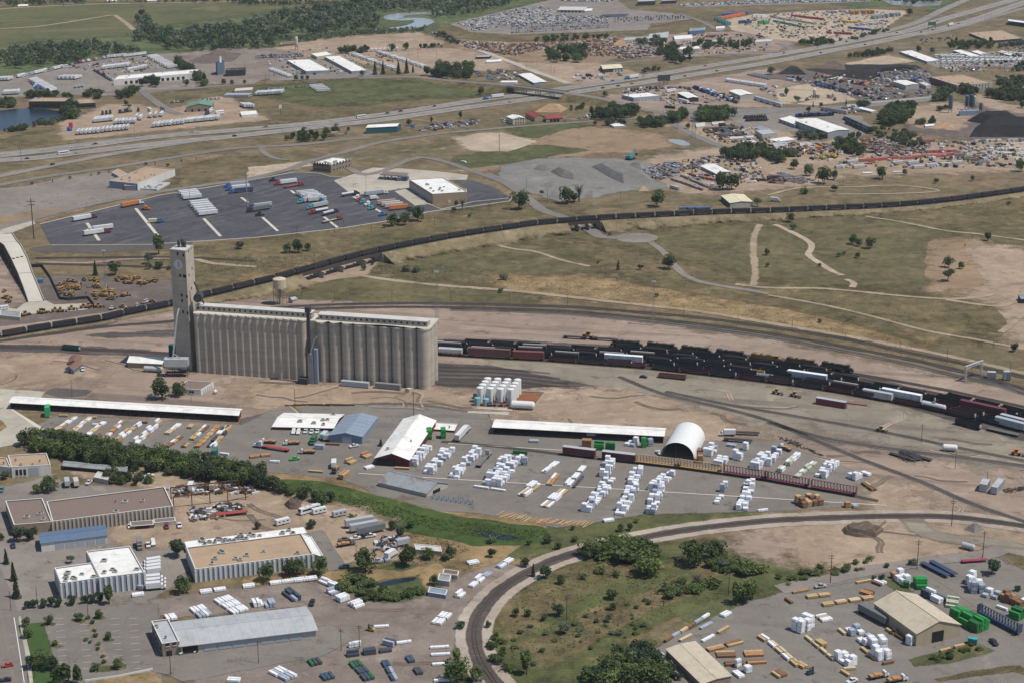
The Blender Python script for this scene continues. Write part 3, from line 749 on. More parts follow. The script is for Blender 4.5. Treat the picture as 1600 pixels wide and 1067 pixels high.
# road vehicles (x forward, on z=0)
def wheel(m,x,y,r=.48,w=.3,mi=0):m.tu((x,y-w/2,r),(x,y+w/2,r),r,r,10,mi);return m
def one_wheel(x,y,r=.34,w=.22):return wheel(MB(),x,y,r,w).M('tyre')
def car_shell(kind):
 b,gl=MB(),MB()
 if kind==eM:
  low=[(-2.25,.35),(2.2,.35),(2.28,.62),(2.1,.8),(.95,.92),(-1.5,.95),(-2.25,.9)]
  cab=[(1.0,.92),(.3,1.4),(-.9,1.43),(-1.75,.94)];top=(.28,-.9,1.4,1.46)
 elif kind=='suv':
  low=[(-2.3,.4),(2.25,.4),(2.35,.75),(2.2,1.0),(1.1,1.1),(-2.3,1.12)]
  cab=[(1.15,1.1),(.5,1.68),(-2.1,1.7),(-2.28,1.1)];top=(.48,-2.1,1.68,1.75)
 elif kind==gI:
  low=[(-2.7,.4),(2.5,.4),(2.65,.9),(2.4,1.15),(1.9,1.3),(-2.7,1.3)]
  cab=Q('1.9 1.3 1.2 2.0 -2.65 2.05 -2.7 1.3');top=(1.2,-2.65,2.0,2.1)
 else:
  low=[(-2.75,.45),(2.6,.45),(2.7,.8),(2.55,1.05),(1.3,1.12),(-.75,1.12),(-.75,.75),(-2.6,.75),(-2.6,1.1),(-2.75,1.1)]
  cab=[(1.3,1.12),(.7,1.75),(-.6,1.78),(-.8,1.12)];top=(.68,-.6,1.75,1.82)
 b.extr_y(low,-.93,.93)
 if kind==bE:
  b.box(-2.7,-.75,.8,.93,.75,1.12);b.box(-2.7,-.75,-.93,-.8,.75,1.12)
 gl.extr_y(cab,-.8,.8)
 b.box(top[1],top[0],-.74,.74,top[2],top[3])
 return b,gl
for k in(eM,'suv',gI,bE):
 b,gl=car_shell(k)
 wx=(1.4,-1.4)if k==eM else(1.45,-1.45)if k=='suv' else(1.65,-1.7)
 ws=[('wheel',one_wheel(x,y))for x in wx for y in(-.82,.82)]
 pt_(k,(gT,b.M(bV)),(hH,gl.M(bV if k==gI else bR)),*ws)
 j=MB();j.add(b.v,b.f,0);j.add(gl.v,gl.f,0 if k==gI else 1)
 for x in wx:
  for y in(-.82,.82):wheel(j,x,y,.34,.22,2)
 pt_(k+'_far',(k,j.M([bV,bR,'tyre'])))
m=MB();m.box(-7.9,8.1,-1.28,1.28,1.15,4.05);body=m.M(bV)
m=MB()
for i in rg_(11):x=-7.6+i*1.52;m.box(x,x+.07,-1.32,-1.28,1.2,4.0);m.box(x,x+.07,1.28,1.32,1.2,4.0)
m.box(-7.95,-7.9,-1.2,-.03,1.25,3.95);m.box(-7.95,-7.9,.03,1.2,1.25,3.95)
trim=m.M(aM)
m=MB();m.box(-7.6,6.8,-.5,.5,.85,1.15)
for x in(-6.9,-5.7):m.tu((x,-1.2,.5),(x,1.2,.5),.5,.5,10)
und=m.M(cG)
m=MB();m.box(5.0,5.2,-.9,-.7,.0,1.15);m.box(5.0,5.2,.7,.9,.0,1.15);legs=m.M(aV)
pt_(aR,('box_body',body),('door_and_ribs',trim),(gP,und),(gQ,legs))
j=MB();j.box(-7.9,8.1,-1.28,1.28,1.15,4.05);j.box(-7.6,6.8,-.5,.5,.8,1.15,1)
for x in(-6.9,-5.7):j.tu((x,-1.2,.5),(x,1.2,.5),.5,.5,8,1)
j.box(5.0,5.2,-.9,.9,0,1.15,1)
pt_(aD,(aC,j.M([bV,cG])))
m=MB();m.box(-7.5,7.5,-1.28,1.28,1.2,1.45);fl=m.M(aO)
m=MB();m.box(-7.4,6.5,-.45,.45,.8,1.2)
for x in(-6.7,-5.5):m.tu((x,-1.2,.5),(x,1.2,.5),.5,.5,10)
pt_(bH,(hI,fl),(gP,m.M(cG)),(gQ,legs))
m=MB();m.tu((-6,0,2.3),(6,0,2.3),1.15,1.15,16);m.smooth=False;tk=m.M(aM)
m=MB();m.box(-5.8,5.2,-.4,.4,.85,1.2)
for x in(-5,-3.8):m.tu((x,-1.2,.5),(x,1.2,.5),.5,.5,10)
pt_(gZ,('tank',tk),(gP,m.M(cG)),(gQ,legs))
m=MB();m.extr_y([(-1.6,1.0),(1.3,1.0),(1.3,2.1),(.9,2.95),(-.2,3.6),(-1.6,3.75)],-1.15,1.15);cab=m.M(bV)
m=MB();m.hx([(1.3,-.75,.75),(3.2,-.6,.7),(3.2,.6,.7),(1.3,.75,.75),(1.3,-.85,2.05),(3.1,-.65,1.7),(3.1,.65,1.7),(1.3,.85,2.05)])
m.box(1.5,3.0,-1.15,-.75,.75,1.15);m.box(1.5,3.0,.75,1.15,.75,1.15);m.box(3.1,3.35,-1.15,1.15,.4,.8);hood=m.M(bV)
m=MB();m.hx([(1.31,-1.0,2.05),(1.31,1.0,2.05),(1.28,1.05,2.1),(1.28,-1.05,2.1),(.96,-1.0,2.9),(.96,1.0,2.9),(.9,1.0,2.9),(.9,-1.0,2.9)])
m.box(.1,1.0,-1.17,-1.14,2.0,2.7);m.box(.1,1.0,1.14,1.17,2.0,2.7);win=m.M(bR)
m=MB();m.box(-4.6,2.8,-.45,.45,.6,.95);m.box(-4.0,-2.2,-.55,.55,.95,1.15)
m.tu((-1.5,-1.0,.75),(.2,-1.0,.75),.32,.32,8);m.tu((-1.5,1.0,.75),(.2,1.0,.75),.32,.32,8);ch=m.M(cG)
m=MB();wheel(m,2.3,-1,.5,.3);wheel(m,2.3,1,.5,.3)
for x in(-2.5,-3.75):wheel(m,x,-.95,.5,.55);wheel(m,x,.95,.5,.55)
wh=m.M('tyre')
m=MB();m.tu((-1.75,-1,.9),(-1.75,-1,4.0),.1,.1,6);m.tu((-1.75,1,.9),(-1.75,1,4.0),.1,.1,6);st_=m.M(aM)
def wheel_set(spec):
 return[('wheel',wheel(MB(),*a).M('tyre'))for a in spec]
WT=wheel_set([(2.3,-1,.5,.3),(2.3,1,.5,.3),(-2.5,-.95,.5,.55),(-2.5,.95,.5,.55),(-3.75,-.95,.5,.55),(-3.75,.95,.5,.55)])
pt_(fS,('cab',cab),('hood',hood),(hJ,win,0),(fW,ch),('exhaust_stack',st_),*WT)
def flatjoin(kind,name,items,mats):
 j=MB()
 for me,mi in items:
  j.add([v.co[:]for v in me.vertices],[tuple(p.vertices)for p in me.polygons],mi)
 pt_(kind,(name,j.M(mats)))
flatjoin(aN,aP,[(cab,0),(hood,0),(win,1),(ch,2),(wh,2)],[bV,bR,cG])
m=MB();m.box(-4.2,2.0,-1.2,1.2,1.1,3.6);bx=m.M(bV)
m=MB();m.extr_y([(2.1,.6),(4.3,.6),(4.3,1.4),(3.5,1.6),(3.1,2.5),(2.1,2.55)],-1.05,1.05);cb=m.M(bV)
m=MB();m.box(3.16,3.5,-.95,.95,1.62,2.35);cw=m.M(bR)
m=MB();m.box(-4.2,3.8,-.45,.45,.6,1.1);cf=m.M(cG)
WB=wheel_set([(3.3,-.95,.45,.3),(3.3,.95,.45,.3),(-2.4,-.9,.45,.5),(-2.4,.9,.45,.5)])
pt_(aF,('cargo_box',bx),('cab',cb),(hJ,cw,1),(fW,cf),*WB)
m=MB();m.box(-4.4,2.0,-1.2,1.2,1.05,1.25);fb=m.M(aL)
m=MB()
for i in rg_(3):m.box(-4.0+i*1.9,-2.3+i*1.9,-1.05,1.05,1.25,1.7+.3*(i%2))
fb2=m.M(dX)
pt_(cL,(hI,fb),('load',fb2,0),('cab',cb),(hJ,cw,2),(fW,cf),*WB)
m=MB();m.extr_y([(-5.6,.45),(5.6,.45),(5.7,1.5),(5.4,3.1),(-5.6,3.1)],-1.25,1.25);bb=m.M(bV)
m=MB();m.box(-5.0,4.6,-1.28,-1.25,1.6,2.5);m.box(-5.0,4.6,1.25,1.28,1.6,2.5);m.box(5.5,5.7,-1.1,1.1,1.5,2.7);bw=m.M(bR)
m=MB();m.box(-1.5,-.3,-.5,.5,3.1,3.4);m.box(1.5,2.5,-.45,.45,3.1,3.35);br=m.M(aM)
WBus=wheel_set([(3.7,-1.05,.48,.3),(3.7,1.05,.48,.3),(-3.5,-1.05,.48,.3),(-3.5,1.05,.48,.3)])
pt_('bus',(gT,bb),(hH,bw,0),('roof_unit',br,0),*WBus)
flatjoin(cK,'bus',[(bb,0),(bw,1),(br,0)],[bV,bR])
m=MB();m.extr_y([(-3.6,.5),(3.2,.5),(3.6,1.2),(3.3,2.8),(-3.6,2.8)],-1.15,1.15);rv=m.M(bV)
m=MB()
for x in(-2.6,-.4,1.6):m.box(x,x+1,-1.18,-1.15,1.5,2.1);m.box(x,x+1,1.15,1.18,1.5,2.1)
rvw=m.M(bR)
pt_(cX,(gT,rv),(hH,rvw,0),*wheel_set([(-.4,-1.05,.36,.2),(-.4,1.05,.36,.2)]))
m=MB();m.box(-6.05,6.05,-1.2,1.2,.12,2.55);c0=m.M(aO)
m=MB()
for i in rg_(22):x=-5.8+i*.54;m.box(x,x+.2,-1.25,-1.2,.3,2.4);m.box(x,x+.2,1.2,1.25,.3,2.4)
c1=m.M(aO)
m=MB();m.box(6.05,6.1,-1.1,-.03,.25,2.45);m.box(6.05,6.1,.03,1.1,.25,2.45);c2=m.M(aO)
pt_(aT,(gR,c0),(fH,c1),('doors',c2))
flatjoin(aG,cF,[(c0,0),(c2,0)],[aO])
m=MB();m.box(-2.8,-.2,-1.0,1.0,.9,2.1);m.box(-.2,1.6,-.8,.8,.8,1.6);lb=m.M(bV)
m=MB();m.box(-1.0,.5,-.75,.75,2.1,3.2);lc=m.M(bR)
m=MB();m.box(-1.1,.6,-.85,.85,3.2,3.35);lr=m.M(bV)
m=MB();m.bar((.8,-.6,1.6),(3.0,-.6,.9),.16);m.bar((.8,.6,1.6),(3.0,.6,.9),.16);la=m.M(bV)
m=MB();m.extr_y([(3.0,.2),(4.0,.15),(3.3,.5),(3.2,1.3),(3.0,1.3)],-1.3,1.3);lk=m.M(aL)
WL=wheel_set([(1.3,-1.0,.75,.5),(1.3,1.0,.75,.5),(-1.8,-1.0,.75,.5),(-1.8,1.0,.75,.5)])
pt_(iG,(gT,lb),('cab',lc),('cab_roof',lr,1),('lift_arms',la),('bucket',lk),*WL)
flatjoin(aJ,bC,[(lb,0),(lc,1),(lr,0),(la,0),(lk,2)]+[(w[1],2)for w in WL],[bV,bR,cG])
m=MB();m.box(-1.6,.9,-.75,.75,.3,1.25);fkb=m.M(bV)
m=MB()
for x in(-1.0,.8):
 for y in(-.6,.6):m.bar((x,y,1.25),(x,y,2.3),.06)
m.box(-1.1,.9,-.7,.7,2.3,2.38);fkc=m.M(aL)
m=MB();m.box(1.0,1.2,-.5,.5,.1,2.9);m.box(1.2,2.5,-.45,-.3,.15,.22);m.box(1.2,2.5,.3,.45,.15,.22);fkm=m.M(aL)
pt_(fX,(gT,fkb),('overhead_guard',fkc),('mast',fkm),*wheel_set([(.6,-.65,.35,.3),(.6,.65,.35,.3),(-1.1,-.65,.3,.25),(-1.1,.65,.3,.25)]))
m=MB();m.box(-3,3,-2.2,-1.3,0,1.1);m.box(-3,3,1.3,2.2,0,1.1);ext=m.M(cG)
m=MB();m.box(-3.2,1.8,-1.7,1.7,1.2,2.9);m.box(.2,2.2,.4,1.7,1.2,3.6);exb=m.M(bV)
m=MB();m.bar((1.6,0,2.2),(6.0,0,6.2),.35);m.bar((6.0,0,6.2),(9.0,0,2.5),.28);exa=m.M(bV)
m=MB();m.box(8.4,9.6,-.7,.7,1.2,2.6);exk=m.M(aL)
pt_(eN,('track_unit',ext),(gT,exb),('boom',exa),('bucket',exk,2))
# rail vehicles (x along track, z=0 on rail head)
def bogie(x):
 m=MB()
 for d in(-.9,.9):
  m.tu((x+d,-.85,.45),(x+d,.85,.45),.45,.45,10);m.box(x+d-.25,x+d+.25,-1.15,-.9,.35,.75);m.box(x+d-.25,x+d+.25,.9,1.15,.35,.75)
 m.box(x-1.3,x+1.3,-1.12,-.92,.5,.8);m.box(x-1.3,x+1.3,.92,1.12,.5,.8);m.box(x-.3,x+.3,-1.0,1.0,.6,.95)
 return m.M(cG)
def bogies(x):return[('bogie',bogie(-x)),('bogie',bogie(x))]
def coupler(L):
 m=MB();m.box(L-.1,L+.5,-.15,.15,.75,1.05);a=m.M(dP)
 m=MB();m.box(-L-.5,-L+.1,-.15,.15,.75,1.05);return[('coupler',a),('coupler',m.M(dP))]
m=MB();L=7.25
m.hx([(-L,-1.5,1.1),(L,-1.5,1.1),(L,-1.42,1.1),(-L,-1.42,1.1),(-L,-1.55,3.6),(L,-1.55,3.6),(L,-1.45,3.6),(-L,-1.45,3.6)])
m.hx([(-L,1.42,1.1),(L,1.42,1.1),(L,1.5,1.1),(-L,1.5,1.1),(-L,1.45,3.6),(L,1.45,3.6),(L,1.55,3.6),(-L,1.55,3.6)])
m.box(-L,-L+.1,-1.45,1.45,1.1,3.5);m.box(L-.1,L,-1.45,1.45,1.1,3.5);m.box(-L,L,-1.45,1.45,.9,1.15)
tub=m.M('coal_tub')
m=MB()
for i in rg_(13):x=-L+.3+i*1.17;m.box(x,x+.12,-1.64,-1.5,1.0,3.55);m.box(x,x+.12,1.5,1.64,1.0,3.55)
m.box(-L,L,-1.64,-1.5,3.5,3.68);m.box(-L,L,1.5,1.64,3.5,3.68)
ribs=m.M('coal_tub')
rg=random.Random(3);m=MB();nx,ny=16,5;vv=[]
for i in rg_(nx+1):
 for k in rg_(ny+1):
  fx=abs(i/nx*2-1);fy=abs(k/ny*2-1)
  vv.append((-L+.15+(2*L-.3)*i/nx,-1.4+2.8*k/ny,3.15+.75*(1-fy**2)*(1-fx**6)+rg.uniform(-.08,.08)))
m.add(vv,[(i*(ny+1)+k,(i+1)*(ny+1)+k,(i+1)*(ny+1)+k+1,i*(ny+1)+k+1)for i in rg_(nx)for k in rg_(ny)])
load=m.M('coal')
m=MB();m.box(L,L+.4,-1.2,.6,1.3,2.9);lad=m.M(aM);lad2=MB().box(-L-.3,-L,-.6,1.2,1.3,2.7).M(aM)
pt_('coalcar',('tub',tub),(fH,ribs,0),('coal_load',load),(gD,lad),(gD,lad2),*bogies(5.9),*coupler(L))
pt_(eH,('tub',tub),(fH,ribs,0),(gD,lad),(gD,lad2),*bogies(5.9),*coupler(L))
def boxcar(kind,L,hgt,roofmat):
 m=MB();m.box(-L,L,-1.5,1.5,1.0,hgt);b_=m.M(aO)
 m=MB();m.extr_x([(-1.58,hgt),(1.58,hgt),(1.58,hgt+.08),(0,hgt+.28),(-1.58,hgt+.08)],-L-.05,L+.05);r_=m.M(roofmat)
 m=MB()
 for i in rg_(int(L*1.6)):
  x=-L+.3+i*(2*L-.6)/(int(L*1.6)-1);m.box(x-.05,x+.05,-1.57,-1.5,1.0,hgt);m.box(x-.05,x+.05,1.5,1.57,1.0,hgt)
 rb=m.M(aO)
 dr,dr2=[MB().box(-1.6,1.6,y-.03,y+.03,1.1,hgt-.2).M(aO)for y in(-1.6,1.6)]
 pt_(kind,(gT,b_),('roof',r_),(fH,rb,0),('sliding_door',dr,0),('sliding_door',dr2,0),*bogies(L-1.8),*coupler(L))
boxcar(fT,8.6,4.5,aM);boxcar('boxcar_red',9.4,5.0,aO);boxcar('autorack',13.0,5.6,aO);boxcar(fE,11.5,5.1,hF)
m=MB();L=8.2
m.extr_x(Q('-1.0 1.3 1.0 1.3 1.58 2.4 1.58 4.1 1.2 4.5 -1.2 4.5 -1.58 4.1 -1.58 2.4'),-L+.9,L-.9);hb=m.M(aO)
m=MB()
for x in(-4.5,-1.5,1.5,4.5):m.hx([(x-.5,-.6,.45),(x+.5,-.6,.45),(x+.5,.6,.45),(x-.5,.6,.45),(x-1.3,-1.1,1.35),(x+1.3,-1.1,1.35),(x+1.3,1.1,1.35),(x-1.3,1.1,1.35)])
hc=m.M(aO)
m=MB();m.box(-L+1,L-1,-.45,.45,4.5,4.68);hr=m.M(aM)
m=MB();m.box(-L,L,-1.3,1.3,.95,1.12);hf=m.M(cG)
pt_(hK,(gT,hb),('chutes',hc),('roof_walk',hr,0),('sill',hf),*bogies(6.2),*coupler(L))
m=MB();m.tu((-6.6,0,2.75),(6.6,0,2.75),1.5,1.5,18)
m.tu((6.6,0,2.75),(7.1,0,2.75),1.5,.9,18);m.tu((-7.1,0,2.75),(-6.6,0,2.75),.9,1.5,18);tb=m.M(bV,auto=True)
m=MB();m.tu((0,0,4.2),(0,0,4.75),.6,.6,12);m.box(-1.3,1.3,-.8,.8,4.28,4.34);td=m.M(aV)
m=MB();m.box(-7.6,7.6,-1.0,1.0,.95,1.25);tf=m.M(cG)
pt_('tankcar',('tank',tb),('dome',td,0),('sill',tf),*bogies(6.0),*coupler(7.6))
m=MB();m.box(-8.6,8.6,-1.45,1.45,.9,1.25);fl_=m.M(aO)
pt_(gM,(hI,fl_),*bogies(6.8),*coupler(8.6))
m=MB();L=8.2;m.box(-L,L,-1.45,1.45,.9,1.1);m.box(-L,L,-1.5,-1.4,1.1,2.5);m.box(-L,L,1.4,1.5,1.1,2.5);m.box(-L,-L+.1,-1.4,1.4,1.1,2.5);m.box(L-.1,L,-1.4,1.4,1.1,2.5);gb=m.M(aO)
m=MB()
for i in rg_(12):x=-L+.4+i*1.4;m.box(x,x+.14,-1.6,-1.5,1.0,2.5);m.box(x,x+.14,1.5,1.6,1.0,2.5)
gr=m.M(aO)
pt_(dY,('tub',gb),(fH,gr,0),*bogies(6.4),*coupler(L))
m=MB();L=11.2;m.box(-L,L,-1.4,1.4,.95,1.25);cd=m.M(aO)
m=MB();m.box(-L,L,-.35,.35,4.55,4.75);cch=m.M(aO)
mkb=lambda s:MB().box(s*L-.12,s*L+.12,-1.4,1.4,1.25,4.7).M(aO)
post=MB().box(-.1,.1,-.3,.3,1.25,4.55).M(aO)
diag=MB();diag.bar((0,0,1.3),(1.5,0,4.5),.09);diag=diag.M(aO)
PROTO['centrebeam']=[(hI,cd),('top_chord',cch),('bulkhead',mkb(-1)),('bulkhead',mkb(1))]+bogies(8.8)+coupler(L)
m=MB();m.box(-9.8,9.8,-1.5,1.5,1.1,1.5);m.box(-10,-9.8,-1.5,1.5,.5,2.2);m.box(9.8,10,-1.5,1.5,.5,2.2);lfr=m.M(cG)
m=MB();m.box(-9.0,5.6,-.95,.95,1.5,4.2);m.box(-8.6,-5.6,-1.5,1.5,3.4,4.6);lhd=m.M(bV)
m=MB();m.box(5.6,7.8,-1.5,1.5,1.5,4.5);m.box(7.8,9.4,-.9,.9,1.5,2.9);lcb=m.M(bV)
m=MB();m.box(7.8,7.84,-1.3,1.3,3.3,4.1);m.box(6.0,7.4,-1.53,-1.5,3.2,4.0);m.box(6.0,7.4,1.5,1.53,3.2,4.0);lwn=m.M(bR)
m=MB()
for x in(-7.8,-6.6):m.tu((x,0,4.6),(x,0,4.75),.55,.55,12)
m.box(-3.5,-2.2,-.5,.5,4.2,4.6);m.box(0,3,-.6,.6,4.2,4.4);lrf=m.M(aL)
m=MB();m.box(-2.5,2.5,-1.4,1.4,.45,1.1);lft=m.M(cG)
m=MB()
for s in(-1,1):
 m.bar((-9,s*1.45,2.5),(5.5,s*1.45,2.5),.04)
 for x in rg_(-9,6,2):m.bar((x,s*1.45,1.5),(x,s*1.45,2.5),.03)
lhr=m.M(fC)
pt_('loco',(fW,lfr),('hood',lhd),('cab',lcb),(hH,lwn,2),('roof_fans',lrf,1),('fuel_tank',lft),('handrail',lhr),*bogies(6.6),*coupler(10))
# poles and masts
m=MB();m.tu((0,0,0),(0,0,12),.17,.12,8);up=m.M(gK)
m=MB();m.box(-1.3,1.3,-.06,.06,11.0,11.15);m.box(-1.0,1.0,-.06,.06,10.1,10.25);ua=m.M(gK)
m=MB()
for x in(-1.2,-.5,.5,1.2):m.tu((x,0,11.15),(x,0,11.4),.05,.05,6)
ui=m.M(aM)
pt_(cD,('shaft',up),('cross_arm',ua),('insulator',ui,1))
pt_(bA,('shaft',up),('cap',MB().tu((0,0,12),(0,0,12.1),.1,.1,6).M(aV)))
m=MB();m.tu((0,0,0),(0,0,10),.12,.07,8);lp=m.M(aV)
m=MB();m.box(-1.0,-.2,-.2,.2,9.9,10.1);m.box(.2,1.0,-.2,.2,9.9,10.1);m.bar((-.3,0,9.98),(.3,0,9.98),.05);lh=m.M(aV)
pt_(dZ,('shaft',lp),('lamp_head',lh))
m=MB();m.tu((0,0,0),(0,0,30),.45,.25,10);m.box(-.6,.6,-.6,.6,0,.5);s1_=m.M(aV)
m=MB()
for k in rg_(3):
 for a in rg_(3):t=a*2.09;m.bar((0,0,24+k*2),(math.cos(t)*1.1,math.sin(t)*1.1,24.1+k*2),.08)
s2_=m.M(aL)
pt_(fI,('shaft',s1_),('bracket',s2_))
def lattice(h,w0,w1,n,r):
 m=MB()
 for i in rg_(n):
  z0,z1=h*i/n,h*(i+1)/n;a,b=w0+(w1-w0)*i/n,w0+(w1-w0)*(i+1)/n
  c0=[(-a,-a),(a,-a),(a,a),(-a,a)];c1_=[(-b,-b),(b,-b),(b,b),(-b,b)]
  for k in rg_(4):
   m.bar((*c0[k],z0),(*c1_[k],z1),r);k2=(k+1)%4
   m.bar((*c0[k],z0),(*c1_[k2],z1),r*.6);m.bar((*c0[k2],z0),(*c1_[k],z1),r*.6);m.bar((*c1_[k],z1),(*c1_[k2],z1),r*.6)
 return m
m=lattice(34,1.0,.55,17,.07);l1=m.M(aV)
m=MB();m.box(-1.6,1.6,-1.2,1.2,34,34.12)
for x in(-1.3,-.4,.4,1.3):
 for y in(-1.1,1.1):m.box(x-.3,x+.3,y-.2,y+.2,34.2,34.9)
l2=m.M(aM)
pt_(dV,('lattice',l1),('lamp_platform',l2))
m=lattice(36,2.6,.5,9,.12);p1=m.M(aV);m=MB()
for z in(26,30,34):m.bar((-4,0,z),(4,0,z),.14);m.bar((-4,0,z),(0,0,z+1.5),.08);m.bar((4,0,z),(0,0,z+1.5),.08)
pt_('pylon',('lattice',p1),('cross_arm',m.M(aV)))
# timber packs (one pack = one object)
def pack(kind,mat,lx,ly,lz,boards=False):
 m=MB();m.box(-lx/2,lx/2,-ly/2,ly/2,.1,lz)
 for x in(-lx*.35,0,lx*.35):m.box(x-.06,x+.06,-ly/2,ly/2,0,.1,1)
 if boards:
  for k in rg_(1,4):m.box(-lx/2-.02,lx/2+.02,-ly/2-.02,ly/2+.02,.1+(lz-.1)*k/4-.03,.1+(lz-.1)*k/4,1)
 else:
  for x in(-lx*.3,lx*.3):m.box(x-.04,x+.04,-ly/2-.015,ly/2+.015,.1,lz+.015,1)
 pt_(kind,(kind,m.M([mat,gY if not boards else gO])))
for nm,mt in((aA,hF),(cI,'grey_wrap'),(fY,'cream_wrap'),(fJ,'green_wrap'),(dK,'green_crate'),(bL,gC),(aU,dX),(bG,gO),(cU,'lumber_pale'),(gE,gY),(eU,'pipe_blue')):
 for s_,(lx,ly,lz)in(('s',(2.5,1.25,1.1)),('m',(4.9,1.25,1.05)),('l',(7.5,1.3,.85)),('q',(2.5,2.4,1.3))):
  pack('pack_%s_%s'%(nm,s_),mt,lx,ly,lz,nm in(bL,aU,bG,cU))
g('bank_grass','7d6f58','6b6248','8a7c66',s1=.05,s2=.12,amt=.5)
# railways
class Path:
 def __init__(s,ps,step=3.0):
  s.p=spline(ps,step);s.c=[.0]
  for a,b in zip(s.p,s.p[1:]):s.c.append(s.c[-1]+(b-a).length)
  s.L=s.c[-1]
 def pos(s,d):
  d=max(0,min(s.L-1e-4,d));lo,hi=0,len(s.c)-1
  while hi-lo>1:
   m=(lo+hi)//2
   if s.c[m]<=d:lo=m
   else:hi=m
  t=(d-s.c[lo])/max(1e-6,s.c[hi]-s.c[lo]);return s.p[lo].lerp(s.p[hi],t)
 def near(s,px,py=None,z=0):
  0
  best,bd=0,1e9
  for q,c in zip(s.p,s.c):
   dx,dy,dz=q.x,q.y,q.z-HC
   dep=dy*ct-dz*st;x=800+F*dx/dep
   if abs(x-px)<bd:bd,best=abs(x-px),c
  return best
 def sub(s,a,b):
  return[s.pos(a+(b-a)*i/max(2,int((b-a)/3)))for i in rg_(max(2,int((b-a)/3))+1)]
 def off(s,o):
  q=Path.__new__(Path);q.p=[p+n*o for p,d,n in fz(s.p)];q.c=[.0]
  for a,b in zip(q.p,q.p[1:]):q.c.append(q.c[-1]+(b-a).length)
  q.L=q.c[-1];return q
def track(label,path,bal=eT,w=2.8,soft=1.2,z=.3,sleepers=True,ballast=True,edge=None):
 root=tg_('railway_track',label,'railway track',path.p[0])
 o=path.p[0]
 def loc(v):return(v.x-o.x,v.y-o.y,v.z-o.z)
 ps=[p-o+Vr((0,0,z))for p in path.p]
 if edge:rb('ballast_shoulder',[p-Vr((0,0,.03))for p in ps],w+edge,'ballast_edge',None,soft,None,parent=root)
 if ballast:rb(eT,ps,w,bal,None,soft,None,parent=root)
 if sleepers:
  m=MB();d=.6
  while d<path.L-.6:
   p=path.pos(d);q=path.pos(d+.3);t=(q-p).normalized();nn=Vr((-t.y,t.x,0))*1.3;t=t*.16
   c=p-o+Vr((0,0,z));zz=Vr((0,0,.1))
   a=[c-nn-t,c+nn-t,c+nn+t,c-nn+t]
   m.add([(v+zz)for v in a],[(3,2,1,0)]);d+=1.3
  so=lN('sleeper',m.M('sleeper_wood'),root,kind=dB)
 for s_ in(-.75,.75):
  rb('rail',ps,0,'rail_steel',None,0,None,prof=[(s_-.07,.1,1),(s_-.07,.26,1),(s_+.07,.26,1),(s_+.07,.1,1)],parent=root)
 return root
def nth_(i):i+=1;return '%d%s'%(i,'th' if 10<i%100<14 else{1:'st',2:'nd',3:'rd'}.get(i%10,'th'))
# the coal line, on its bank
CL=[(-70,536,1),(0,526.5,1),(61,516,1),(162,500,1.2),(200,491,1.5),(270,477,2),(311,466,3),(352,456.5,4),(400,444.5,5.5),(425,438.6,6.2),(461,428.5,7),(489,421,7),(539,407,7),(590,394.5,7),(653,381.5,7),(721,369,7),(800,357,7),(833,352,7),(891,347,7),(952,342.5,7),(1010,339.5,6.5),(1071,336.5,6),(1129,334,5),(1200,332,4.5),(1248,330,4),(1306,327.5,3.5),(1362,325,3),(1415,321.5,3),(1463,317,3),(1509,311.5,3),(1552,305.5,3),(1587,300.5,3),(1640,292,3)]
coal_path=Path([at(x,y,z)for x,y,z in CL],4.0)
B1=(coal_path.near(466),coal_path.near(592));B2=(coal_path.near(886),coal_path.near(940))
def bank(a,b):
 ps=coal_path.sub(a,b)
 vs,fs=[],[];ed=[]
 for p,d,nn in fz(ps):
  top=p.z-.35
  for o,zz,e in((-4.0-2.2*top,0,0),(-4.0-1.1*top,top*.5,1),(-3.6,top,1),(3.6,top,1),(4.0+1.1*top,top*.5,1),(4.0+2.2*top,0,0)):
   j=mz.noise((p.x*.08,p.y*.08,o))*.5 if e and abs(o)>4 else 0
   q=p+nn*o;vs.append((q.x,q.y,max(.02,zz+j)));ed.append(1.0 if e else .25)
 for i in rg_(len(ps)-1):
  for j in rg_(5):fs.append((i*6+j+1,i*6+j,(i+1)*6+j,(i+1)*6+j+1))
 for e in(0,(len(ps)-1)*6):fs.append((e,e+1,e+2,e+3,e+4,e+5))
 me=bpy.data.meshes.new('bank');me.from_pydata(vs,[],fs);me.materials.append(MATS['bank_grass']);se_(me,ed)
 lN('railway_embankment',me,kind=cZ)
bank(0,B1[0]);bank(B1[1],B2[0]);bank(B2[1],coal_path.L)
S(aS,'a39a8d',.85,var=.12,dirt='6f675e',dirt_amt=.35,streak_z=True)
S(cH,'b0a596',.85,bands=.28,var=.14,scale=.25,dirt='6e655b',dirt_amt=.35,streak_z=True,dscale=.12)
S(iH,'4a3d38',.8,var=.2,dirt='2b2624',dirt_amt=.4)
track('single track on a bank carrying the long coal train',coal_path,bU,3.6,1.2,z=-.33,ballast=True)
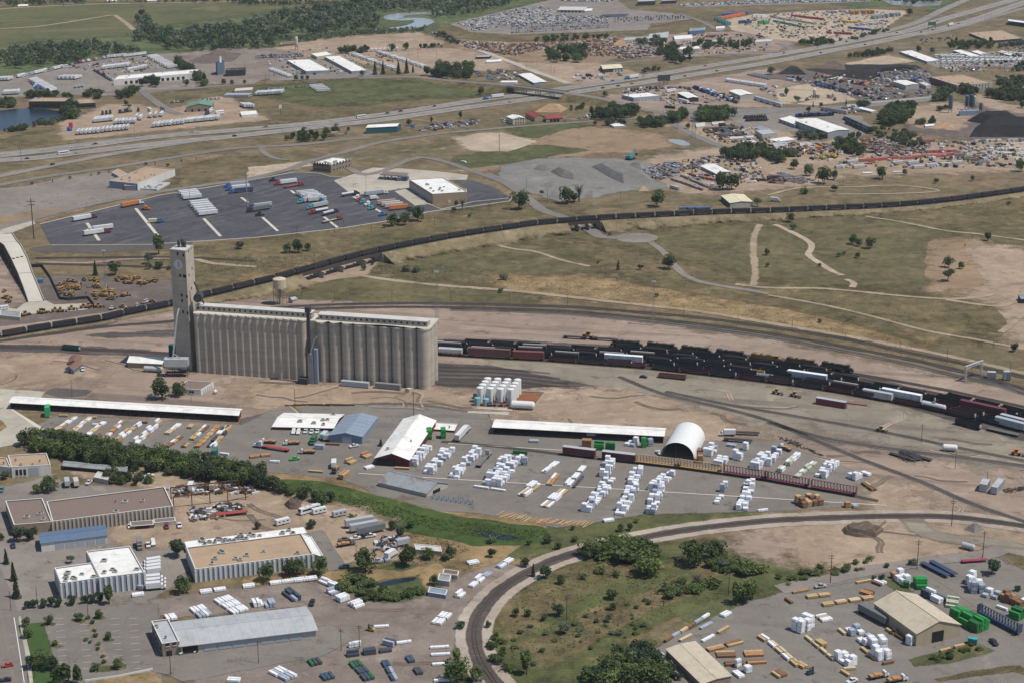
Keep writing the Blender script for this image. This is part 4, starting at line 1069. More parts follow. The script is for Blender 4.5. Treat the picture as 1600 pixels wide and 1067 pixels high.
def rail_bridge(rng_,label,piers):
 a,b=rng_;p0=coal_path.pos(a)
 root=tg_('railway_bridge',label,'bridge',(p0 .x,p0 .y,0));o=Vr((p0 .x,p0 .y,0))
 ps=[p-o for p in coal_path.sub(a-2,b+2)]
 rb(hI,[p-Vr((0,0,.42))for p in ps],5.4,iH,None,0,None,parent=root)
 for s_ in(-2.7,2.7):
  rb(iH,ps,0,iH,None,0,None,prof=[(s_-.15,-2.2,1),(s_-.15,.5,1),(s_+.15,.5,1),(s_+.15,-2.2,1),(s_-.15,-2.2,1)],parent=root)
 for t in(a,b):
  p=coal_path.pos(t);q=coal_path.pos(t+1);d=(q-p).normalized();rz=math.atan2(d.y,d.x)
  m=MB();m.box(-.6,.6,-5,5,0,p.z-2.2);m.box(-.6,.6,-4,4,p.z-2.2,p.z-.5)
  ob=lN('abutment',m.M(aS),root,p-o-Vr((0,0,p.z)),rz)
 for t in piers:
  p=coal_path.pos(a+(b-a)*t);q=coal_path.pos(a+(b-a)*t+1);d=(q-p).normalized();rz=math.atan2(d.y,d.x)
  m=MB();m.box(-.6,.6,-5.2,5.2,0,p.z-3.2);pr=lN('pier',m.M(aS),root,p-o-Vr((0,0,p.z)),rz)
  m=MB();m.box(-.9,.9,-6.2,6.2,p.z-3.2,p.z-2.2);lN('pier_cap',m.M(aS),pr)
rail_bridge(B1,'long steel girder rail bridge on concrete piers under the coal train',(.25,.5,.78))
rail_bridge(B2,'short dark girder rail bridge over the underpass road',(.35,.65))
patch('underpass_floor',Q('452 436 500 441 570 430 598 400 575 392 500 412'),bB,.07,3)
d=4.0;i=0
while d<coal_path.L-10:
 p,a,b=coal_path.pos(d),coal_path.pos(d-5.5),coal_path.pos(d+5.5)
 dv=b-a;rz=math.atan2(dv.y,dv.x)
 dark=i%7 not in(2,5)
 o=sw_('coalcar','coal_gondola',p+Vr((0,0,-.07)),rz,('loaded %s coal gondola, %s from the left in the long coal train'%('black' if dark else 'rust-brown',nth_(i))),hL,'wagons of the long coal train',(.032,.032,.037)if dark else(.05,.04,.036))
 o.rotation_euler[1]=-math.asin(max(-.1,min(.1,dv.z/max(dv.length,.1))))
 d+=16.3;i+=1
# main line behind the elevator
def px_path(ps,step=3.0,z=.05):return Path([at(*p,z)for p in ps],step)
MA=px_path(Q('-60 541 0 533 80 522 162 511 273 502 340 491 400 484 501 477.5 602 475 704 475 800 477 901 480.5 1002 488.5 1104 498 1200 511 1326 531 1400 547 1480 563 1600 588.5 1660 601'))
MBp=px_path(Q('340 497 400 489.5 501 483 602 480.5 704 481 800 483.5 901 488 1002 497 1104 508 1200 521 1326 543 1400 557 1435 564 1510 582 1600 607 1660 622'))
MCp=px_path(Q('704 484.5 800 487 901 492 1002 502 1104 513.5 1200 527 1326 550 1435 572.5 1495 587 1555 600 1600 615 1660 632'))
track('far curving main line track behind the grain elevator',MA,bU,3.2,2.2)
track('middle main line track passing under the signal gantry',MBp,bU,3.2,2.2)
track('near main line track along the pale yard dirt',MCp,eT,3.2,2.2)
# freight yard tracks (front one surveyed, the others parallel)
YF=px_path(Q('560 552 620 551 683 554.5 731 557.5 800 561.5 851 564 926 569.6 1012 576 1053 580.5 1104 586 1200 597.5 1263 606 1342 619 1438 637 1478 646 1549 662 1600 675 1680 697'))
YT=[YF.off(o)for o in(0,5.4,10.8,16.2,21.6,28.5,37)]
nth=[hA,fU,gN,hB,'fifth','sixth',iI]
for i,t in en_(YT):
 a=t.near(560 if i<4 else(640 if i<5 else 960));b=t.L
 seg=Path.__new__(Path);seg.p=t.sub(a,b);seg.c=[.0]
 for u,v in zip(seg.p,seg.p[1:]):seg.c.append(seg.c[-1]+(v-u).length)
 seg.L=seg.c[-1]
 track('%s freight yard track counted from the silver tank side'%nth[i],seg,bU,3.4,1.0)
track('curving loop track sweeping round the green meadow',px_path(Q('1680 836 1600 822 1488 808 1401 806.5 1286 809.5 1200 814 1080 827 1000 841 950 851 900 864 850 882 800 909 768 935 748 962 741 985 743 1012 752 1036 768 1060 785 1085')),bU,5.0,1.2,edge=9)
track('spur track slanting through the yard towards the loop',px_path(Q('967 588.6 1028 613 1080 626 1136 639 1200 657 1270 686 1352 720 1440 753 1516 786 1600 815 1660 835')),eT,2.2,1.6)
track('spur track ending at the loader and the white tank',px_path(Q('1040 612 1136 632 1200 643 1352 669.5 1415 682 1500 700 1600 720 1660 732')),eT,2.2,1.6)
track('spur track beside the heap of black scrap',px_path(Q('1200 660 1286 684 1350 695 1428 706 1520 717 1600 728 1660 738')),eT,2.6,1.6)
for k,yy in en_((574,580,586,592)):
 track('%s empty stub track in the dark ballast beside the silos'%[hY,fU,gN,hB][k],px_path([(560,yy-5),(690,yy),(780,yy+3),(860+k*15,yy+10+k*2)]),bU,3.0,1.0,ballast=False)
track('rusty track past the small rusty-roofed house',px_path(Q('-40 541 60 542 120 545 200 549 272 553')),bU,3.2,1.2)
SD=px_path(Q('690 690 780 698 878 710 931 716.5 991 723.5 1059 731.5 1126 740.5 1197 751 1264 763 1333 775 1372 783'))
track('siding sunk in the lumber yard paving',SD,eG,2.8,.5)
track('old track crossing behind the truck lot',px_path(Q('55 404 150 403 240 402.5 330 405 400 409')),bU,3.2,1.2)
track('track beside the dirt lane behind the truck lot',px_path(Q('55 413 140 414.5 240 418 300 421')),bU,3.2,1.2)
def put_car(path,dist,kind,name,label,color,group=None,cat=hL,flip=False):
 p,a,b=path.pos(dist),path.pos(dist-5),path.pos(dist+5);dv=b-a
 return sw_(kind,name,p+Vr((0,0,.55)),math.atan2(dv.y,dv.x)+(math.pi if flip else 0),label,cat,group,color)
LEN=dict(coalcar=16.3,hopper_empty=16.3,boxcar=18.4,boxcar_red=20,autorack=27.2,boxcar_white=24.2,cov_hopper=17.6,tankcar=16.4,flatcar=18.4,gondola=17.6,centrebeam=23.6,loco=21.2)
def centrebeam(path,dist,label,color,group=None):
 r=put_car(path,dist,'centrebeam','centrebeam_railcar',label,color,group)
 for i in rg_(1,14):
  x=-11.2+i*1.6;lN('post',post,r,(x,0,0),color=color)
  lN('diagonal',diag,r,(x,0,0),color=color)if i<13 else None
 return r
BLK,BRN,RED,MAR=(.045,.043,.046),(.095,.06,.048),(.13,.035,.03),(.085,.03,.03)
yrng=random.Random(4)
FN=[0]*7
def fill(ti,x0,x1,mix,flip=False):
 t=YT[ti];d=t.near(x0);e=t.near(x1);k=0
 while d<e:
  kind,col,lab,nm=mix[k%len(mix)];k+=1
  L_=LEN[kind];put_car(t,d+L_/2,kind,nm,'%s, %s plain car from the left on the %s yard track'%(lab,nth_(FN[ti]),nth[ti]),col,'freight cars standing in the yard');FN[ti]+=1;d+=L_
hop=(eH,BLK,'open black hopper car',gF)
hop2=('coalcar',BLK,'black coal-filled hopper car',gF)
hbr=(eH,BRN,'open rust-brown hopper car',gF)
gmr=(dY,MAR,'low dark maroon gondola',cS)
gbk=(dY,BLK,'low black gondola',cS)
cvb=(hK,(.06,.045,.04),'dark brown covered hopper',hR)
def single(ti,x,kind,col,lab,nm):put_car(YT[ti],YT[ti].near(x),kind,nm,lab,col)
single(0,707,hK,(.5,.5,.5),'light grey ribbed covered hopper beside the tall silos',hR)
single(0,764,'autorack',(.15,.07,.065),'long maroon high box car at the left of the front yard row',cY)
single(0,826,'boxcar_red',(.17,.05,.05),'maroon box car with white roof ends in the front yard row',cY)
fill(0,853,960,[gmr,gbk,hbr])
single(0,990,dY,(.15,.05,.045),'dark red gondola with an orange rim in the front yard row',cS)
fill(0,1015,1340,[gbk,gmr,hop,gmr,hbr])
single(0,1367,fT,(.42,.42,.42),'pale grey box car with a rusty roof in the front yard row',cY)
fill(0,1395,1440,[gmr])
single(0,1460,'tankcar',(.5,.52,.54),'silver tank car in the front yard row','tank_car')
fill(0,1484,1546,[hbr,gbk])
single(0,1575,fT,(.36,.38,.40),'pale grey box car at the right end of the front yard row',cY)
fill(0,1600,1650,[gbk])
fill(1,690,930,[hop,cvb,gbk]);single(1,974,fE,(.6,.6,.58),'long car with a white roof beside the red gondola',cY)
fill(1,1012,1150,[hop,gbk,hop]);single(1,1182,dY,(.55,.55,.56),'gondola with a white tarpaulin edge in the second yard row',cS);fill(1,1208,1370,[gbk,hbr,cvb])
single(1,1412,fE,(.62,.62,.6),'long white-topped box car with an orange end in the yard',cY);fill(1,1448,1560,[gmr,hbr])
single(1,1586,fT,(.09,.22,.42),'bright blue car at the right edge of the yard',cY)
fill(2,683,960,[cvb,hop,hop2]);single(2,975,gM,(.35,.12,.1),'pink-topped flat car in the middle of the yard',gU);fill(2,1010,1140,[hop2,hop,hop])
single(2,1174,dY,(.55,.42,.16),'yellow-topped gondola among black hopper cars',cS);fill(2,1196,1225,[hop]);single(2,1265,fE,(.42,.46,.46),'pale green-grey long box car in the yard',cY)
single(2,1310,dY,(.16,.27,.4),'blue gondola next to the pale long box car',cS);fill(2,1330,1480,[hop,hbr,hop,gmr])
single(2,1535,'autorack',(.13,.03,.035),'long bright maroon box car at the right of the yard',cY);fill(2,1565,1640,[hop])
fill(3,690,1010,[hop2,hbr,hop,cvb]);fill(3,1020,1420,[hop,hop2,hbr,gmr]);single(3,1440,dY,(.2,.05,.05),'dark red open-sided car with white slots in the yard',cS);fill(3,1465,1640,[hop])
single(4,705,gM,(.45,.3,.18),'flat car with an orange-brown deck at the left of the yard',gU);fill(4,725,1040,[hop,hbr,hop,gmr]);fill(4,1050,1330,[hop2,hop,hbr]);fill(4,1480,1640,[hop,hop])
fill(5,965,1260,[hop,hop2,hbr])
d0=YT[6].near(1335)
for i in rg_(7):
 lab=['front locomotive of the long line, dark with a yellow cab end','second locomotive from the right in the yard line, brown-yellow body','third locomotive from the right with a bright yellow hood'][i]if i<3 else 'dark locomotive in the left half of the yard engine line'
 put_car(YT[6],d0-10-i*21.6,'loco','locomotive',lab,[(.05,.045,.03),(.16,.09,.03),(.30,.19,.05),(.06,.05,.035)][min(i,3)],'locomotives lined up in the yard','locomotive')
def lone(kind,T,p,q,lab,nm,col,z=.3):
 P=at(*T(*p));return sw_(kind,nm,P+Vr((0,0,z)),head(T,p,q),lab,hL,None,col)
lone(dY,T11,(990,362),(1090,372),'open rust-brown slatted gondola alone beside the yard',cS,(.22,.1,.07))
lone(fT,T12,(390,530),(480,545),'short dark red box car body with a white door on the ground',cY,(.17,.04,.045),-.6)
lone(gM,T12,(515,515),(590,525),'rusty flat car lying beside the dark red box car',gU,(.2,.1,.08),-.5)
lone(eH,T12,(1235,660),(1310,680),'black open hopper car alone below the yard rows',gF,(.03,.03,.035))
lone(gM,T12,(1450,700),(1560,725),'grey flat car at the right edge below the yard rows',gU,(.12,.12,.11))
put_car(SD,SD.near(905.5),fT,cY,'dark red box car on the lumber siding, left of the pair',(.12,.03,.035))
put_car(SD,SD.near(963),fT,cY,'dark red box car on the lumber siding, next to the tan centre-beam cars',(.10,.03,.035))
for x,lab,col in((1026,'tan centre-beam lumber car in front of the white arched shed',(.42,.25,.10)),(1094,'tan centre-beam lumber car right of the arched shed',(.42,.25,.10)),(1163,'maroon centre-beam lumber car next to the tan ones',(.17,.045,.06)),(1231,'maroon centre-beam lumber car in the middle of the three maroon ones',(.17,.045,.06)),(1299,'maroon centre-beam lumber car at the right end of the siding',(.17,.045,.06))):
 centrebeam(SD,SD.near(x),lab,col)
BL=Path([at(*T16(1165,705)),at(*T16(1345,800))],3)
centrebeam(BL,BL.L/2,'dark blue centre-beam rail car in the lower right yard',(.05,.07,.13))
gp_=at(*Tile(1360,500,6.667)(985,640));gq=at(*Tile(1360,500,6.667)(1150,580))
root=tg_('signal_gantry','grey lattice signal gantry spanning the main line tracks','gantry',gp_)
v=gq-gp_;Lg=v.length;rz=math.atan2(v.y,v.x);root.rotation_euler=(0,0,rz)
for x in(0,Lg):
 m=lattice(9,.7,.5,6,.08);lN('leg',m.M(aM),root,(x,0,0))
m=MB()
for y in(-.6,.6):
 for z in(8.2,9.4):m.bar((-1,y,z),(Lg+1,y,z),.1)
k=int(Lg/1.4)
for i in rg_(k):
 x=Lg*i/k;x2=Lg*(i+1)/k
 for y in(-.6,.6):m.bar((x,y,8.2),(x2,y,9.4),.06)
 m.bar((x,-.6,9.4),(x2,.6,9.4),.05)
m.box(-1,Lg+1,-.55,.55,9.44,9.5)
lN('truss',m.M(aM),root)
for x in(Lg*.3,Lg*.7):lN('signal_head',MB().box(x-.3,x+.3,-.9,-.6,6.6,8.2).M(aL),root)
# building materials
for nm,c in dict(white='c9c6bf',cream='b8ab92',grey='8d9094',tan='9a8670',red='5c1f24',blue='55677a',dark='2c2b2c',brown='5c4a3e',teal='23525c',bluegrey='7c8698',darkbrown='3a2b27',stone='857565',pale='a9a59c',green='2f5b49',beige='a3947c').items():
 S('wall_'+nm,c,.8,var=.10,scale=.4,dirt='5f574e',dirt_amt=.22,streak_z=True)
for nm,c in dict(white='dcdad4',tan='a58d72',brown='78675e',bluegrey='7d8b99',blue='566a82',red='8f3b36',green='5f8a74',rust='75574b',grey='a5a7a8',cream='cfc6a6',beige='b8ac96',pale='bdbab3',dark='3b3a3b',darkblue='2c3b52').items():
 S('roof_'+nm,c,.75,var=.12,scale=.35,dirt='756a5f',dirt_amt=.4,dscale=.13)
S('hvac','a6a49e',.6,var=.15,dirt='5b554e')
S('door_grey','9aa0a4',.6,var=.1)
S(fK,'17181b',.8,var=.1)
S(bZ,'c9c7c1',.7,var=.06)
S(eO,'8b8f90',.6,var=.2,scale=.3,dirt='6b4034',dirt_amt=.9,dscale=.09)
def bld(name,label,A,P,Q,dy,T=ID,wall=bS,roof=aB,kind='flat',ridge='P',rise=2.0,over=.4,parapet=.5,doors=(),wins=(),vents=0,ribs=None,cat='building',open_=None,walls2=None,coping=True,seed=0,ventk=None,h=None):
 A_,P_,Q_=T(*A),T(*P),T(*Q)
 if h is None:h=ha(A_[0],A_[1]+dy/T.k,dy/T.k)
 if h<4.5:parapet=min(parapet,.12)
 a,p,q=at(*A_,h),at(*P_,h),at(*Q_,h)
 o=Vr((a.x,a.y,0));ep=p-a;eq=q-a;ep.z=eq.z=0
 root=tg_(name,label,cat,o)
 flip=eq.x*ep.y-eq.y*ep.x<0
 c4=[Vr((0,0,0)),eq.copy(),eq+ep,ep.copy()]
 up,uq=ep.normalized(),eq.normalized();lp_,lq_=ep.length,eq.length
 ctr=(ep+eq)/2
 nP=Vr((-up.y,up.x,0));nP=-nP if nP.dot(ctr)>0 else nP
 nQ=Vr((-uq.y,uq.x,0));nQ=-nQ if nQ.dot(ctr)>0 else nQ
 edges={'Q':(Vr((0,0,0)),uq,lq_,nQ),'P':(Vr((0,0,0)),up,lp_,nP),'Q2':(ep.copy(),uq,lq_,-nQ),'P2':(eq.copy(),up,lp_,-nP)}
 th=.25
 for en,(s0,u,L,n)in edges.items():
  m=MB()
  x0,x1=s0,s0+u*L;i0,i1=x0-n*th,x1-n*th
  if en in('Q','Q2'):x0,x1,i0,i1=x0+u*.001,x1-u*.001,i0+u*.001,i1-u*.001
  gable=kind==bI and en[0]!=ridge
  if open_==en:
   nb=max(3,int(L/6))if L>12 else 2
   for k in rg_(nb+1):
    c=s0+u*(L*k/nb);mm=MB();mm.box(c.x-.15,c.x+.15,c.y-.15,c.y+.15,0,h)
    lN('post',mm.M(cM),root)
   m.hx([(v.x,v.y,zz)for zz in(h-.7,h)for v in(x0,x1,i1,i0)])
   lN('fascia',m.M(wall),root)
   for k in rg_(1,nb):
    c=s0+u*(L*k/nb);dpt=(lp_ if en[0]=='Q' else lq_)
    e0,e1=c-n*dpt*.45,c-n*(dpt-.5);mm=MB();w_=u*.1
    mm.hx([(v.x,v.y,zz)for zz in(0,h-.3)for v in(e0-w_,e1-w_,e1+w_,e0+w_)])
    lN('partition',mm.M(dQ),root)
   continue
  if gable:
   md,im=(x0+x1)/2,(i0+i1)/2
   m.add([(v.x,v.y,0)for v in(x0,x1)]+[(x1 .x,x1 .y,h),(md.x,md.y,h+rise),(x0 .x,x0 .y,h)]+[(v.x,v.y,0)for v in(i0,i1)]+[(i1 .x,i1 .y,h),(im.x,im.y,h+rise),(i0 .x,i0 .y,h)],[(0,1,2,3,4),(9,8,7,6,5),(0,5,6,1),(1,6,7,2),(2,7,8,3),(3,8,9,4),(4,9,5,0)])
  else:
   m.hx([(v.x,v.y,zz)for zz in(0,h)for v in(x0,x1,i1,i0)])
  wm=walls2 .get(en,wall)if walls2 else wall
  lN('wall',m.M(wm),root)
  if ribs and en in('P','Q'):
   mm=MB();nr=int(L/ribs[0])
   for k in rg_(nr+1):
    c=s0+u*(L*k/nr);w_=u*ribs[1];e0=c+n*ribs[2]
    mm.hx([(v.x,v.y,zz)for zz in(0,h-.3)for v in(c-w_,c+w_,e0+w_,e0-w_)])
   lN('wall_rib',mm.M(ribs[3]),root,kind=dB)
 if kind=='flat':
  zr=h-parapet
  m=MB();ins=[(c+(ctr-c).normalized()*.3)for c in c4];m.add([(v.x,v.y,zr)for v in ins],[(0,1,2,3)]if not flip else[(3,2,1,0)])
  rf=lN('roof',m.M(roof),root)
  if coping:
   m=MB()
   for en,(s0,u,L,n)in edges.items():
    x0,x1=s0+n*.08,s0+u*L+n*.08;i0,i1=s0-n*.38,s0+u*L-n*.38
    if en in('P','P2'):e=u*.39;x0,i0,x1,i1=x0+e,i0+e,x1-e,i1-e
    m.hx([(v.x,v.y,zz)for zz in(h+.003,h+.15)for v in(x0,x1,i1,i0)])
   lN('coping',m.M(bZ if coping is True else coping),root)
  zroof=lambda s_,t_:zr
 else:
  uR,LR,uS,LS=(up,lp_,uq,lq_)if ridge=='P' else(uq,lq_,up,lp_)
  e0,e1=-uR*over,uR*(LR+over)
  rf=None
  for side in(0,1):
   eav=(-uS*over)if side==0 else uS*(LS+over)
   rdg=uS*LS/2;ze=h-rise*over/(LS/2)
   ps=[(e0+eav,ze),(e1+eav,ze),(e1+rdg,h+rise),(e0+rdg,h+rise)]
   m=MB();m.hx([(v.x,v.y,z_+dz)for dz in(.02,.22)for v,z_ in ps])
   r_=lN('roof',m.M(roof),root);rf=rf or r_
   mm=MB();ns=max(4,int(LR/4))
   for k in rg_(1,ns):
    t=e0+(e1-e0)*(k/ns);a0,a1=t+eav,t+rdg;w_=uR*.05
    mm.hx([(v.x,v.y,z_+dz)for dz in(.22,.29)for v,z_ in((a0-w_,ze),(a0+w_,ze),(a1+w_,h+rise),(a1-w_,h+rise))])
   lN('roof_seam',mm.M(roof),r_,kind=dB)
  m=MB();a0,a1=e0+rdg,e1+rdg;w_=uS*.3
  m.hx([(v.x,v.y,z_)for z_ in(h+rise+.1,h+rise+.33)for v in(a0-w_,a1-w_,a1+w_,a0+w_)])
  lN('ridge_cap',m.M(roof),root)
  def zroof(s_,t_):
   k=(t_ if ridge=='Q' else s_);return h+.2+rise*(1-abs(k*2-1))
 for spec,nm in[(d_,'door')for d_ in doors]+[(w_,hC)for w_ in wins]:
  en,f0,f1,cnt,z0,hh,ww,mt=spec
  s0,u,L,n=edges[en]
  for k in rg_(cnt):
   t=f0+(f1-f0)*((k+.5)/cnt)
   c=s0+u*(L*t);m=MB();w_=u*(ww/2);e=n*.12
   m.hx([(v.x,v.y,zz)for zz in(max(.02,z0),min(z0+hh,h-.15))for v in(c-w_-n*.05,c+w_-n*.05,c+w_+e,c-w_+e)])
   ob=lN(nm,m.M(mt),root)
   if nm==hC and T.k<20 and cnt<=12:
    f=MB();sl=n*.28;f.hx([(v.x,v.y,zz)for zz in(z0-.18,z0-.03)for v in(c-w_*1.1,c+w_*1.1,c+w_*1.1+sl,c-w_*1.1+sl)])
    lN('sill',f.M(bZ),ob)
 rr=random.Random(seed+7)
 for k in rg_(vents):
  s_,t_=rr.uniform(.1,.9),rr.uniform(.12,.88);c=eq*s_+ep*t_;z_=zroof(s_,t_)-.1
  m=MB();kk=ventk or rr.choice((gR,gR,'cyl'))
  if kk==gR:
   w_,l_,hh=rr.uniform(.6,1.3),rr.uniform(.7,1.6),rr.uniform(.7,1.5)
   m.box(c.x-w_,c.x+w_,c.y-l_,c.y+l_,z_,z_+hh);m.box(c.x-w_*.6,c.x+w_*.6,c.y-l_*.6,c.y+l_*.6,z_+hh,z_+hh+.2,1)
  else:
   m.tu((c.x,c.y,z_),(c.x,c.y,z_+1.1),.35,.35,8);m.tu((c.x,c.y,z_+1.1),(c.x,c.y,z_+1.35),.55,.3,8,1)
  lN('roof_vent',m.M(['hvac',aL]),root)
 return root,h,c4
# grain elevator
def elevator():
 K=Tile(250,370,4.27)
 hT=ha(299.9,579.6,185)
 bc=at(299.9,579.6)
 root=tg_('grain_elevator','tall concrete grain elevator with a square tower and rows of silos','grain elevator',bc);o=bc.copy()
 W=lambda v:v-o
 a,p,q=at(291.7,394.6,hT),at(267.6,392,hT),at(304.3,386.4,hT)
 a=Vr((bc.x,bc.y,0));sh=at(291.7,394.6,hT)-a;sh.z=0
 ep=p-sh-a;eq=q-sh-a;ep.z=eq.z=0
 c=[Vr((0,0,0)),eq,eq+ep,ep]
 m=MB();m.pz([(v.x,v.y)for v in c],0,hT);lN('tower',m.M(cH),root)
 tw=root.children[0]
 m=MB();ct_=(eq+ep)/2;r2=[ct_+(v-ct_)*1.03 for v in c];m.pz([(v.x,v.y)for v in r2],hT+.003,hT+.9);m2=[ct_+(v-ct_)*.9 for v in c]
 lN('tower_parapet',m.M(aS),tw)
 m=MB();m.pz([(v.x,v.y)for v in m2],hT+.9,hT+1.0);lN('tower_roof',m.M(cJ),tw)
 mid=(eq+ep)/2
 for dx,hh,w in((-1.5,4.5,.9),(.5,5.5,.7),(2.0,4,.8)):
  m=MB();m.tu((mid.x+dx,mid.y,hT+1),(mid.x+dx,mid.y,hT+hh),w,w,10);m.tu((mid.x+dx,mid.y,hT+hh),(mid.x+dx,mid.y,hT+hh+.8),w*1.3,w*.5,10)
  lN('roof_machine',m.M(aL),tw)
 m=MB()
 for x_,y_ in Q('-3.4 -2 3.4 -2 3.4 2 -3.4 2'):m.bar((mid.x+x_,mid.y+y_,hT+1),(mid.x+x_,mid.y+y_,hT+2.1),.06)
 m.bar((mid.x-3.4,mid.y-2,hT+2.1),(mid.x+3.4,mid.y-2,hT+2.1),.06);m.bar((mid.x-3.4,mid.y+2,hT+2.1),(mid.x+3.4,mid.y+2,hT+2.1),.06)
 lN('roof_railing',m.M(aV),tw)
 up=ep.normalized();nP=Vr((-up.y,up.x,0));nP=-nP if nP.dot(ct_)>0 else nP
 uq=eq.normalized();nQ=Vr((-uq.y,uq.x,0));nQ=-nQ if nQ.dot(ct_)>0 else nQ
 def on(e,u,n,t,z):v=e*t;return Vr((v.x,v.y,z))+n*.05
 lz=lambda zy:hT*(1-(zy-105)/790)
 cc=on(ep,up,nP,.50,lz(190));m=MB();m.tu(cc-nP*.2,cc+nP*.12,2.9,2.9,28)
 em=lN('round_emblem',m.M(bZ),tw)
 m=MB();cc2=cc+nP*.13
 m.hx([tuple(cc2+up*x_+Vr((0,0,z_))+nP*d_)for d_ in(0,.06)for x_,z_ in((-.3,-1.7),(.3,-1.7),(-.2,1.9),(-.6,1.6))])
 m.hx([tuple(cc2+up*x_+Vr((0,0,z_))+nP*d_)for d_ in(0,.05)for x_,z_ in((-.3,-1.7),(-1.3,-.6),(-1.2,-.2),(-.2,-1.1))])
 lN('emblem_mark',m.M(aV),em)
 for t,zy in((.18,262),(.08,265),(.42,262),(.05,398),(.38,392),(.38,428),(.06,508),(.36,502),(.12,125),(.5,120)):
  w0=on(ep,up,nP,t,lz(zy));m=MB()
  m.hx([tuple(w0+up*x_+Vr((0,0,z_))+nP*d_)for d_ in(-.1,.05)for x_,z_ in((-.55,-.9),(.55,-.9),(.55,.9),(-.55,.9))]);lN(hC,m.M(fK),tw)
 for t,zy in((.3,265),(.7,235),(.5,360),(.3,430),(.75,100),(.4,110)):
  w0=on(eq,uq,nQ,t,lz(zy));m=MB()
  m.hx([tuple(w0+uq*x_+Vr((0,0,z_))+nQ*d_)for d_ in(-.1,.05)for x_,z_ in((-.5,-.8),(.5,-.8),(.5,.8),(-.5,.8))]);lN(hC,m.M(fK),tw)
 m=MB()
 for k in rg_(1,12):
  zz=hT*k/12;r2=[ct_+(v-ct_)*1.004 for v in c];m.pz([(v.x,v.y)for v in r2],zz,zz+.18)
 lN('form_joint',m.M(cH),tw,kind=dB)
 hS=ha(665.6,609,93)
 def bins(f0,f1,n,rfac,rows,web,nm,height):
  p0,p1=at(*f0),at(*f1);d=p1-p0;sp=d.length/(n-1);u=d.normalized();back=Vr((-u.y,u.x,0));r=sp*.5*rfac
  for k in rg_(n):
   cpos=p0+u*sp*k+back*r
   m=MB();m.la_((cpos.x-o.x,cpos.y-o.y,0),[(r,0),(r,height)],40);m.smooth=True
   me=m.M(cH,auto=True);lN(hM,me,root)
  for rw in rg_(1,rows):
   for k in((0,n-1)):
    cpos=p0+u*sp*k+back*(r+sp*rw)
    m=MB();m.la_((cpos.x-o.x,cpos.y-o.y,0),[(r,0),(r,height)],32);me=m.M(cH,smooth=True,auto=True);lN(hM,me,root)
  for k in rg_(1,n-1):
   cpos=p0+u*sp*k+back*(r+sp*(rows-1))
   m=MB();m.la_((cpos.x-o.x,cpos.y-o.y,0),[(r,0),(r,height)],24);me=m.M(cH,smooth=True,auto=True);lN(hM,me,root)
  a0,a1=p0+back*(r*web)-u*r*.6,p1+back*(r*web)+u*r*.6;b0,b1=a0+back*(sp*(rows-1)+r),a1+back*(sp*(rows-1)+r)
  m=MB();m.pz([(v.x-o.x,v.y-o.y)for v in(a0,a1,b1,b0)],0,height-.05);lN('bin_wall',m.M(cH),root)
  m=MB();ps=[]
  for k in rg_(n):
   cpos=p0+u*sp*k+back*r
   for t in rg_(-4,5):
    an=-math.pi/2+t*math.pi/9*(1.15 if k in(0,n-1)else 1)
    ps.append(cpos+(u*math.cos(an)+back*math.sin(an))*(r+.35))
  pb=[p1+back*(r*2+sp*(rows-1))+u*(r),p0+back*(r*2+sp*(rows-1))-u*r]
  poly=[(v.x-o.x,v.y-o.y)for v in ps+pb]
  m.pz(poly,height+.002,height+.9);lN('roof_slab',m.M(bJ),root)
  return p0,p1,u,back,sp,r
 A0=bins((311,582.5),(474,594.5),15,.84,4,.36,'silo_small',hS*1.0)
 A1=bins((504,596.9),(660.5,608.6),9,1.02,3,.95,'silo_large',hS*.985)
 def gallery(p0,p1,b0,depth,z0,hh,n):
  d=p1-p0;u=d.normalized();back=Vr((-u.y,u.x,0));L=d.length;s0=p0+back*b0-o
  f=[s0,s0+u*L,s0+u*L+back*depth,s0+back*depth]
  m=MB();m.pz([(v.x,v.y)for v in f],z0,z0+hh);g_=lN('conveyor_gallery',m.M(aS),root)
  f2=[s0-u*.4-back*.4,s0+u*(L+.4)-back*.4,s0+u*(L+.4)+back*(depth+.4),s0-u*.4+back*(depth+.4)]
  m=MB();m.pz([(v.x,v.y)for v in f2],z0+hh+.003,z0+hh+.4);lN('gallery_roof',m.M(cJ),g_)
  for k in rg_(n):
   cpos=s0+u*(L*(k+.5)/n)-back*.06;m=MB()
   m.hx([tuple(cpos+u*x_+Vr((0,0,z_))+back*d_)for d_ in(0,.1)for x_,z_ in((-.55,z0+1.0),(.55,z0+1.0),(.55,z0+hh-.7),(-.55,z0+hh-.7))]);lN(hC,m.M(fK),g_)
 gallery(A0[0]-A0[2]*2,A0[1]+A0[2]*4.5,5,5.5,hS+.9,2.9,22)
 gallery(A1[0]-A1[2]*3,A1[1]+A1[2]*2,5,5.5,hS*.985+.9,2.9,19)
 cA,cB=A0[1]+A0[3]*2.6,A1[0]+A1[3]*3.2;m=MB();m.pz([(v.x-o.x,v.y-o.y)for v in(cA,cB,cB+A1[3]*14,cA+A0[3]*14)],0,hS*.98);lN('link_wall',m.M(cH),root)
 m=MB();m.pz([(v.x-o.x,v.y-o.y)for v in(cA,cB,cB+A1[3]*14,cA+A0[3]*14)],hS*.982,hS*.982+.9);lN('roof_slab',m.M(bJ),root)
 mp=at(486,600)-o;u=A1[2];back=A1[3]
 def bx_(nm,c,w,d_,z0,z1,mat,par=root):
  m=MB();f=[c-u*w,c+u*w,c+u*w+back*d_,c-u*w+back*d_];m.pz([(v.x,v.y)for v in f],z0,z1);return lN(nm,m.M(mat),par)
 lg=bx_('loading_leg',mp,1.6,3,0,18,aV)
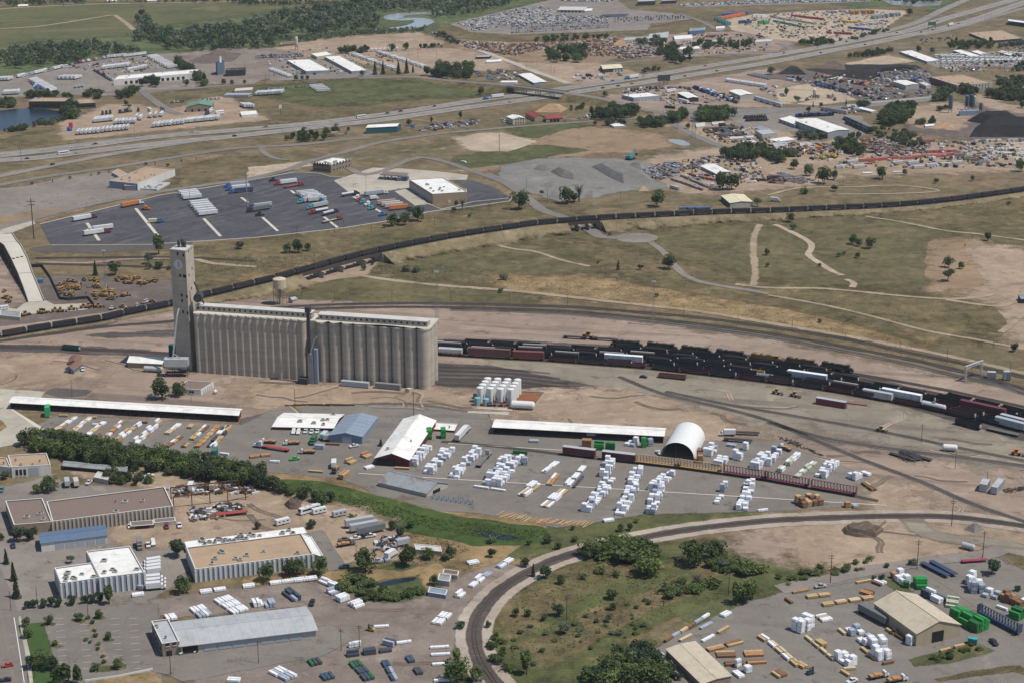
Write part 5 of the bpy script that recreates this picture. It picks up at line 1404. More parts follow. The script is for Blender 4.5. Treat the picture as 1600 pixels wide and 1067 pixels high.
 bx_('leg_casing',mp-u*1.0+back*1.2,.8,1.6,18,hS+7,aL,lg);bx_('leg_head',mp-u*1.0+back*.5,1.5,3,hS+7,hS+10,aL,lg)
 bx_('stair_tower',mp+u*3.0+back*.5,1.0,2.5,0,21,aW,lg)
 bx_('leg_boot',mp-u*4.5-back*2,2.8,5,0,3.6,aL,lg)
 m=MB();m.bar(tuple(mp+Vr((0,0,18))),tuple(mp+u*3.0+Vr((0,0,27))),.35);m.bar(tuple(mp+u*3.0+Vr((0,0,27))),tuple(mp+u*4.6+Vr((0,0,29))),.35)
 lN('grain_spout',m.M(aM),lg)
 cs=Vr((A0[0].x-o.x+1,A0[0].y-o.y+6,0))
 m=MB();m.tu((cs.x,cs.y-3,hS+9),(cs.x,cs.y+3,hS+9),2.6,2.6,16);m.tu((cs.x+3,cs.y,hS+5),(cs.x-2,cs.y,hS+18),.5,.5,8)
 lN('dust_collector',m.M(aL),root)
 bp=at(*T9(1095,345))-o
 m=MB();m.box(bp.x-7,bp.x+7,bp.y-2.5,bp.y+2.5,6.5,11);m.extr_x([(bp.y-2.5,6.5),(bp.y+2.5,6.5),(bp.y+.8,4.6),(bp.y-.8,4.6)],bp.x-6,bp.x+6)
 lb_=lN('loading_bin',m.M(aM),root)
 for x_ in(-6.5,-2,2,6.5):
  for y_ in(-2.3,2.3):lN('leg',MB().box(bp.x+x_-.15,bp.x+x_+.15,bp.y+y_-.15,bp.y+y_+.15,0,6.5).M(aL),lb_)
 m=MB();m.bar((bp.x-5,bp.y,2.6),(bp.x+6,bp.y,2.6),.12);m.box(bp.x-6.4,bp.x+6.4,bp.y-2.2,bp.y+2.2,2.4,2.55);lN('platform',m.M(aL),lb_)
 m=MB();m.bar((bp.x-2,bp.y,11),(bp.x+1.5,bp.y+2,36),.55);m.bar((bp.x+1.5,bp.y+2,36),(bp.x+2.5,bp.y+4,40),.4);m.bar((bp.x-2,bp.y,14),(bp.x+2.5,bp.y,11),.3)
 lN('raised_spout',m.M(aM),lb_)
 m=MB();sb=at(*T9(1068,255))-o;m.box(sb.x-2.2,sb.x+2.2,sb.y,sb.y+4,0,10);lN('silo_shaft',m.M(fL),root)
elevator()
# buildings: top left
D,DG,W0=fK,'door_grey',bR
bld('truck_terminal','long white truck terminal with dark dock doors, top left',(700,495),(738,468),(1195,455),36,T1,doors=[('Q',.12,.9,12,.6,3.4,3.2,D)],vents=4)
bld('office_building','low dark brown pond-side office with a tan roof, left one',(177,628),(222,604),(395,628),48,T1,eS,dD,wins=[('Q',.1,.9,5,1,4,5,W0)],vents=2)
bld('office_building','dark brown office with a tan roof behind the pond trees',(470,642),(440,616),(590,636),34,T1,eS,dD,wins=[('Q',.1,.9,4,1,3,4,W0)],vents=3)
bld('green_roof_shop','tan workshop with a green gabled roof by the trailer yard',(1150,664),(1168,640),(1305,656),32,T1,eC,'roof_green',bI,'P',3,doors=[('Q',.1,.9,3,0,3,2,D)])
bld(dG,'small white flat shed at the highway end of the trailer yard',(1492,714),(1482,692),(1592,706),14,T1)
bld(dG,'low tan building with a pale roof right of the terminal',(1447,564),(1456,548),(1555,557),17,T1,cT,cJ)
r_,h_,c_=bld('asphalt_plant','tall blue asphalt plant bin with a pale sign panel',(1340,394),(1331,384),(1385,382),74,T1,cN,'roof_darkblue',walls2={'Q':cN,'P':cN},wins=[('Q',.2,.8,1,22,4,5,bZ)],coping=False)
bld('machine_house','dark low machinery house beside the blue plant bin',(1392,438),(1400,424),(1510,432),38,T1,cM,'roof_dark',vents=6,coping=False)
# top middle
bld(eA,'white-roofed warehouse beside the line of small round trees',(310,442),(190,374),(456,436),20,T2,cE,aB,doors=[('P',.1,.9,8,0,3.5,3,DG)],vents=2)
bld(eA,'long white-roofed warehouse between the parked motorhomes and its twin',(590,442),(424,352),(686,436),18,T2,cE,aB,doors=[('P',.1,.95,10,0,3.5,3,DG)],vents=2)
bld(eA,'small white warehouse behind the long twin warehouses',(376,352),(340,334),(470,338),19,T2,eD,aB)
bld('blue_shed','teal blue metal shed with a white roof beside the highway',(680,792),(706,774),(870,782),38,T2,fL,aB,bI,'Q',1.2)
bld('batch_plant_office','rust-roofed low plant building in front of the river trees',(150,277),(160,264),(243,268),14,T2,dQ,eP,vents=2)
bld(dG,'open dark shed on the empty dirt lot',(1355,354),(1366,345),(1443,352),14,T2,cM,bT,coping=False)
bld(dG,'low white shed left of the concrete side street',(1420,386),(1426,372),(1515,381),11,T2,aI,aB)
bld(dG,'narrow white shed at the end of the overpass bank',(1507,511),(1520,500),(1605,511),13,T2)
bld('auction_hall','pale long auction hall among hundreds of parked cars',(280,64),(302,42),(446,66),15,T3,cE,cJ,doors=[('Q',.1,.9,6,0,3,3,D)])
bld(dG,'pale annex right of the auction hall',(447,70),(455,55),(492,68),12,T3,aI,aB)
bld(dG,'dark blue-grey low shed in front of the auction hall',(540,102),(562,92),(700,96),10,T3,cN,'roof_dark',coping=False)
bld(eA,'dark grey warehouse at the top edge, left of two',(774,12),(782,1),(880,8),26,T3,cM,bT)
bld(eA,'dark grey warehouse at the top edge, right of two',(922,8),(930,-2),(1012,4),20,T3,cM,bT)
bld('brick_shop','dark brown shop with a tan roof beside the overpass street',(562,430),(545,405),(683,422),22,T3,eS,'roof_cream',bI,'Q',1.2,doors=[('Q',.5,.95,3,0,3,3,DG)])
for a in(((690,250),(702,236),(842,242),14,aI,bT,'long grey shed behind the scrap yard trees'),((842,246),(850,212),(962,232),15,cE,bT,'grey shed right of the long grey shed'),((1005,246),(998,224),(1118,238),14,bS,aB,'white-roofed workshop in the scrap district'),((1096,194),(1102,176),(1190,187),24,cN,cO,'dark blue warehouse near the container yard'),((1258,178),(1262,166),(1312,174),11,bS,aB,'tiny white hut beside the container yard street'),((988,310),(984,294),(1160,302),13,aI,aB,'long low white roof among the scrap district trees'),((1206,266),(1210,252),(1302,260),10,cE,cJ,'pale shed at the right of the scrap district'),((1500,262),(1510,246),(1600,256),22,aI,cJ,'pale sheds by the curved side street'),((1190,222),(1200,212),(1300,218),12,fA,eP,'rust-red low shed in the scrap district'),((1058,355),(1066,345),(1112,352),16,cM,cO,'dark house under the trees beside the highway')):
 bld(dG,a[6],a[0],a[1],a[2],a[3],T3,a[4],a[5])
bld('storage_row','low white storage row beside the overpass street',(136,515),(40,462),(214,508),13,T3,aW,aB,bI,'P',.6)
bld(hN,'white-roofed truck shop with grey doors below the highway',(752,606),(678,588),(916,592),24,T3,cE,aB,doors=[('Q',.2,.95,6,0,4,3.6,DG)],vents=2)
bld(hN,'dark open-sided shop with a slanted white roof',(1086,608),(1022,576),(1152,604),26,T3,cM,aB,bI,'P',.8,doors=[('P',.1,.9,4,0,5,4,D)])
bld(hN,'white workshop right of the line of parked trucks',(1410,592),(1340,564),(1490,584),25,T3,aI,aB,bI,'P',1.0,doors=[('Q',.3,.7,2,0,4,3.5,DG)])
K4=Tile(700,110,6.667)
bld('cream_house','two-storey cream office house with a white roof beside the red barns',(676,512),(612,484),(806,502),58,K4,eD,aB,bI,'P',1.6,wins=[('Q',.15,.95,4,1.2,1.3,1.4,W0),('Q',.15,.95,4,4.4,1.2,1.4,W0)])
bld('red_roof_barn','tan barn with a steep red roof next to the cream house',(905,494),(806,448),(1004,484),44,K4,cT,gV,bI,'P',2.2)
bld('red_roof_barn','long low barn with a red roof right of the steep one',(1022,508),(1008,474),(1200,498),38,K4,cT,gV,bI,'Q',1.6,doors=[('Q',.2,.8,3,0,3,3,D)])
bld(dG,'small white shed alone on the verge below the trees',(629,783),(595,766),(704,780),12,T3,aI,aB)
bld('house','small house with an orange-red roof under big trees',(1205,742),(1190,724),(1252,738),10,T3,cT,gV,bI,'Q',1.5)
for a in(((1240,772),(1235,756),(1310,766),9,'low pale bungalow left of the black machine rows'),((1140,788),(1135,766),(1195,780),10,'grey-roofed bungalow beside the pylon'),((1345,860),(1350,848),(1490,850),14,'long cream wall-like shed beside the dark machines'),((1432,886),(1420,872),(1530,880),14,'white-roofed shed in front of the grey warehouse'),((1545,832),(1503,806),(1640,822),30,'grey workshop beside the parking lot')):
 bld(dG,a[4],a[0],a[1],a[2],a[3],T3,aI,cJ if a[3]!=30 else bT)
# top right
bld(eA,'big grey warehouse with a white roof and roller doors',(370,820),(168,748),(502,804),40,T4,cE,aB,bI,'P',1.2,doors=[('P',.1,.85,6,0,5,4,DG)],vents=2)
bld(eA,'lower white-roofed wing on the left of the big grey warehouse',(165,772),(68,736),(238,752),22,T4,cE,aB,doors=[('P',.1,.9,3,0,3.5,3.5,DG)])
K3=Tile(1360,0,6.667)
bld('white_depot','long white-roofed depot beside the bright sand lot',(592,646),(304,542),(720,630),24,K3,cE,aB,vents=4)
bld('bus_shed','narrow white-roofed bus shed with dark doors',(1058,592),(856,530),(1142,582),20,K3,cE,aB,doors=[('P',.2,.9,3,0,4,4,D)])
bld('bus_shed','flat white bus shed right of the narrow one',(1148,572),(1048,538),(1218,560),13,K3,cE,aB)
bld('bus_shed','white canopy shed at the right edge of the bus depot',(1452,580),(1332,548),(1490,560),16,K3,aI,aB)
bld('office_block','large tan-roofed office block with three rows of windows',(900,892),(614,804),(1268,866),68,K3,eC,dD,walls2={'P':dQ,'Q':aI},wins=[('Q',.08,.95,10,1.3,1.4,1.4,W0),('Q',.08,.95,10,4.6,1.4,1.4,W0),('Q',.08,.95,10,7.8,1.4,1.4,W0)],vents=7)  # P wall's shade is painted in as brown, Q wall stays pale
bld('garage','white-roofed garage with pale walls in the machine yard',(370,894),(234,852),(506,882),48,K3,aI,aB,bI,'P',.8,doors=[('Q',.3,.9,3,0,4,3.5,DG)])
bld('garage','smaller pale garage right of the white-roofed garage',(580,898),(510,868),(630,884),36,K3,aI,cJ)
bld('flat_warehouse','wide dark-walled warehouse with a tan roof near the interchange',(1238,430),(1028,348),(1580,402),24,K3,cM,dD,vents=6)
bld('flat_warehouse','teal-walled warehouse with a white roof at the right edge',(1432,222),(1440,200),(1660,250),42,K3,fL,aB,doors=[('Q',.1,.9,6,0,4,4,D)])
for a in(((60,878),(0,862),(180,862),14,aB,'wide white low roof at the left of the machine rows'),((38,906),(32,884),(122,900),14,bT,'grey lean-to in front of the wide white roof'),((200,902),(196,884),(276,896),9,bT,'grey shed right of the grey lean-to'),((640,692),(545,668),(674,686),12,aB,'green-edged white shed by the truck row'),((220,938),(225,924),(290,932),9,aB,'white hut by the earth-moving machines'),((970,782),(968,770),(1030,778),10,aB,'white site hut on the plant apron'),((0,818),(-80,790),(40,808),16,cO,'grey-blue roofed shed on the parking lot'),((1060,558),(1050,546),(1125,555),10,aB,'low white lean-to by the office block')):
 bld(dG,a[5],a[0],a[1],a[2],a[3],T4,aI,a[4])
bld(dG,'white-roofed shed in the reclaimed pipe yard',(1264,128),(1166,80),(1346,114),19,T7,cE,aB,bI,'P',1.0,doors=[('Q',.3,.7,2,0,3,3,D)])
bld('farm_shed','cream-roofed shed beside the coal train',(1346,308),(1292,262),(1486,300),28,T7,aI,'roof_cream',bI,'P',1.0,walls2={'P':hO},doors=[('Q',.1,.4,1,0,3,4,DG)])
bld('shelter','low white open shelter by the single pipe yard tree',(582,124),(590,116),(640,122),7,T8,aI,aB);bld('shelter','low grey shelter right of the pipe yard tree',(772,118),(780,108),(842,114),7,T8,aI,bT)
bld('open_shed','blue-roofed solar shed cut by the right edge',(1560,900),(1545,875),(1640,900),28,T8,cM,cO,coping=False)
# community building and truck stop
r_,h_,c_=bld('community_hall','tan-roofed hall with blue-grey front and white side wall',(848,188),(674,170),(1080,98),44,T5,bS,dD,walls2={'P':aW,'Q2':aW},vents=9)
bld('hall_wing','blue-grey flat wing behind the tan-roofed hall',(745,148),(690,118),(785,126),18,T5,aW,dD)
bld('hall_porch','small blue porch with a tan roof and orange door',(838,202),(768,200),(845,188),30,T5,aW,dD,doors=[('P',.55,.95,1,0,2.6,2.2,dX)])
bld('service_yard','white walled service yard against the hall',(970,222),(856,216),(1050,180),10,T5,bS,bT,parapet=.1,vents=9,cat='yard wall')
bld('truck_stop_office','brown three-storey office with rows of square windows',(462,72),(350,60),(590,36),50,T6,eC,aB,wins=[('P',.08,.95,6,1.2,1.6,1.6,W0),('P',.08,.95,6,5.2,1.6,1.6,W0),('Q',.08,.95,6,1.2,1.6,1.6,W0),('Q',.08,.95,6,5.2,1.6,1.6,W0),('Q',.08,.95,6,8.6,1.4,1.6,W0),('P',.08,.95,6,8.6,1.4,1.6,W0)],vents=9,ventk=gR)
bld('repair_shop','tan truck repair shop with a white roof and bay doors',(1090,252),(946,162),(1304,238),60,T6,cT,aB,doors=[('P',.05,.95,9,0,5.2,4.2,DG),('Q',.45,.52,1,0,2.4,1.6,bZ)],vents=9,ventk=gR)
def canopy(name,label,T,A,P,Q,dy,th=1.2,cols=(4,2)):
 A_,P_,Q_=T(*A),T(*P),T(*Q);h=ha(A_[0],A_[1]+dy/T.k,dy/T.k)
 a,p,q=at(*A_,h),at(*P_,h),at(*Q_,h);o=Vr((a.x,a.y,0));ep,eq=p-a,q-a;ep.z=eq.z=0
 root=tg_(name,label,'canopy',o)
 c=[Vr(),eq,eq+ep,ep];cc=(eq+ep)/2
 if eq.x*ep.y-eq.y*ep.x<0:c.reverse()
 lN('canopy_roof',MB().pz([(v.x,v.y)for v in c],h-th,h).M(aI),root)
 lN('canopy_top',MB().pz([(v.x,v.y)for v in[cc+(x-cc)*.94 for x in c]],h+.002,h+.1).M(eE),root)
 for i in rg_(cols[0]):
  for j in rg_(cols[1]):
   v=ep*((i+.5)/cols[0])+eq*((j+.5)/cols[1]);lN(iJ,MB().box(v.x-.4,v.x+.4,v.y-.4,v.y+.4,0,h-th).M(bZ),root)
 for i in rg_(cols[0]-1):
  v=ep*((i+1)/cols[0])+eq*.5;lN('fuel_pump',MB().box(v.x-.5,v.x+.5,v.y-.4,v.y+.4,.1,2.2).M(cN),root)
canopy('fuel_canopy','flat fuel canopy on white columns over the pale apron',T6,(938,140),(765,128),(950,122),36)
bld('fuel_kiosk','small blue and red kiosk at the end of the fuel canopy',(934,148),(868,150),(945,138),24,T6,cN,gV)
# around the elevator
bld('long_shed','very long open-fronted lumber shed with a white roof, left',(1468,585),(65,506),(1487,549),44,T9,fA,aB,bI,'P',.9,over=.8,open_='P',cat=dG)
bld('elevator_office','low white office with a brown roof behind the round trees',(1240,430),(1075,420),(1320,382),34,T9,bS,eE,wins=[('P',.25,.45,1,1,1.4,3,W0)],doors=[('Q',.1,.9,5,0,2.2,1.0,DG)])
bld('elevator_shed','tan shed with a half white half blue roof by the tower',(1000,270),(787,260),(1032,236),34,T9,cT,aB,bI,'P',2.0)
bld('rusty_house','small grey house with a rusty gabled roof in the bare yard',(456,310),(403,300),(510,268),24,T9,aW,eP,bI,'Q',1.8,doors=[('P',.4,.6,1,0,2.2,1.2,D)])
bld('rusty_house','narrow rear part of the rusty-roofed house',(490,262),(420,262),(506,224),16,T9,cT,eP,bI,'Q',1.4)
bld('white_workshop','white workshop with tall dark windows and a tan roof',(312,892),(70,906),(287,820),66,T9,bS,dD,wins=[('P',.62,.92,3,1.0,3.2,1.2,W0)],doors=[('P',.33,.55,1,0,5,4.8,DG)],vents=4)
bld('white_workshop','white flat workshop cut by the left edge',(66,908),(-80,890),(40,850),60,T9,bS,dD,vents=3)
bld('open_shed','old open shed with a rusty metal roof before the tree belt',(782,934),(390,898),(786,905),26,T9,dQ,eO,bI,'P',.5,open_='P',cat=dG)
bld(dG,'pale green metal shed beside the old open shed',(665,985),(578,968),(690,950),30,T9,aI,cJ)
bld('lumber_office','white-roofed lumber office with a red front wall',(478,666),(102,657),(542,582),20,T10,fA,aB,bI,'P',1.5,wins=[('P',.1,.6,6,1,1.2,1.4,W0)],vents=6,ventk=gR)
bld('blue_barn','blue-grey roofed barn between the two white roofs',(655,720),(452,710),(750,598),46,T10,aW,cO,bI,'Q',1.8,doors=[('P',.3,.62,1,0,4.5,5,DG)])
bld('white_roof_barn','large red barn with a long white gabled roof',(945,862),(735,850),(1110,620),48,T10,fA,aB,bI,'Q',3.0,doors=[('P',.42,.92,1,0,4.2,9.5,D)],vents=2)
bld('annex','low annex with a white roof behind the green crates',(1226,682),(1064,670),(1244,640),14,T10,fA,aB,vents=1)
K7=Tile(560,640,7.62)
bld('rusty_shed','grey metal shed with a rust-streaked roof at the reed edge',(812,994),(240,860),(1066,874),50,K7,aI,eO,bI,'P',3.2,doors=[('Q',.3,.62,1,0,4.5,5.5,D)])
bld('long_shed','long open-fronted white-roofed shed beside the arched shed',(1036,680.5),(771,666.5),(1038.5,669),12,ID,fA,aB,bI,'P',.9,over=.8,open_='P',cat=dG)
def arch():
 K=Tile(1020,650,13.333)
 a,b=at(*K(165,852)),at(*K(858,932));c=at(*K(1085,492));o=a.copy();w=b-a;W=w.length;uu=w.normalized();back=c-b;L=back.length;ub=back.normalized()
 r=W/2;hh=ha(*K(512,892),(892-548)/13.333)
 root=tg_('arched_shed','white fabric arched storage shed with a dark open front',dG,o)
 def ring(d_,rr,hf,n=24):return[uu*(r-rr*math.cos(math.pi*k/n))+ub*d_+Vr((0,0,hf*math.sin(math.pi*k/n)**.85))for k in rg_(n+1)]
 N=10;m=MB();V=[]
 for j in rg_(N+1):V+=ring(L*j/N,r,hh)
 n=25;m.add(V,[(j*n+k,j*n+k+1,(j+1)*n+k+1,(j+1)*n+k)for j in rg_(N)for k in rg_(24)])
 m.smooth=True;lN('fabric_cover',m.M('white_wrap_c'),root)
 for j in rg_(N+1):
  m=MB();P=ring(L*j/N,r+.02,hh+.02);
  for k in rg_(24):m.bar(P[k],P[k+1],.04)
  lN('arch_rib',m.M(bZ),root)
 m=MB();P=ring(L-.3,r-.2,hh-.2);m.add([tuple(p)for p in P],[tuple(rg_(25))]);lN('end_wall',m.M(dQ),root)
 p0=uu*(r*.9);lN('pole',MB().bar((p0 .x,p0 .y,0),(p0 .x,p0 .y,hh-.3),.15).M(aL),root)
S('white_wrap_c','d6d6d2',.55,var=.05,scale=.3)
arch()
# lower right and lower left
bld('tan_warehouse','tan gabled warehouse with a dark door in the lower right yard',(1432.5,989.4),(1366.3,941.9),(1500.7,975.3),20.5,ID,'wall_beige','roof_beige',bI,'P',3.6,doors=[('Q',.36,.62,1,0,5,5.5,D)])
bld('tan_warehouse','flat tan-roofed warehouse cut by the bottom edge',(1030,1070),(838,882),(1190,1026),40,T15,eC,'roof_beige',bI,'P',.5)
RB=(1.9,.42,.35)
bld('ribbed_factory','large brown-roofed factory with a ribbed pale wall',(940,104),(285,188),(892,0),70,T13,eC,eE,ribs=(*RB,aI),vents=4,seed=3)
bld('factory_wing','left wing of the brown-roofed factory with a plain tan wall',(282,190),(76,206),(229,62),66,T13,cT,eE,vents=4,ventk=gR)
bld('loading_hut','low brown huts along the ribbed factory wall',(835,205),(710,215),(830,180),20,T13,dQ,eE,doors=[('P',.2,.8,3,0,2.4,2,D)])
bld('loading_hut','maroon-roofed lean-to at the end of the ribbed factory',(955,185),(838,196),(948,165),22,T13,aI,eE)
bld('blue_roof_garage','white garage with a blue metal roof and five doors',(222,308),(216,252),(580,264),48,T13,bS,'roof_blue',bI,'Q',.8,doors=[('Q',.2,.98,5,0,3.6,4,DG)])
bld('ribbed_office','left block of the white flat-roofed ribbed building',(330,524),(297,440),(540,494),86,T13,aW,aB,ribs=(2.1,.5,.35,bS),wins=[('Q',.05,.95,6,4.5,1.6,.8,W0),('Q',.05,.95,6,1.2,1.6,.8,W0)],vents=7,ventk=gR)
bld('ribbed_office','right block of the white flat-roofed ribbed building',(542,494),(470,350),(785,464),90,T13,aW,aB,ribs=(2.1,.5,.35,bS),vents=5,ventk=gR)
bld('tan_roof_plant','tan-roofed plant with a striped white and grey wall behind trees',(1060,448),(1012,330),(1700,366),70,T13,aW,dD,ribs=(2.1,.5,.35,bS),vents=9,ventk=gR)
bld('pipe_roof_annex','white-roofed annex carrying rows of pipes and units',(1012,332),(998,296),(1670,250),30,T13,aI,aB,vents=26,ventk=gR,coping=False)
bld('side_wing','narrow white-roofed wing at the right of the tan-roofed plant',(372,385),(312,365),(300,270),30,T14,aI,aB)
bld('corner_office','two-storey corner office with a grey roof',(880,852),(822,730),(974,838),74,T13,eC,bT,wins=[('Q',.1,.9,2,4.6,1.6,1.5,W0),('P',.1,.9,4,4.6,1.6,1.5,W0),('P',.1,.9,4,1.2,1.6,1.5,W0)],doors=[('Q',.25,.5,1,0,2.5,2.2,D)],vents=2)
bld('long_warehouse','long grey-roofed warehouse with loading doors below the ribbed building',(980,864),(938,738),(1715,776),50,T13,aI,bT,bI,'Q',1.6,over=.8,doors=[('Q',.02,.12,1,.6,3,6,D),('Q',.16,.9,7,.6,3.2,5,DG)])
for a in(((1030,588),(932,572),(1040,560),24,aW,cO,'blue-grey shed at the yard bend'),((1050,515),(985,505),(1060,480),30,aI,eO,'white shed with a rusty roof at the yard bend'),((1095,482),(1012,470),(1102,458),24,aI,eP,'low white and rust shed behind the rusty one')):
 bld(dG,a[6],a[0],a[1],a[2],a[3],T14,a[4],a[5])
bld('garage','small white shed left of the parked cars by the hedge',(1010,352),(868,340),(1000,322),26,T14,aI,cJ)
Z0=.3
def P3(T,x,y,z=Z0):v=at(*T(x,y));v.z=z;return v
# overpass over the highway
o0=OVP[0]
i0=min(rg_(len(OVP)),key=lambda i:(OVP[i]-at(797,135,7)).length);i1=min(rg_(len(OVP)),key=lambda i:(OVP[i]-at(884,146,7)).length)
rb('overpass_road',[p+Vr((0,0,.42))for p in OVP[:i0+1]],11,dU,None,.5);rb('overpass_road',[p+Vr((0,0,.42))for p in OVP[i1:]],11,dU,None,.5)
def road_bank(ps):
 vs,fs=[],[]
 for p,d,nn in fz(ps):
  t=p.z+.35
  for o_,zz in((-6.5-2.4*t,.1),(-6.2,t),(6.2,t),(6.5+2.4*t,.1)):
   q=p+nn*o_;vs.append((q.x,q.y,zz))
 for i in rg_(len(ps)-1):
  for j in rg_(3):fs.append((i*4+j+1,i*4+j,(i+1)*4+j,(i+1)*4+j+1))
 for e in(0,(len(ps)-1)*4):fs.append((e,e+1,e+2,e+3))
 me=bpy.data.meshes.new('bank');me.from_pydata(vs,[],fs);me.materials.append(MATS[aY]);se_(me,[1.0]*len(vs));lN('road_embankment',me,kind=cZ)
road_bank(OVP[:i0+1]);road_bank(OVP[i1:])
bp0=OVP[i0];root=tg_('road_bridge','concrete road bridge carrying the street over the highway','bridge',(bp0 .x,bp0 .y,0));ob=Vr((bp0 .x,bp0 .y,0))
seg=[p-ob for p in OVP[i0:i1+1]]
rb(hI,seg,0,aS,None,0,None,prof=[(-6,-1.1,1),(-6,.40,1),(6,.40,1),(6,-1.1,1),(-6,-1.1,1)],parent=root)
rb('roadway',[p+Vr((0,0,.43))for p in seg],10.6,dU,None,0,None,parent=root)
for s_ in(-5.8,5.8):rb('parapet',seg,0,aS,None,0,None,prof=[(s_-.2,.4,1),(s_-.2,1.4,1),(s_+.2,1.4,1),(s_+.2,.4,1)],parent=root)
for t in(.3,.55,.8):
 p=seg[int(t*(len(seg)-1))];q=seg[int(t*(len(seg)-1))+1];dv=q-p
 for s_ in(-4,0,4):
  n_=Vr((-dv.y,dv.x,0)).normalized()*s_;lN(iJ,MB().tu((0,0,0),(0,0,p.z-1.1),.5,.5,10).M(aS),root,(p.x+n_.x,p.y+n_.y,0))
# concrete ramp at the left edge
K5=Tile(0,340,6.667)
def ramp():
 ce=[((-70,190),(125,165),6.5),((-20,260),(180,250),7),((40,300),(215,290),7),((110,430),(285,420),6.5),((180,580),(335,570),5),((235,720),(395,710),2.6),((290,880),(460,870),.4)]
 L_=[(at(*K5(*a),z),at(*K5(*b),z))for a,b,z in ce];o=Vr((L_[-1][0].x,L_[-1][0].y,0))
 root=tg_('road_ramp','white concrete road ramp with dark shaded side, left edge','ramp',o)
 m=MB();wl=MB();wr=MB()
 for(a,b),(c,d)in zip(L_,L_[1:]):
  m.add([tuple(v-o)for v in(a,b,d,c)],[(0,3,2,1)])
  for w_,p,q in((wl,a,c),(wr,b,d)):
   p,q=p-o,q-o;nn=Vr((-(q-p).y,(q-p).x,0)).normalized()*.25
   w_.hx([tuple(v)for v in(Vr(((p-nn).x,(p-nn).y,0)),Vr(((q-nn).x,(q-nn).y,0)),Vr(((q+nn).x,(q+nn).y,0)),Vr(((p+nn).x,(p+nn).y,0)),p-nn+Vr((0,0,1)),q-nn+Vr((0,0,1)),q+nn+Vr((0,0,1)),p+nn+Vr((0,0,1)))])
 lN(hI,m.M(bJ),root);lN('retaining_wall',wl.M(eS),root);lN('retaining_wall',wr.M(aS),root)  # left wall is dark brown: the shade on it is put into its colour
 for t,nm in((1,'expansion_joint'),(4,'expansion_joint')):
  a,b=L_[t];mm=MB();d_=Vr((.4,-1.2,0));z_=Vr((0,0,.03));mm.add([tuple(v-o+z_)for v in(a,b,b+d_,a+d_)],[(0,3,2,1)]);lN(nm,mm.M(aS),root)
 for t in(.2,.4,.6):
  a,b=L_[3];c=a.lerp(b,t)-o+Vr((0,-3+10*t,.1));lN('construction_debris',MB().box(c.x-.9,c.x+.9,c.y-.5,c.y+.5,c.z,c.z+.5).M(dQ),root)
ramp()
gp('ramp_apron',cQ,.12,[K5(*p)for p in Q('180 960 280 890 470 870 560 915 885 900 895 960 600 990 300 1010 60 1010 0 985 60 950')],1)
gp('ramp_top',cQ,.12,[K5(*p)for p in Q('-60 100 350 30 360 70 130 160 -60 190')],1)
def wr_(name,label,T,ps,h,mat,cat='fence',th=.12):
 W_=[at(*T(*p))for p in ps];o=W_[0];root=tg_(name,label,cat,o)
 for a,b in zip(W_,W_[1:]):
  a,b=a-o,b-o;nn=Vr((-(b-a).y,(b-a).x,0)).normalized()*th
  lN('panel',MB().hx([(v.x,v.y,z)for z in(0,h)for v in(a-nn,b-nn,b+nn,a+nn)]).M(mat),root)
 return root
wr_('site_fence','dark fence round the yellow machine yard',K5,Q('330 520 440 520 520 630 630 860 700 868 920 850 985 935'),2.2,cM)
def mf(label,T,ps,h=2.4,gap=6.0):
 W_=[at(*T(*p))for p in ps];o=W_[0];root=tg_('chain_link_fence',label,'fence',o);path=spline(W_,gap)if len(W_)>2 else[W_[0].lerp(W_[1],i/max(1,int((W_[1]-W_[0]).length/gap)))for i in rg_(int((W_[1]-W_[0]).length/gap)+1)]
 m=MB()
 for p in path:m.tu((p.x-o.x,p.y-o.y,0),(p.x-o.x,p.y-o.y,h),.06,.06,5,caps=False)
 lN('post',m.M(aV),root,kind=dB)
 m=MB()
 for a,b in zip(path,path[1:]):
  a,b=a-o,b-o
  for z in(.3,h*.5,h):m.bar((a.x,a.y,z),(b.x,b.y,z),.035)
 lN('rail',m.M(aV),root,kind=dB)
mf('grey wire fence behind the lumber office',T10,((0,600),(110,610)))
mf('grey wire fence right of the white roof barn',T10,((1250,650),(1460,660)))
mf('wire fence along the reed edge of the lumber yard',T10,Q('180 945 330 985 520 1030 760 1060'))
mf('wire fence between the loop meadow and the lower right yard',T15,Q('700 880 860 770 1110 660 1200 640'))
mf('wire fence along the service road of the lower right yard',T16,Q('160 580 420 530 640 490 820 440 1160 400'))
mf('wire fence round the field beside the trailer yard',Tile(240,150,6.667),Q('920 30 1050 130 1180 220 1235 275'))
wr_('low_wall','white low wall along the car park front',T13,Q('460 1060 640 1035 830 995'),1.0,bZ,'wall')
wr_('low_wall','white low wall along the side street of the machine yard',T4,Q('620 640 800 625 1015 605'),1.6,bZ,'wall')
# water tower and tanks
def water_tower():
 b=at(438,476);h=ha(438,476,40);hb=h*.66
 root=tg_('water_tower','pale water tank on a riser and thin legs','water tower',b);r=4.4
 m=MB();m.la_((0,0,0),[(.9,hb-.6),(r,hb),(r,h),(r*.55,h+.75),(.02,h+1.1)],28);m.smooth=True;lN('tank',m.M(eD,auto=True),root)
 lN('riser',MB().tu((0,0,0),(0,0,hb),.95,.95,14).M(cT),root)
 for k in rg_(6):
  t=k*math.pi/3;lN('leg',MB().tu((math.cos(t)*r*.98,math.sin(t)*r*.98,0),(math.cos(t)*r*.95,math.sin(t)*r*.95,hb+.4),.2,.2,6).M(cT),root)
 m=MB()
 for z in(hb*.33,hb*.66):
  for k in rg_(6):
   a,c=k*math.pi/3,(k+1)*math.pi/3;m.bar((math.cos(a)*r,math.sin(a)*r,z),(math.cos(c)*r,math.sin(c)*r,z),.08)
 lN('bracing',m.M(cT),root)
water_tower()
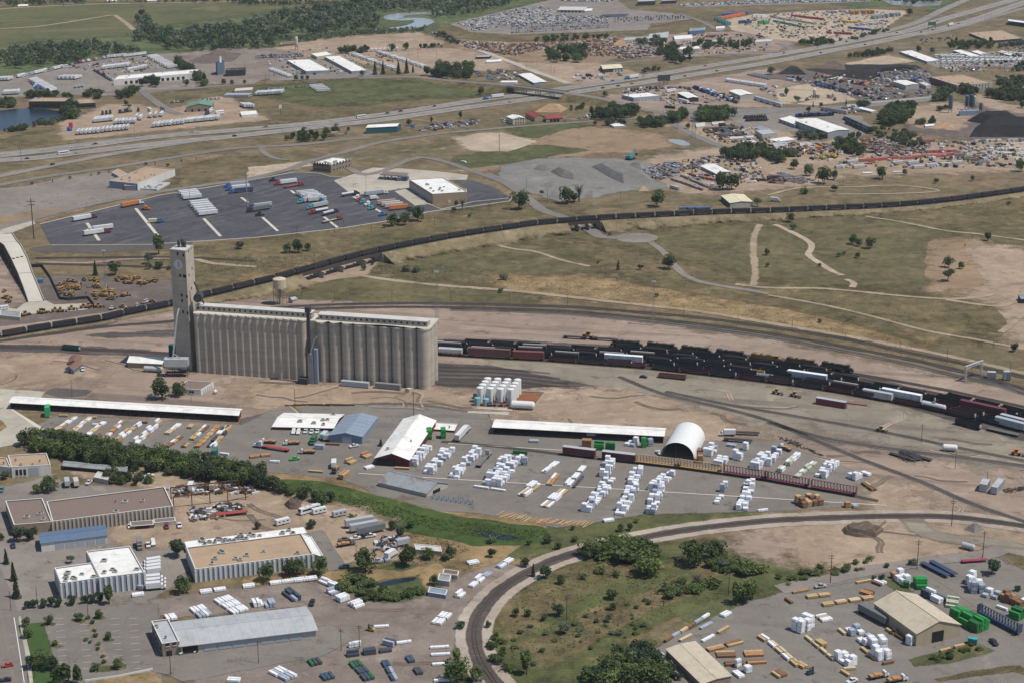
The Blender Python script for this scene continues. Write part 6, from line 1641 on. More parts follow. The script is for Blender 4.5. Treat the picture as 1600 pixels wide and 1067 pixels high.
bld('pump_shed','small grey-roofed shed at the foot of the water tower',(225,905),(200,900),(252,898),22,T6,aI,bT,bI,'Q',1.0)
K8=Tile(680,520,6.667)
patch('rust_pad',K8 .ps(*Q('400 760 900 620 1130 640 1010 790 400 770')),'rust_gravel',.13,0)
cc=[at(*K8(*p))for p in Q('905 618 1140 632 1015 795')]
rt=tg_('containment_kerb','pale low kerb around the rust-red tank pad','kerb',cc[0])
for a,b in zip(cc,cc[1:]):
 a,b=a-cc[0],b-cc[0];nn=Vr((-(b-a).y,(b-a).x,0)).normalized()*.2
 lN('kerb_piece',MB().hx([(v.x,v.y,z)for z in(0,1.0)for v in(a-nn,b-nn,b+nn,a+nn)]).M(aS),rt)
S(eV,'d3d3cf',.45,var=.04);S(hZ,'74a3ab',.5,var=.1)
def vtank(nm,lab,v,r,h,mat,grp=None):
 root=tg_(nm,lab,'tank',v,0,grp);m=MB();m.la_((0,0,0),[(r,0),(r,h),(r*.9,h+.12),(.02,h+.35)],24);m.smooth=True;lN('shell',m.M(mat,auto=True),root)
 lN('base_ring',MB().tu((0,0,0),(0,0,.2),r+.15,r+.15,20).M(aS),root);lN('ladder',MB().box(-.25,.25,-r-.15,-r-.05,.3,h).M(aM),root)
f0,f3,b0=at(*K8(470,720)),at(*K8(785,735)),at(*K8(548,622))
hT_=ha(*K8(470,722),150/6.667)
col_n=[hY,fU,gN,hB]
for i in rg_(4):
 for j in rg_(4):
  v=f0+(f3-f0)*(i/3)+(b0-f0)*(j/3);v.z=Z0
  vtank('storage_tank','tall white storage tank, %s from left in the %s row from the front'%(col_n[i],col_n[j]),v,2.05,hT_,eV,'white storage tanks on the rust-red pad')
vtank('water_tank','short teal tank at the left front of the white tanks',P3(K8,440,752),1.75,4.2,hZ);vtank('water_tank','short pale blue tank next to the teal one',P3(K8,530,758),1.75,4.0,hZ)
vtank('small_tank','dark green drum behind the teal tank',P3(K8,414,676),1.0,2.0,fL)
def htank(nm,lab,T,p,q,r,mat):
 a,b=at(*T(*p)),at(*T(*q));root=tg_(nm,lab,'tank',Vr((a.x,a.y,Z0)),math.atan2(b.y-a.y,b.x-a.x));L=(b-a).length
 m=MB();m.tu((0,0,r+.4),(L,0,r+.4),r,r,20,caps=False);m.tu((L,0,r+.4),(L+r*.4,0,r+.4),r,r*.55,20);m.tu((-r*.4,0,r+.4),(0,0,r+.4),r*.55,r,20);m.smooth=True;lN('shell',m.M(mat,auto=True),root)
 for x in(L*.15,L*.85):lN('saddle',MB().box(x-.3,x+.3,-r*.8,r*.8,0,r*.7).M(aS),root)
htank(fZ,'large white horizontal tank lying beside the rust-red pad',K8,(800,788),(1020,800),2.1,eV)
htank(fZ,'white cylindrical tank behind a fence in the rail yard',T12,(1082,806),(1160,812),1.6,eV)
htank(fZ,'silver tank by the elevator loading bin',T9,(895,318),(1000,325),1.5,aM)
htank('steel_pipe','short grey steel culvert pipe lying on the pale dirt',T16,(1055,335),(1115,350),1.3,aM)
htank('fuel_tank','small white fuel tank in a wire cage by the elevator office',T9,(1325,458),(1333,452),.9,eV)
rt=tg_('pump_skid','dark pump skid with pipes in front of the white tanks','pump',P3(K8,640,765))
for k,(x,y,w,h)in en_(((-4,0,1.4,2.4),(-1,.5,1.2,1.8),(2.5,0,1.0,2.2),(6,.5,1.2,1.6))):lN('pump_unit',MB().box(x-w,x+w,y-.8,y+.8,0,h).M(aL),rt)
m=MB();m.bar((-5,-1,1.6),(7,-1,1.6),.12);m.bar((0,-1,1.6),(0,-3.5,3),.12);m.bar((0,-3.5,3),(0,-4,0),.12);lN('pipework',m.M(aM),rt)
patch('concrete_slab',K8 .ps(*Q('400 765 818 785 800 815 375 788')),cQ,.14,0);patch('concrete_slab',K8 .ps(*Q('340 815 770 828 760 858 335 835')),cQ,.141,0)
for x,y,y0,r,lab,mt in((1124,700,590,2.2,'blue cement silo alone at the left of the black heaps',cN),(1225,680,596,2.0,'blue silo at the left of the concrete plant',cN),(1252,685,590,2.4,'tallest dark blue silo of the concrete plant',fL),(1270,680,600,1.6,'pale silo at the right of the concrete plant',aI),(1312,700,640,1.8,'short blue silo right of the concrete plant',cN)):
 v=P3(T4,x,y);h=ha(*T4(x,y),(y-y0)/3.952);rt=tg_(hM,lab,hM,v)
 m=MB();m.la_((0,0,0),[(.5,3),(r,6),(r,h),(.3,h+1)],18);lN('bin',m.M(mt,smooth=True,auto=True),rt)
 for k in rg_(4):t=k*1.571+.78;lN('leg',MB().tu((math.cos(t)*r,math.sin(t)*r,0),(math.cos(t)*r,math.sin(t)*r,6.5),.18,.18,6).M(aL),rt)
bld('plant_house','pale blue plant house at the foot of the concrete silos',(1185,690),(1180,680),(1300,685),30,T4,aW,cO,vents=3)
bld('plant_house','long low hopper line right of the concrete silos',(1330,700),(1335,688),(1440,692),16,T4,hO,bT,vents=3)
for x,y,y0,lab in((285,618,556,'slim white cement silo in the sand yard'),(251,312,235,'slim white batch plant tower before the river trees')):
 T=T4 if x==285 else T2;v=P3(T,x,y);h=ha(*T(x,y),(y-y0)/3.952);rt=tg_(hM,lab,hM,v)
 m=MB();m.la_((0,0,0),[(.5,4),(2,7),(2,h),(.3,h+1)],16);lN('bin',m.M(bS,smooth=True,auto=True),rt)
 for k in rg_(4):t=k*1.571+.78;lN('leg',MB().tu((math.cos(t)*1.9,math.sin(t)*1.9,0),(math.cos(t)*1.9,math.sin(t)*1.9,7.3),.18,.18,6).M(aL),rt)
# heaps
g(eW,'2e2b2a','262423','3a3634',amt=.3,soft=False);g(dC,'77746e','6c6a66','837f78',amt=.2,soft=False);g(eX,'6f6156','5f5349','7f7064',amt=.4,soft=False,fine=.6);g(gA,'a3876a','94795d','b09679',amt=.2,soft=False)
def heap(lab,T,poly,h,mat,rough=.4,name='spoil_heap',top=.45):
 W_=[at(*T(*p))for p in poly];c=sum(W_,Vr())/len(W_);m=MB();rings=6;V=[]
 Q=[]
 for a,b in zip(W_,W_[1:]+W_[:1]):
  for k in rg_(5):Q.append(a.lerp(b,k/5))
 n=len(Q)
 for r in rg_(rings+1):
  t=r/rings;s_=1-t*(1-top)
  for k,q in en_(Q):
   d=(q-c)*s_;z=h*(t**.9);j=mz.noise((q.x*.12+r,q.y*.12,r*.7))*rough*(h*.25)
   V.append((d.x+(j*.5 if r else 0),d.y,z+(j if r else 0)))
 fs=[(r*n+k,r*n+(k+1)%n,(r+1)*n+(k+1)%n,(r+1)*n+k)for r in rg_(rings)for k in rg_(n)]
 V.append((0,0,h*1.03));fs+=[(rings*n+k,rings*n+(k+1)%n,len(V)-1)for k in rg_(n)]
 m.add(V,fs);me=m.M(mat);se_(me,[1.0]*len(V));lN(name,me,None,Vr((c.x,c.y,.05)),label=lab,cat='heap',group='heaps of loose material')
heap('flat-topped grey gravel heap at the left of the quarry',T7,Q('130 100 240 55 380 48 430 78 330 95 200 112'),4,dC,.3,top=.75)
heap('large grey gravel heap with a sharp corner',T7,Q('235 115 330 92 460 100 540 155 380 165 300 150'),5.5,dC,.3,top=.6)
heap('long grey gravel heap right of the quarry centre',T7,Q('490 85 560 58 650 62 860 150 870 185 690 190 600 150'),5.5,dC,.3,top=.65)
heap('dark cone of gravel at the left of the quarry',T7,Q('165 205 210 182 280 178 320 200 250 212'),3,dC,.3,top=.2)
heap('small gravel cone beside the bare trees',T7,Q('215 280 250 240 300 250 300 285'),4,dC,.3,top=.2);heap('small gravel cone at the quarry front',T7,Q('440 270 490 228 550 268 500 278'),4,dC,.3,top=.2);heap('low grey gravel heap behind the quarry',T7,Q('700 85 770 55 860 75 800 105'),4,dC,top=.4)
heap('long black coal heap at the right edge, front',T4,Q('1240 850 1280 790 1400 760 1700 760 1700 850'),9,eW,.4,top=.6);heap('black coal heap behind the front one',T4,Q('1225 752 1290 722 1530 718 1560 752 1350 770'),8,eW,.4,top=.5)
heap('black soil heap by the river trees',T1,Q('1270 345 1330 315 1440 335 1420 350'),6,eX,.5,top=.4);heap('black heap at the left of the machine rows',T4,Q('60 462 130 425 190 430 240 465'),6,eW,top=.4)
heap('pointed brown heap in the black soil yard',T4,Q('300 425 400 385 470 400 480 435'),7,eX,.6,top=.2);heap('low black ridge in the black soil yard',T4,Q('400 470 600 420 900 405 930 428 700 445 640 495'),4,eW,.6,top=.6)
heap('pale sand cone on the plant apron',T4,Q('1030 795 1070 768 1140 775 1150 798'),4,gA,top=.25);heap('tan rubble heap beside the red barns',K4,Q('900 440 1020 380 1080 375 1250 400 1180 440'),5,gA,.7,top=.4)
heap('rough brown soil heap inside the loop track area',T16,Q('395 235 430 215 560 210 640 240 600 280 480 275 410 262'),3.2,eX,2.2,top=.55)
heap('small grey gravel cone beside the utility poles',T16,Q('1060 235 1120 205 1175 235 1120 252'),3,dC,top=.25);heap('tan brush pile behind the white caravans',T14,Q('150 100 190 70 250 85 240 125 180 125'),2.5,eX,2.5,top=.5)
heap('small orange dirt cone at the quarry front',T7,Q('780 235 810 210 850 235'),3,gA,top=.2);heap('tan mound in the scrap yard',T3,Q('610 290 650 255 700 265 720 300'),5,gA,top=.3)
# poles
def pole(kind,T,x,y,y0,lab,grp=None):
 v=P3(T,x,y);h=ha(*T(x,y),(y-y0)/T.k);H_={cD:12.1,bA:12.1,dZ:10,fI:30,dV:35,'pylon':36}[kind]
 s_=h/H_;nm={bA:cD,fI:'light_mast',dV:'floodlight_tower'}.get(kind,kind)
 return sw_(kind,nm,v,0,lab,'pole' if 'pole' in nm or 'lamp' in nm else 'tower',grp,None,(max(s_,.8),max(s_,.8),s_))
pole(fI,T5,1527,330,78,'tall grey light mast in the middle of the truck lot');pole(fI,T6,1503,62,-120,'tall grey mast beside the red dirt and the quarry')
pole(dV,T7,870,1063,790,'lattice floodlight tower in the pale rail yard');pole(dV,T6,1118,1055,728,'lattice floodlight tower behind the right end of the silos');pole(dV,T5,655,840,600,'lattice floodlight tower in the yellow machine yard')
pole('pylon',T3,1118,925,690,'steel lattice pylon beside the red dirt field')
pole(cD,T5,210,530,278,'tall wooden utility pole at the corner of the truck lot');pole(bA,T9,445,470,365,'wooden pole with an orange marker beside the dark stain')
pole(dZ,T9,1182,505,380,'lamp post in front of the elevator office');pole(bA,T10,242,540,425,'wooden pole behind the lumber office');pole(cD,T10,973,582,440,'wooden pole at the corner of the right silo group')
pole(cD,T12,947,755,642,'wooden pole beside the white yard tank');pole(bA,T12,1155,920,805,'wooden pole in front of the white yard tank');pole(bA,T12,1350,1030,932,'wooden pole beside the two small silver sheds')
for x,y,y0,lab in((996,215,70,'utility pole near the crossing of the loop track'),(808,450,288,'utility pole beside the blue-topped trailer frame'),(1165,388,240,'utility pole at the end of the pale dirt'),(338,525,365,'utility pole at the gate of the lower right yard')):pole(cD,T16,x,y,y0,lab)
for x,y,y0,lab in((297,725,590,'utility pole in the left half of the loop meadow'),(823,650,515,'utility pole in the middle of the loop meadow'),(1176,590,455,'utility pole at the right side of the loop meadow')):pole(cD,T15,x,y,y0,lab)
for T,x,y,y0,lab in((T14,463,890,770,'utility pole beside the planter in the storage yard, left'),(T14,562,880,750,'utility pole with a blue transformer in the storage yard'),(T14,14,960,835,'wooden pole in front of the long warehouse'),(T13,928,1025,880,'wooden pole by the corner office gate'),(T13,205,660,540,'wooden pole between the street trees'),(T13,60,675,570,'wooden pole at the street corner'),(T13,875,545,455,'wooden pole right of the ribbed building'),(T13,478,705,640,'thin pole at the car park entrance'),(T14,143,490,385,'wooden pole among the trees of the tan-roofed plant'),(T14,545,380,315,'wooden pole in the trailer side yard'),(T13,190,1040,950,'thin grey pole on the lawn corner')):pole(cD if T is T14 else bA,T,x,y,y0,lab)
for x,y,y0 in((475,138,75),(813,210,118),(1103,275,172),(1490,375,262),(148,70,0),(1390,178,118)):pole(bA,T12,x,y,y0,'thin wooden pole along the main line verge','poles along the main line')
for x,y,y0 in((343,942,872),(1060,1000,935),(1395,1045,985)):pole(bA,T7,x,y,y0,'thin wooden pole along the straw bank of the main line','poles along the main line')
for x,y,y0 in((283,900,835),(486,915,855),(840,915,850),(1203,910,850),(1565,915,862)):pole(bA,T6,x,y,y0,'thin dark pole in the field behind the silos','poles in the field behind the silos')
for x,y,y0 in((255,525,455),(485,490,420),(543,470,402),(712,500,430),(1102,448,390),(1440,380,300)):pole(bA,T6,x,y,y0,'thin pole along the grassy edge of the truck lot','poles along the truck lot edge')
for x,y,y0 in((200,150,85),(680,250,142),(405,330,240),(735,65,20),(795,60,10),(945,60,10),(1140,70,10)):pole(dZ,T6,x,y,y0,'slim lamp post of the truck stop','lamp posts of the truck stop')
for x,y,y0 in((590,470,415),(1175,350,215),(1280,400,330),(540,395,305),(360,295,248),(690,265,200),(370,755,665),(918,775,700),(1472,790,710)):pole(dZ,T5,x,y,y0,'slim lamp post around the truck lot and hall','lamp posts around the truck lot and hall')
for x,y,y0 in((135,1030,835),(835,880,760),(862,1000,950),(505,1067,1020),(1245,960,880),(385,600,520),(700,600,540)):pole(dZ,T1,x,y,y0,'thin lamp post beside the highway','lamp posts beside the highway')
for x,y,y0 in((155,425,370),(240,455,405),(262,465,420),(865,745,690),(935,720,680),(1018,810,740),(450,230,190),(90,430,390)):pole(bA,T3,x,y,y0,'thin pole along the overpass street','poles along the overpass street')
for x,y,y0 in((90,220,155),(220,310,225),(670,300,230)):pole(bA,T7,x,y,y0,'thin pole beside the quarry road','poles beside the quarry road')
for x,y,y0 in((160,215,140),(462,200,130)):pole(bA,T8,x,y,y0,'thin pole in the grass by the equipment yard','poles by the equipment yard')
for x,y,y0 in((1372,130,60),(1180,30,-30),(640,330,250),(480,620,590),(115,700,630)):pole(dZ,T4,x,y,y0,'thin lamp post beside the interchange','lamp posts beside the interchange')
for x,y,y0 in((655,490,430),(1000,360,300),(1115,360,310),(940,340,300),(60,520,450),(250,500,430)):pole(bA,T2,x,y,y0,'thin pole on the upper dirt lots','poles on the upper dirt lots')
def board(nm,lab,T,x,y,w,h,z,mat,cols):
 v=P3(T,x,y);rt=tg_(nm,lab,'sign',v,.35)
 pn=lN('panel',MB().box(-w/2,w/2,-.2,.2,z,z+h).M(mat),rt)
 for cx in cols:lN('post',MB().box(cx-.2,cx+.2,-.2,.2,0,z).M(aL),rt)
board('billboard','dark billboard seen from behind beside the highway',T3,937,530,16,7,5,aL,(-5,0,5))
board('highway_sign','green overhead highway sign near the interchange',T4,1010,190,13,5,7,hO,(-6,6))
board('highway_sign','white sign post in the olive field',T2,152,715,3,4,7,bZ,(0,))
# vehicles
WHT,SIL,BLKc,GRYc,REDc,BLUc,DKB,TANc,GRN,YEL,ORG,MARc=(.62,.62,.61),(.38,.39,.40),(.03,.03,.035),(.14,.145,.15),(.33,.04,.04),(.05,.13,.33),(.03,.05,.11),(.36,.30,.22),(.04,.14,.07),(.52,.34,.05),(.55,.17,.04),(.16,.03,.06)
CARCOL=[WHT]*5+[SIL]*4+[BLKc]*3+[GRYc]*3+[REDc,BLUc,DKB,TANc,(.45,.43,.38)]
CY=(.06,.30,.38)
cr=random.Random(21)
def vr(kind,name,T,p0,p1,n,hd,lab,cols=None,cat=aR,skip=.0,jx=.3,jr=.03,scale=None):
 if p1[0]<p0[0]:p0,p1=p1,p0
 a,b=at(*T(*p0)),at(*T(*p1));hd=head(T,*hd)if isinstance(hd,tuple)else hd;c_=-1
 for i in rg_(n):
  if skip and cr.random()<skip:continue
  v=a.lerp(b,i/max(1,n-1));v.x+=cr.uniform(-jx,jx);v.y+=cr.uniform(-jx,jx);v.z=Z0
  k=kind if isinstance(kind,str)else cr.choice(kind);c_+=1
  sw_(k,name,v,hd+cr.uniform(-jr,jr),lab and(lab+(', %s from the left'%nth_(c_)if len(lab.split())<13 else '')),cat,lab,cr.choice(cols)if cols else WHT,scale)
def v1(kind,name,T,p,q,lab,cat,col=WHT,z=Z0,scale=None,grp=None):
 return sw_(kind,name,P3(T,*p,z=z),head(T,p,q),lab,cat,grp,col,scale)
TRW=[(.52,.52,.51),(.58,.58,.57),(.47,.48,.49)]
# truck lot: single rigs
def rig(T,p,q,lab,cab,col,tk=aR,cabside=1,nocab=False):
 0
 a,b=at(*T(*p)),at(*T(*q));hd=math.atan2(b.y-a.y,b.x-a.x);d=(b-a).normalized();mid=a.lerp(b,.5);mid.z=Z0
 tl={aR:8.0,bH:7.5,gZ:6.2}[tk]
 sw_(tk,aC,mid,hd,'trailer of '+lab,aR,None,col)
 if not nocab:
  c=mid+d*(tl+2.6);c.z=Z0
  sw_(fS,aP,c,hd,'tractor unit of '+lab,bF,None,cab)
rig(T5,(450,425),(560,405),'the plum-coloured rig at the left end of the lot',MARc,WHT)
rig(T5,(685,470),(590,482),'the white rig turned left beside the plum cab',WHT,WHT)
rig(T5,(525,512),(632,497),'the white rig in front, with a plum cab',MARc,WHT)
rig(T5,(745,340),(855,318),'the orange rig with a white cab',WHT,ORG)
v1(fS,aP,T5,(905,352),(920,352),'bright orange tractor without a trailer',bF,ORG)
v1(fS,aP,T5,(990,430),(1005,428),'blue tractor hauling a short cream trailer',bF,BLUc);v1(aT,'short_trailer',T5,(945,432),(990,430),'short cream trailer behind the blue tractor',aR,(.6,.53,.4),.9,(.55,1,1.1))
vr(aR,aC,T5,(1160,255),(1185,285),4,((1105,250),(1200,240)),'white trailer in the rear block of parked trailers',[WHT]);vr(aR,aC,T5,(1225,320),(1285,385),6,((1105,250),(1200,240)),'white trailer in the front block of parked trailers',[WHT])
for i,(x,y,c)in en_(((1470,205,SIL),(1480,225,WHT),(1500,242,DKB))):
 rig(T5,(x+60,y-5),(x-45,y+5),'the %s of three blue-cab rigs at the lot rear'%[iI,iK,hA][i],BLUc,c)
rig(T6,(100,330),(-15,345),'the black-cab silver rig in the lot centre',DKB,SIL);rig(T6,(85,345),(-20,362),'the dark rig under the light mast',BLKc,GRYc)
v1(fS,aP,T6,(20,388),(5,390),'black tractor beside the white parking strip',bF,BLKc)
rig(T6,(215,165),(130,172),'the black tanker rig at the lot rear',BLKc,GRYc,bH);rig(T6,(240,185),(160,195),'the red and white rig at the lot rear',REDc,WHT);rig(T6,(180,218),(255,205),'the red rig turned right at the lot rear',REDc,REDc,bH)
vr(aR,aC,T6,(305,258),(375,300),6,((250,265),(360,255)),'pale trailer in the block behind the cyan cabs',TRW)
for i,(p,q)in en_((((385,290),(290,308)),((450,322),(340,345)),((300,285),(400,300)))):rig(T6,p,q,'the %s cyan-cab rig in the pale block'%['rear left','front left','right'][i],CY,SIL)
rig(T6,(440,360),(370,372),'the rear white tank rig',REDc,WHT,gZ);rig(T6,(420,388),(470,375),'the front white tank rig with a black cab',BLKc,WHT,gZ);rig(T6,(410,435),(500,415),'the flatbed rig with a crimson cab',REDc,TANc,bH)
rig(T6,(670,268),(780,255),'the white rig beside the fuel apron',WHT,SIL);v1(aF,fM,T6,(730,288),(745,286),'white box truck beside the pale trailer',bF,WHT);rig(T6,(540,270),(590,262),'the dark tank rig at the apron corner',BLKc,GRYc,gZ)
for i,(x,y,c)in en_(((625,285,WHT),(640,300,REDc),(660,310,CY),(710,350,CY),(780,388,BLUc),(690,325,WHT))):v1(fS,aP,T6,(x,y),(x-20,y+4),'%s tractor in the slanted row by the parking strip'%[hY,'second, red','third, cyan','fifth, cyan','last, blue','fourth, white'][i],bF,c)
for i,p in en_(Q('760 318 785 328 805 338 835 350')):
 v1(aR,aC,T6,(p[0]+45,p[1]),(p[0]+130,p[1]-8),'%s orange-sided trailer in the stack by the lot trees'%[iI,fU,gN,hA][i],aR,[(.45,.3,.2),(.5,.45,.4),(.5,.45,.4),ORG][i])
v1(gI,gI,T6,(1283,62),(1300,64),'lone white van on the quarry road',gI,WHT)
# upper left lots
vr(aD,aC,T1,(590,755),(690,745),8,((590,760),(610,735)),'white trailer in the upper row of the trailer yard',TRW);vr(aD,aC,T1,(720,765),(830,760),6,((590,760),(610,735)),'white trailer in the middle row of the trailer yard',TRW)
vr(aD,aC,T1,(485,830),(610,820),6,((485,835),(505,810)),'white trailer in the front row left of the trailer yard',TRW);vr(aD,aC,T1,(640,815),(790,800),7,((485,835),(505,810)),'white trailer in the front row middle of the trailer yard',TRW)
vr(aD,aC,T1,(955,785),(1135,765),8,((955,790),(985,765)),'white trailer in the front row right of the trailer yard',TRW);vr(aD,aC,T1,(1160,758),(1345,740),11,((955,790),(985,765)),'white trailer in the long right block of the trailer yard',TRW)
vr(aD,aC,T1,(845,735),(870,740),2,((590,760),(610,735)),'white trailer of the small pair in the trailer yard',TRW);vr(aD,aC,T1,(930,725),(1000,718),3,((590,760),(610,735)),'white trailer of the trio near the yard road',TRW)
vr(aN,aP,T1,(740,700),(805,690),5,((740,705),(725,690)),'dark tractor in the middle of the trailer yard',[BLKc,DKB,SIL],bF);vr(aN,aP,T1,(635,710),(680,705),3,((740,705),(735,720)),'black tractor at the left of the trailer yard',[BLKc],bF)
v1(aN,aP,T1,(855,690),(865,705),'black tractor alone behind the trailer yard rows',bF,BLKc);v1(aF,fM,T1,(925,690),(940,695),'white flat truck behind the trailer yard rows',bF,WHT);v1(aF,fM,T1,(1005,685),(1020,690),'dark box truck beside the yard road',bF,GRYc)
v1(aG,'wrapped_load',T1,(438,790),(445,800),'bright red and blue wrapped load at the left end of the trailer yard',aT,(.5,.04,.08),.3,(.5,1.4,1.9));v1(aG,'wrapped_load',T1,(430,810),(445,815),'bright blue wrapped load at the left end of the trailer yard',aT,(.04,.12,.4),.3,(.5,1.2,1))
vr(aN,aP,T1,(1275,715),(1310,690),4,((1270,710),(1280,725)),'white and dark tractor beside the green-roofed shop',[WHT,DKB],bF);vr(aN,aP,T1,(1340,710),(1375,705),4,((1270,710),(1280,725)),'white tractor in the group right of the green-roofed shop',[WHT],bF)
vr(cK,'box_trailer',T1,(1400,600),(1540,600),9,((1400,605),(1425,595)),'pale blue trailer beside the fenced field',[(.42,.47,.5)],aR);vr(aD,aC,T2,(10,590),(160,580),9,((0,595),(25,580)),'white trailer in the row on the dirt beside the field',TRW)
vr(aD,aC,T2,(370,545),(415,572),4,((340,550),(440,545)),'large white trailer by the blue cab in the field corner',TRW);v1(aN,aP,T2,(342,535),(330,538),'blue tractor at the field corner trailers',bF,BLUc)
vr(aD,aC,T1,(1500,665),(1550,665),4,((1490,650),(1540,670)),'white trailer next to the small flat shed',TRW)
vr(aD,aC,T1,(640,430),(790,412),12,((640,435),(660,420)),'white trailer in the long row behind the terminal',TRW);vr(aD,aC,T1,(940,360),(1060,425),9,((940,360),(1010,350)),'white trailer in the slanted block right of the terminal yard',TRW)
vr(aD,aC,T1,(690,360),(750,355),4,((680,360),(720,355)),'white trailer at the back fence of the terminal',TRW);vr(aD,aC,T1,(790,355),(870,345),5,((680,360),(720,355)),'white trailer at the right end of the terminal back fence',TRW)
vr(aN,aP,T1,(590,440),(690,500),11,((600,450),(640,440)),'red and white truck in the slanted line left of the terminal',[WHT,WHT,REDc],bF);vr(aD,aC,T1,(800,445),(900,425),8,((800,450),(815,435)),'white trailer backed up behind the terminal roof',TRW)
vr(aD,aC,T1,(205,505),(320,570),11,((205,510),(270,495)),'white trailer in the left slanted block of the terminal',TRW);vr(aN,aP,T1,(200,520),(235,560),5,((235,555),(210,560)),'red truck at the left slanted block',[REDc,BLUc,WHT],bF)
vr((aD,aF,cK),bO,T1,(130,480),(400,420),17,((130,480),(190,465)),'pale truck in the line along the river trees',[WHT,SIL,(.3,.33,.36)],bF);vr((cC,aF),bO,T1,(430,405),(660,365),15,((430,405),(480,390)),'small truck at the back fence of the terminal',CARCOL,bF)
vr(aD,aC,T1,(380,490),(480,490),5,((380,495),(420,485)),'white trailer of the block in the middle of the terminal yard',TRW);vr(aN,aP,T1,(465,545),(510,540),3,((465,550),(480,535)),'white truck of the trio at the terminal gate',[WHT],bF);vr(aD,aC,T1,(30,585),(115,580),7,((30,590),(45,570)),'white trailer at the left edge by the pond trees',TRW);vr(aD,aC,T1,(0,500),(60,498),4,((0,505),(30,495)),'white trailer at the far left edge',TRW)
vr((aE,cC,bM),aQ,T1,(1060,640),(1130,630),9,((1060,640),(1065,650)),'car parked behind the green-roofed shop',CARCOL,dT);vr((aE,cC,bM),aQ,T1,(1240,625),(1350,615),12,((1060,640),(1065,650)),'car parked right behind the green-roofed shop',CARCOL,dT)
vr((cX,cK),eB,T2,(590,340),(860,435),24,((590,345),(640,335)),'white motorhome in the left slanted storage row',[WHT,(.5,.49,.46)],eB);vr((cX,cK),eB,T2,(755,330),(1035,420),25,((590,345),(640,335)),'white motorhome in the right slanted storage row',[WHT,(.5,.49,.46)],eB);vr(cK,eB,T2,(690,320),(870,312),8,((590,345),(600,335)),'motorhome at the back of the storage lot',[WHT],eB)
vr(aF,bO,T2,(100,440),(210,480),9,((100,440),(160,435)),'white truck in the block left of the warehouse',[WHT],bF);vr((aE,bM,cC),aQ,T2,(0,350),(290,340),45,((0,350),(10,340)),'car in the long row in front of the batch plant',CARCOL,dT);vr((aE,bM),aQ,T2,(0,362),(290,352),45,((0,350),(10,340)),'car in the second row in front of the batch plant',CARCOL,dT)
vr(aE,aQ,T2,(60,555),(300,540),14,((60,555),(66,545)),'dark car in the line along the dirt parking',[BLKc,GRYc,SIL,WHT],dT)
def sx(kinds,name,T,poly,n,lab,cols,cat,hd=None,jr=3.14,rng=cr):
 for v in ri([T(*p)for p in poly],n,rng):
  v.z=Z0;sw_(rng.choice(kinds),name,v,(head(T,*hd)if hd else 0)+rng.uniform(-jr,jr),lab,cat,lab,rng.choice(cols),.72 if name==bX else None)
carsf=(aE,bM,cC,aE,'van_far')
sx(carsf,hD,T2,Q('1350 450 1500 430 1640 450 1700 500 1500 500 1400 495'),60,'old car in the salvage yard above the overpass bank',CARCOL+[REDc,BLUc],dT)
sx(carsf,hD,T2,Q('930 785 1150 765 1380 740 1360 795 1200 800 1030 820'),65,'old car in the salvage yard beside the teal shed',CARCOL+[REDc,BLUc,WHT],dT)
sx((aG,aF),'junk_container',T2,Q('440 830 560 820 560 850 450 855'),6,'brown junk container left of the teal shed',[(.2,.13,.09),TANc],aT,((440,840),(540,835)),.1)
def lot_rows(T,rows,n_each,hd,cols=CARCOL):
 for(p,q)in rows:vr(carsf[:4],aQ,T,p,q,n_each,hd,None,cols,dT,.06,.5,.06)
lot_rows(T3,[((0,208-k*13),(600-k*6,172-k*13))for k in rg_(5)],44,((0,200),(20,214)),[WHT]*4+[SIL]*3+[BLKc,BLUc,GRYc,(.3,.36,.45)])
lot_rows(T3,[((640,140-k*11),(1060,118-k*9))for k in rg_(3)],26,((0,200),(20,214)),[WHT]*3+[SIL]*2+[BLKc,BLUc,GRYc,DKB])
mm=MB();crg=random.Random(8)
for poly,n in(((T3 .ps(*Q('-330 150 0 65 200 40 280 90 600 110 560 140 0 165 -250 200'))),620),(T3 .ps(*Q('310 0 640 0 600 15 300 12')),90),(T3 .ps(*Q('1000 32 1581 5 2300 -8 2300 8 1700 22 1050 42')),420)):
 for v in ri(poly,n,crg):
  a=.6+crg.choice((0,1.571));c,s_=math.cos(a),math.sin(a);mi=crg.choice((0,0,0,1,1,2,3))
  def tr(x,y,z):return(v.x+x*c-y*s_,v.y+x*s_+y*c,v.z+z+Z0)
  mm.hx([tr(*p)for p in((-2.2,-.9,.3),(2.2,-.9,.3),(2.2,.9,.3),(-2.2,.9,.3),(-2.2,-.9,.9),(2.2,-.9,.8),(2.2,.9,.8),(-2.2,.9,.9))],mi);mm.hx([tr(*p)for p in((-1.7,-.8,.9),(.9,-.8,.9),(.9,.8,.9),(-1.7,.8,.9),(-1.3,-.7,1.45),(.2,-.7,1.45),(.2,.7,1.45),(-1.3,.7,1.45))],mi)
S(eQ,'c4c4c2',.5);S(dE,'8d9197',.5);S(iA,'24262b',.5);S('far_blue','37486a',.5)
lN('parked_cars',mm.M([eQ,dE,iA,'far_blue']),kind=dB,label='hundreds of parked cars in the far auction lots',cat='cars')
mm=MB()
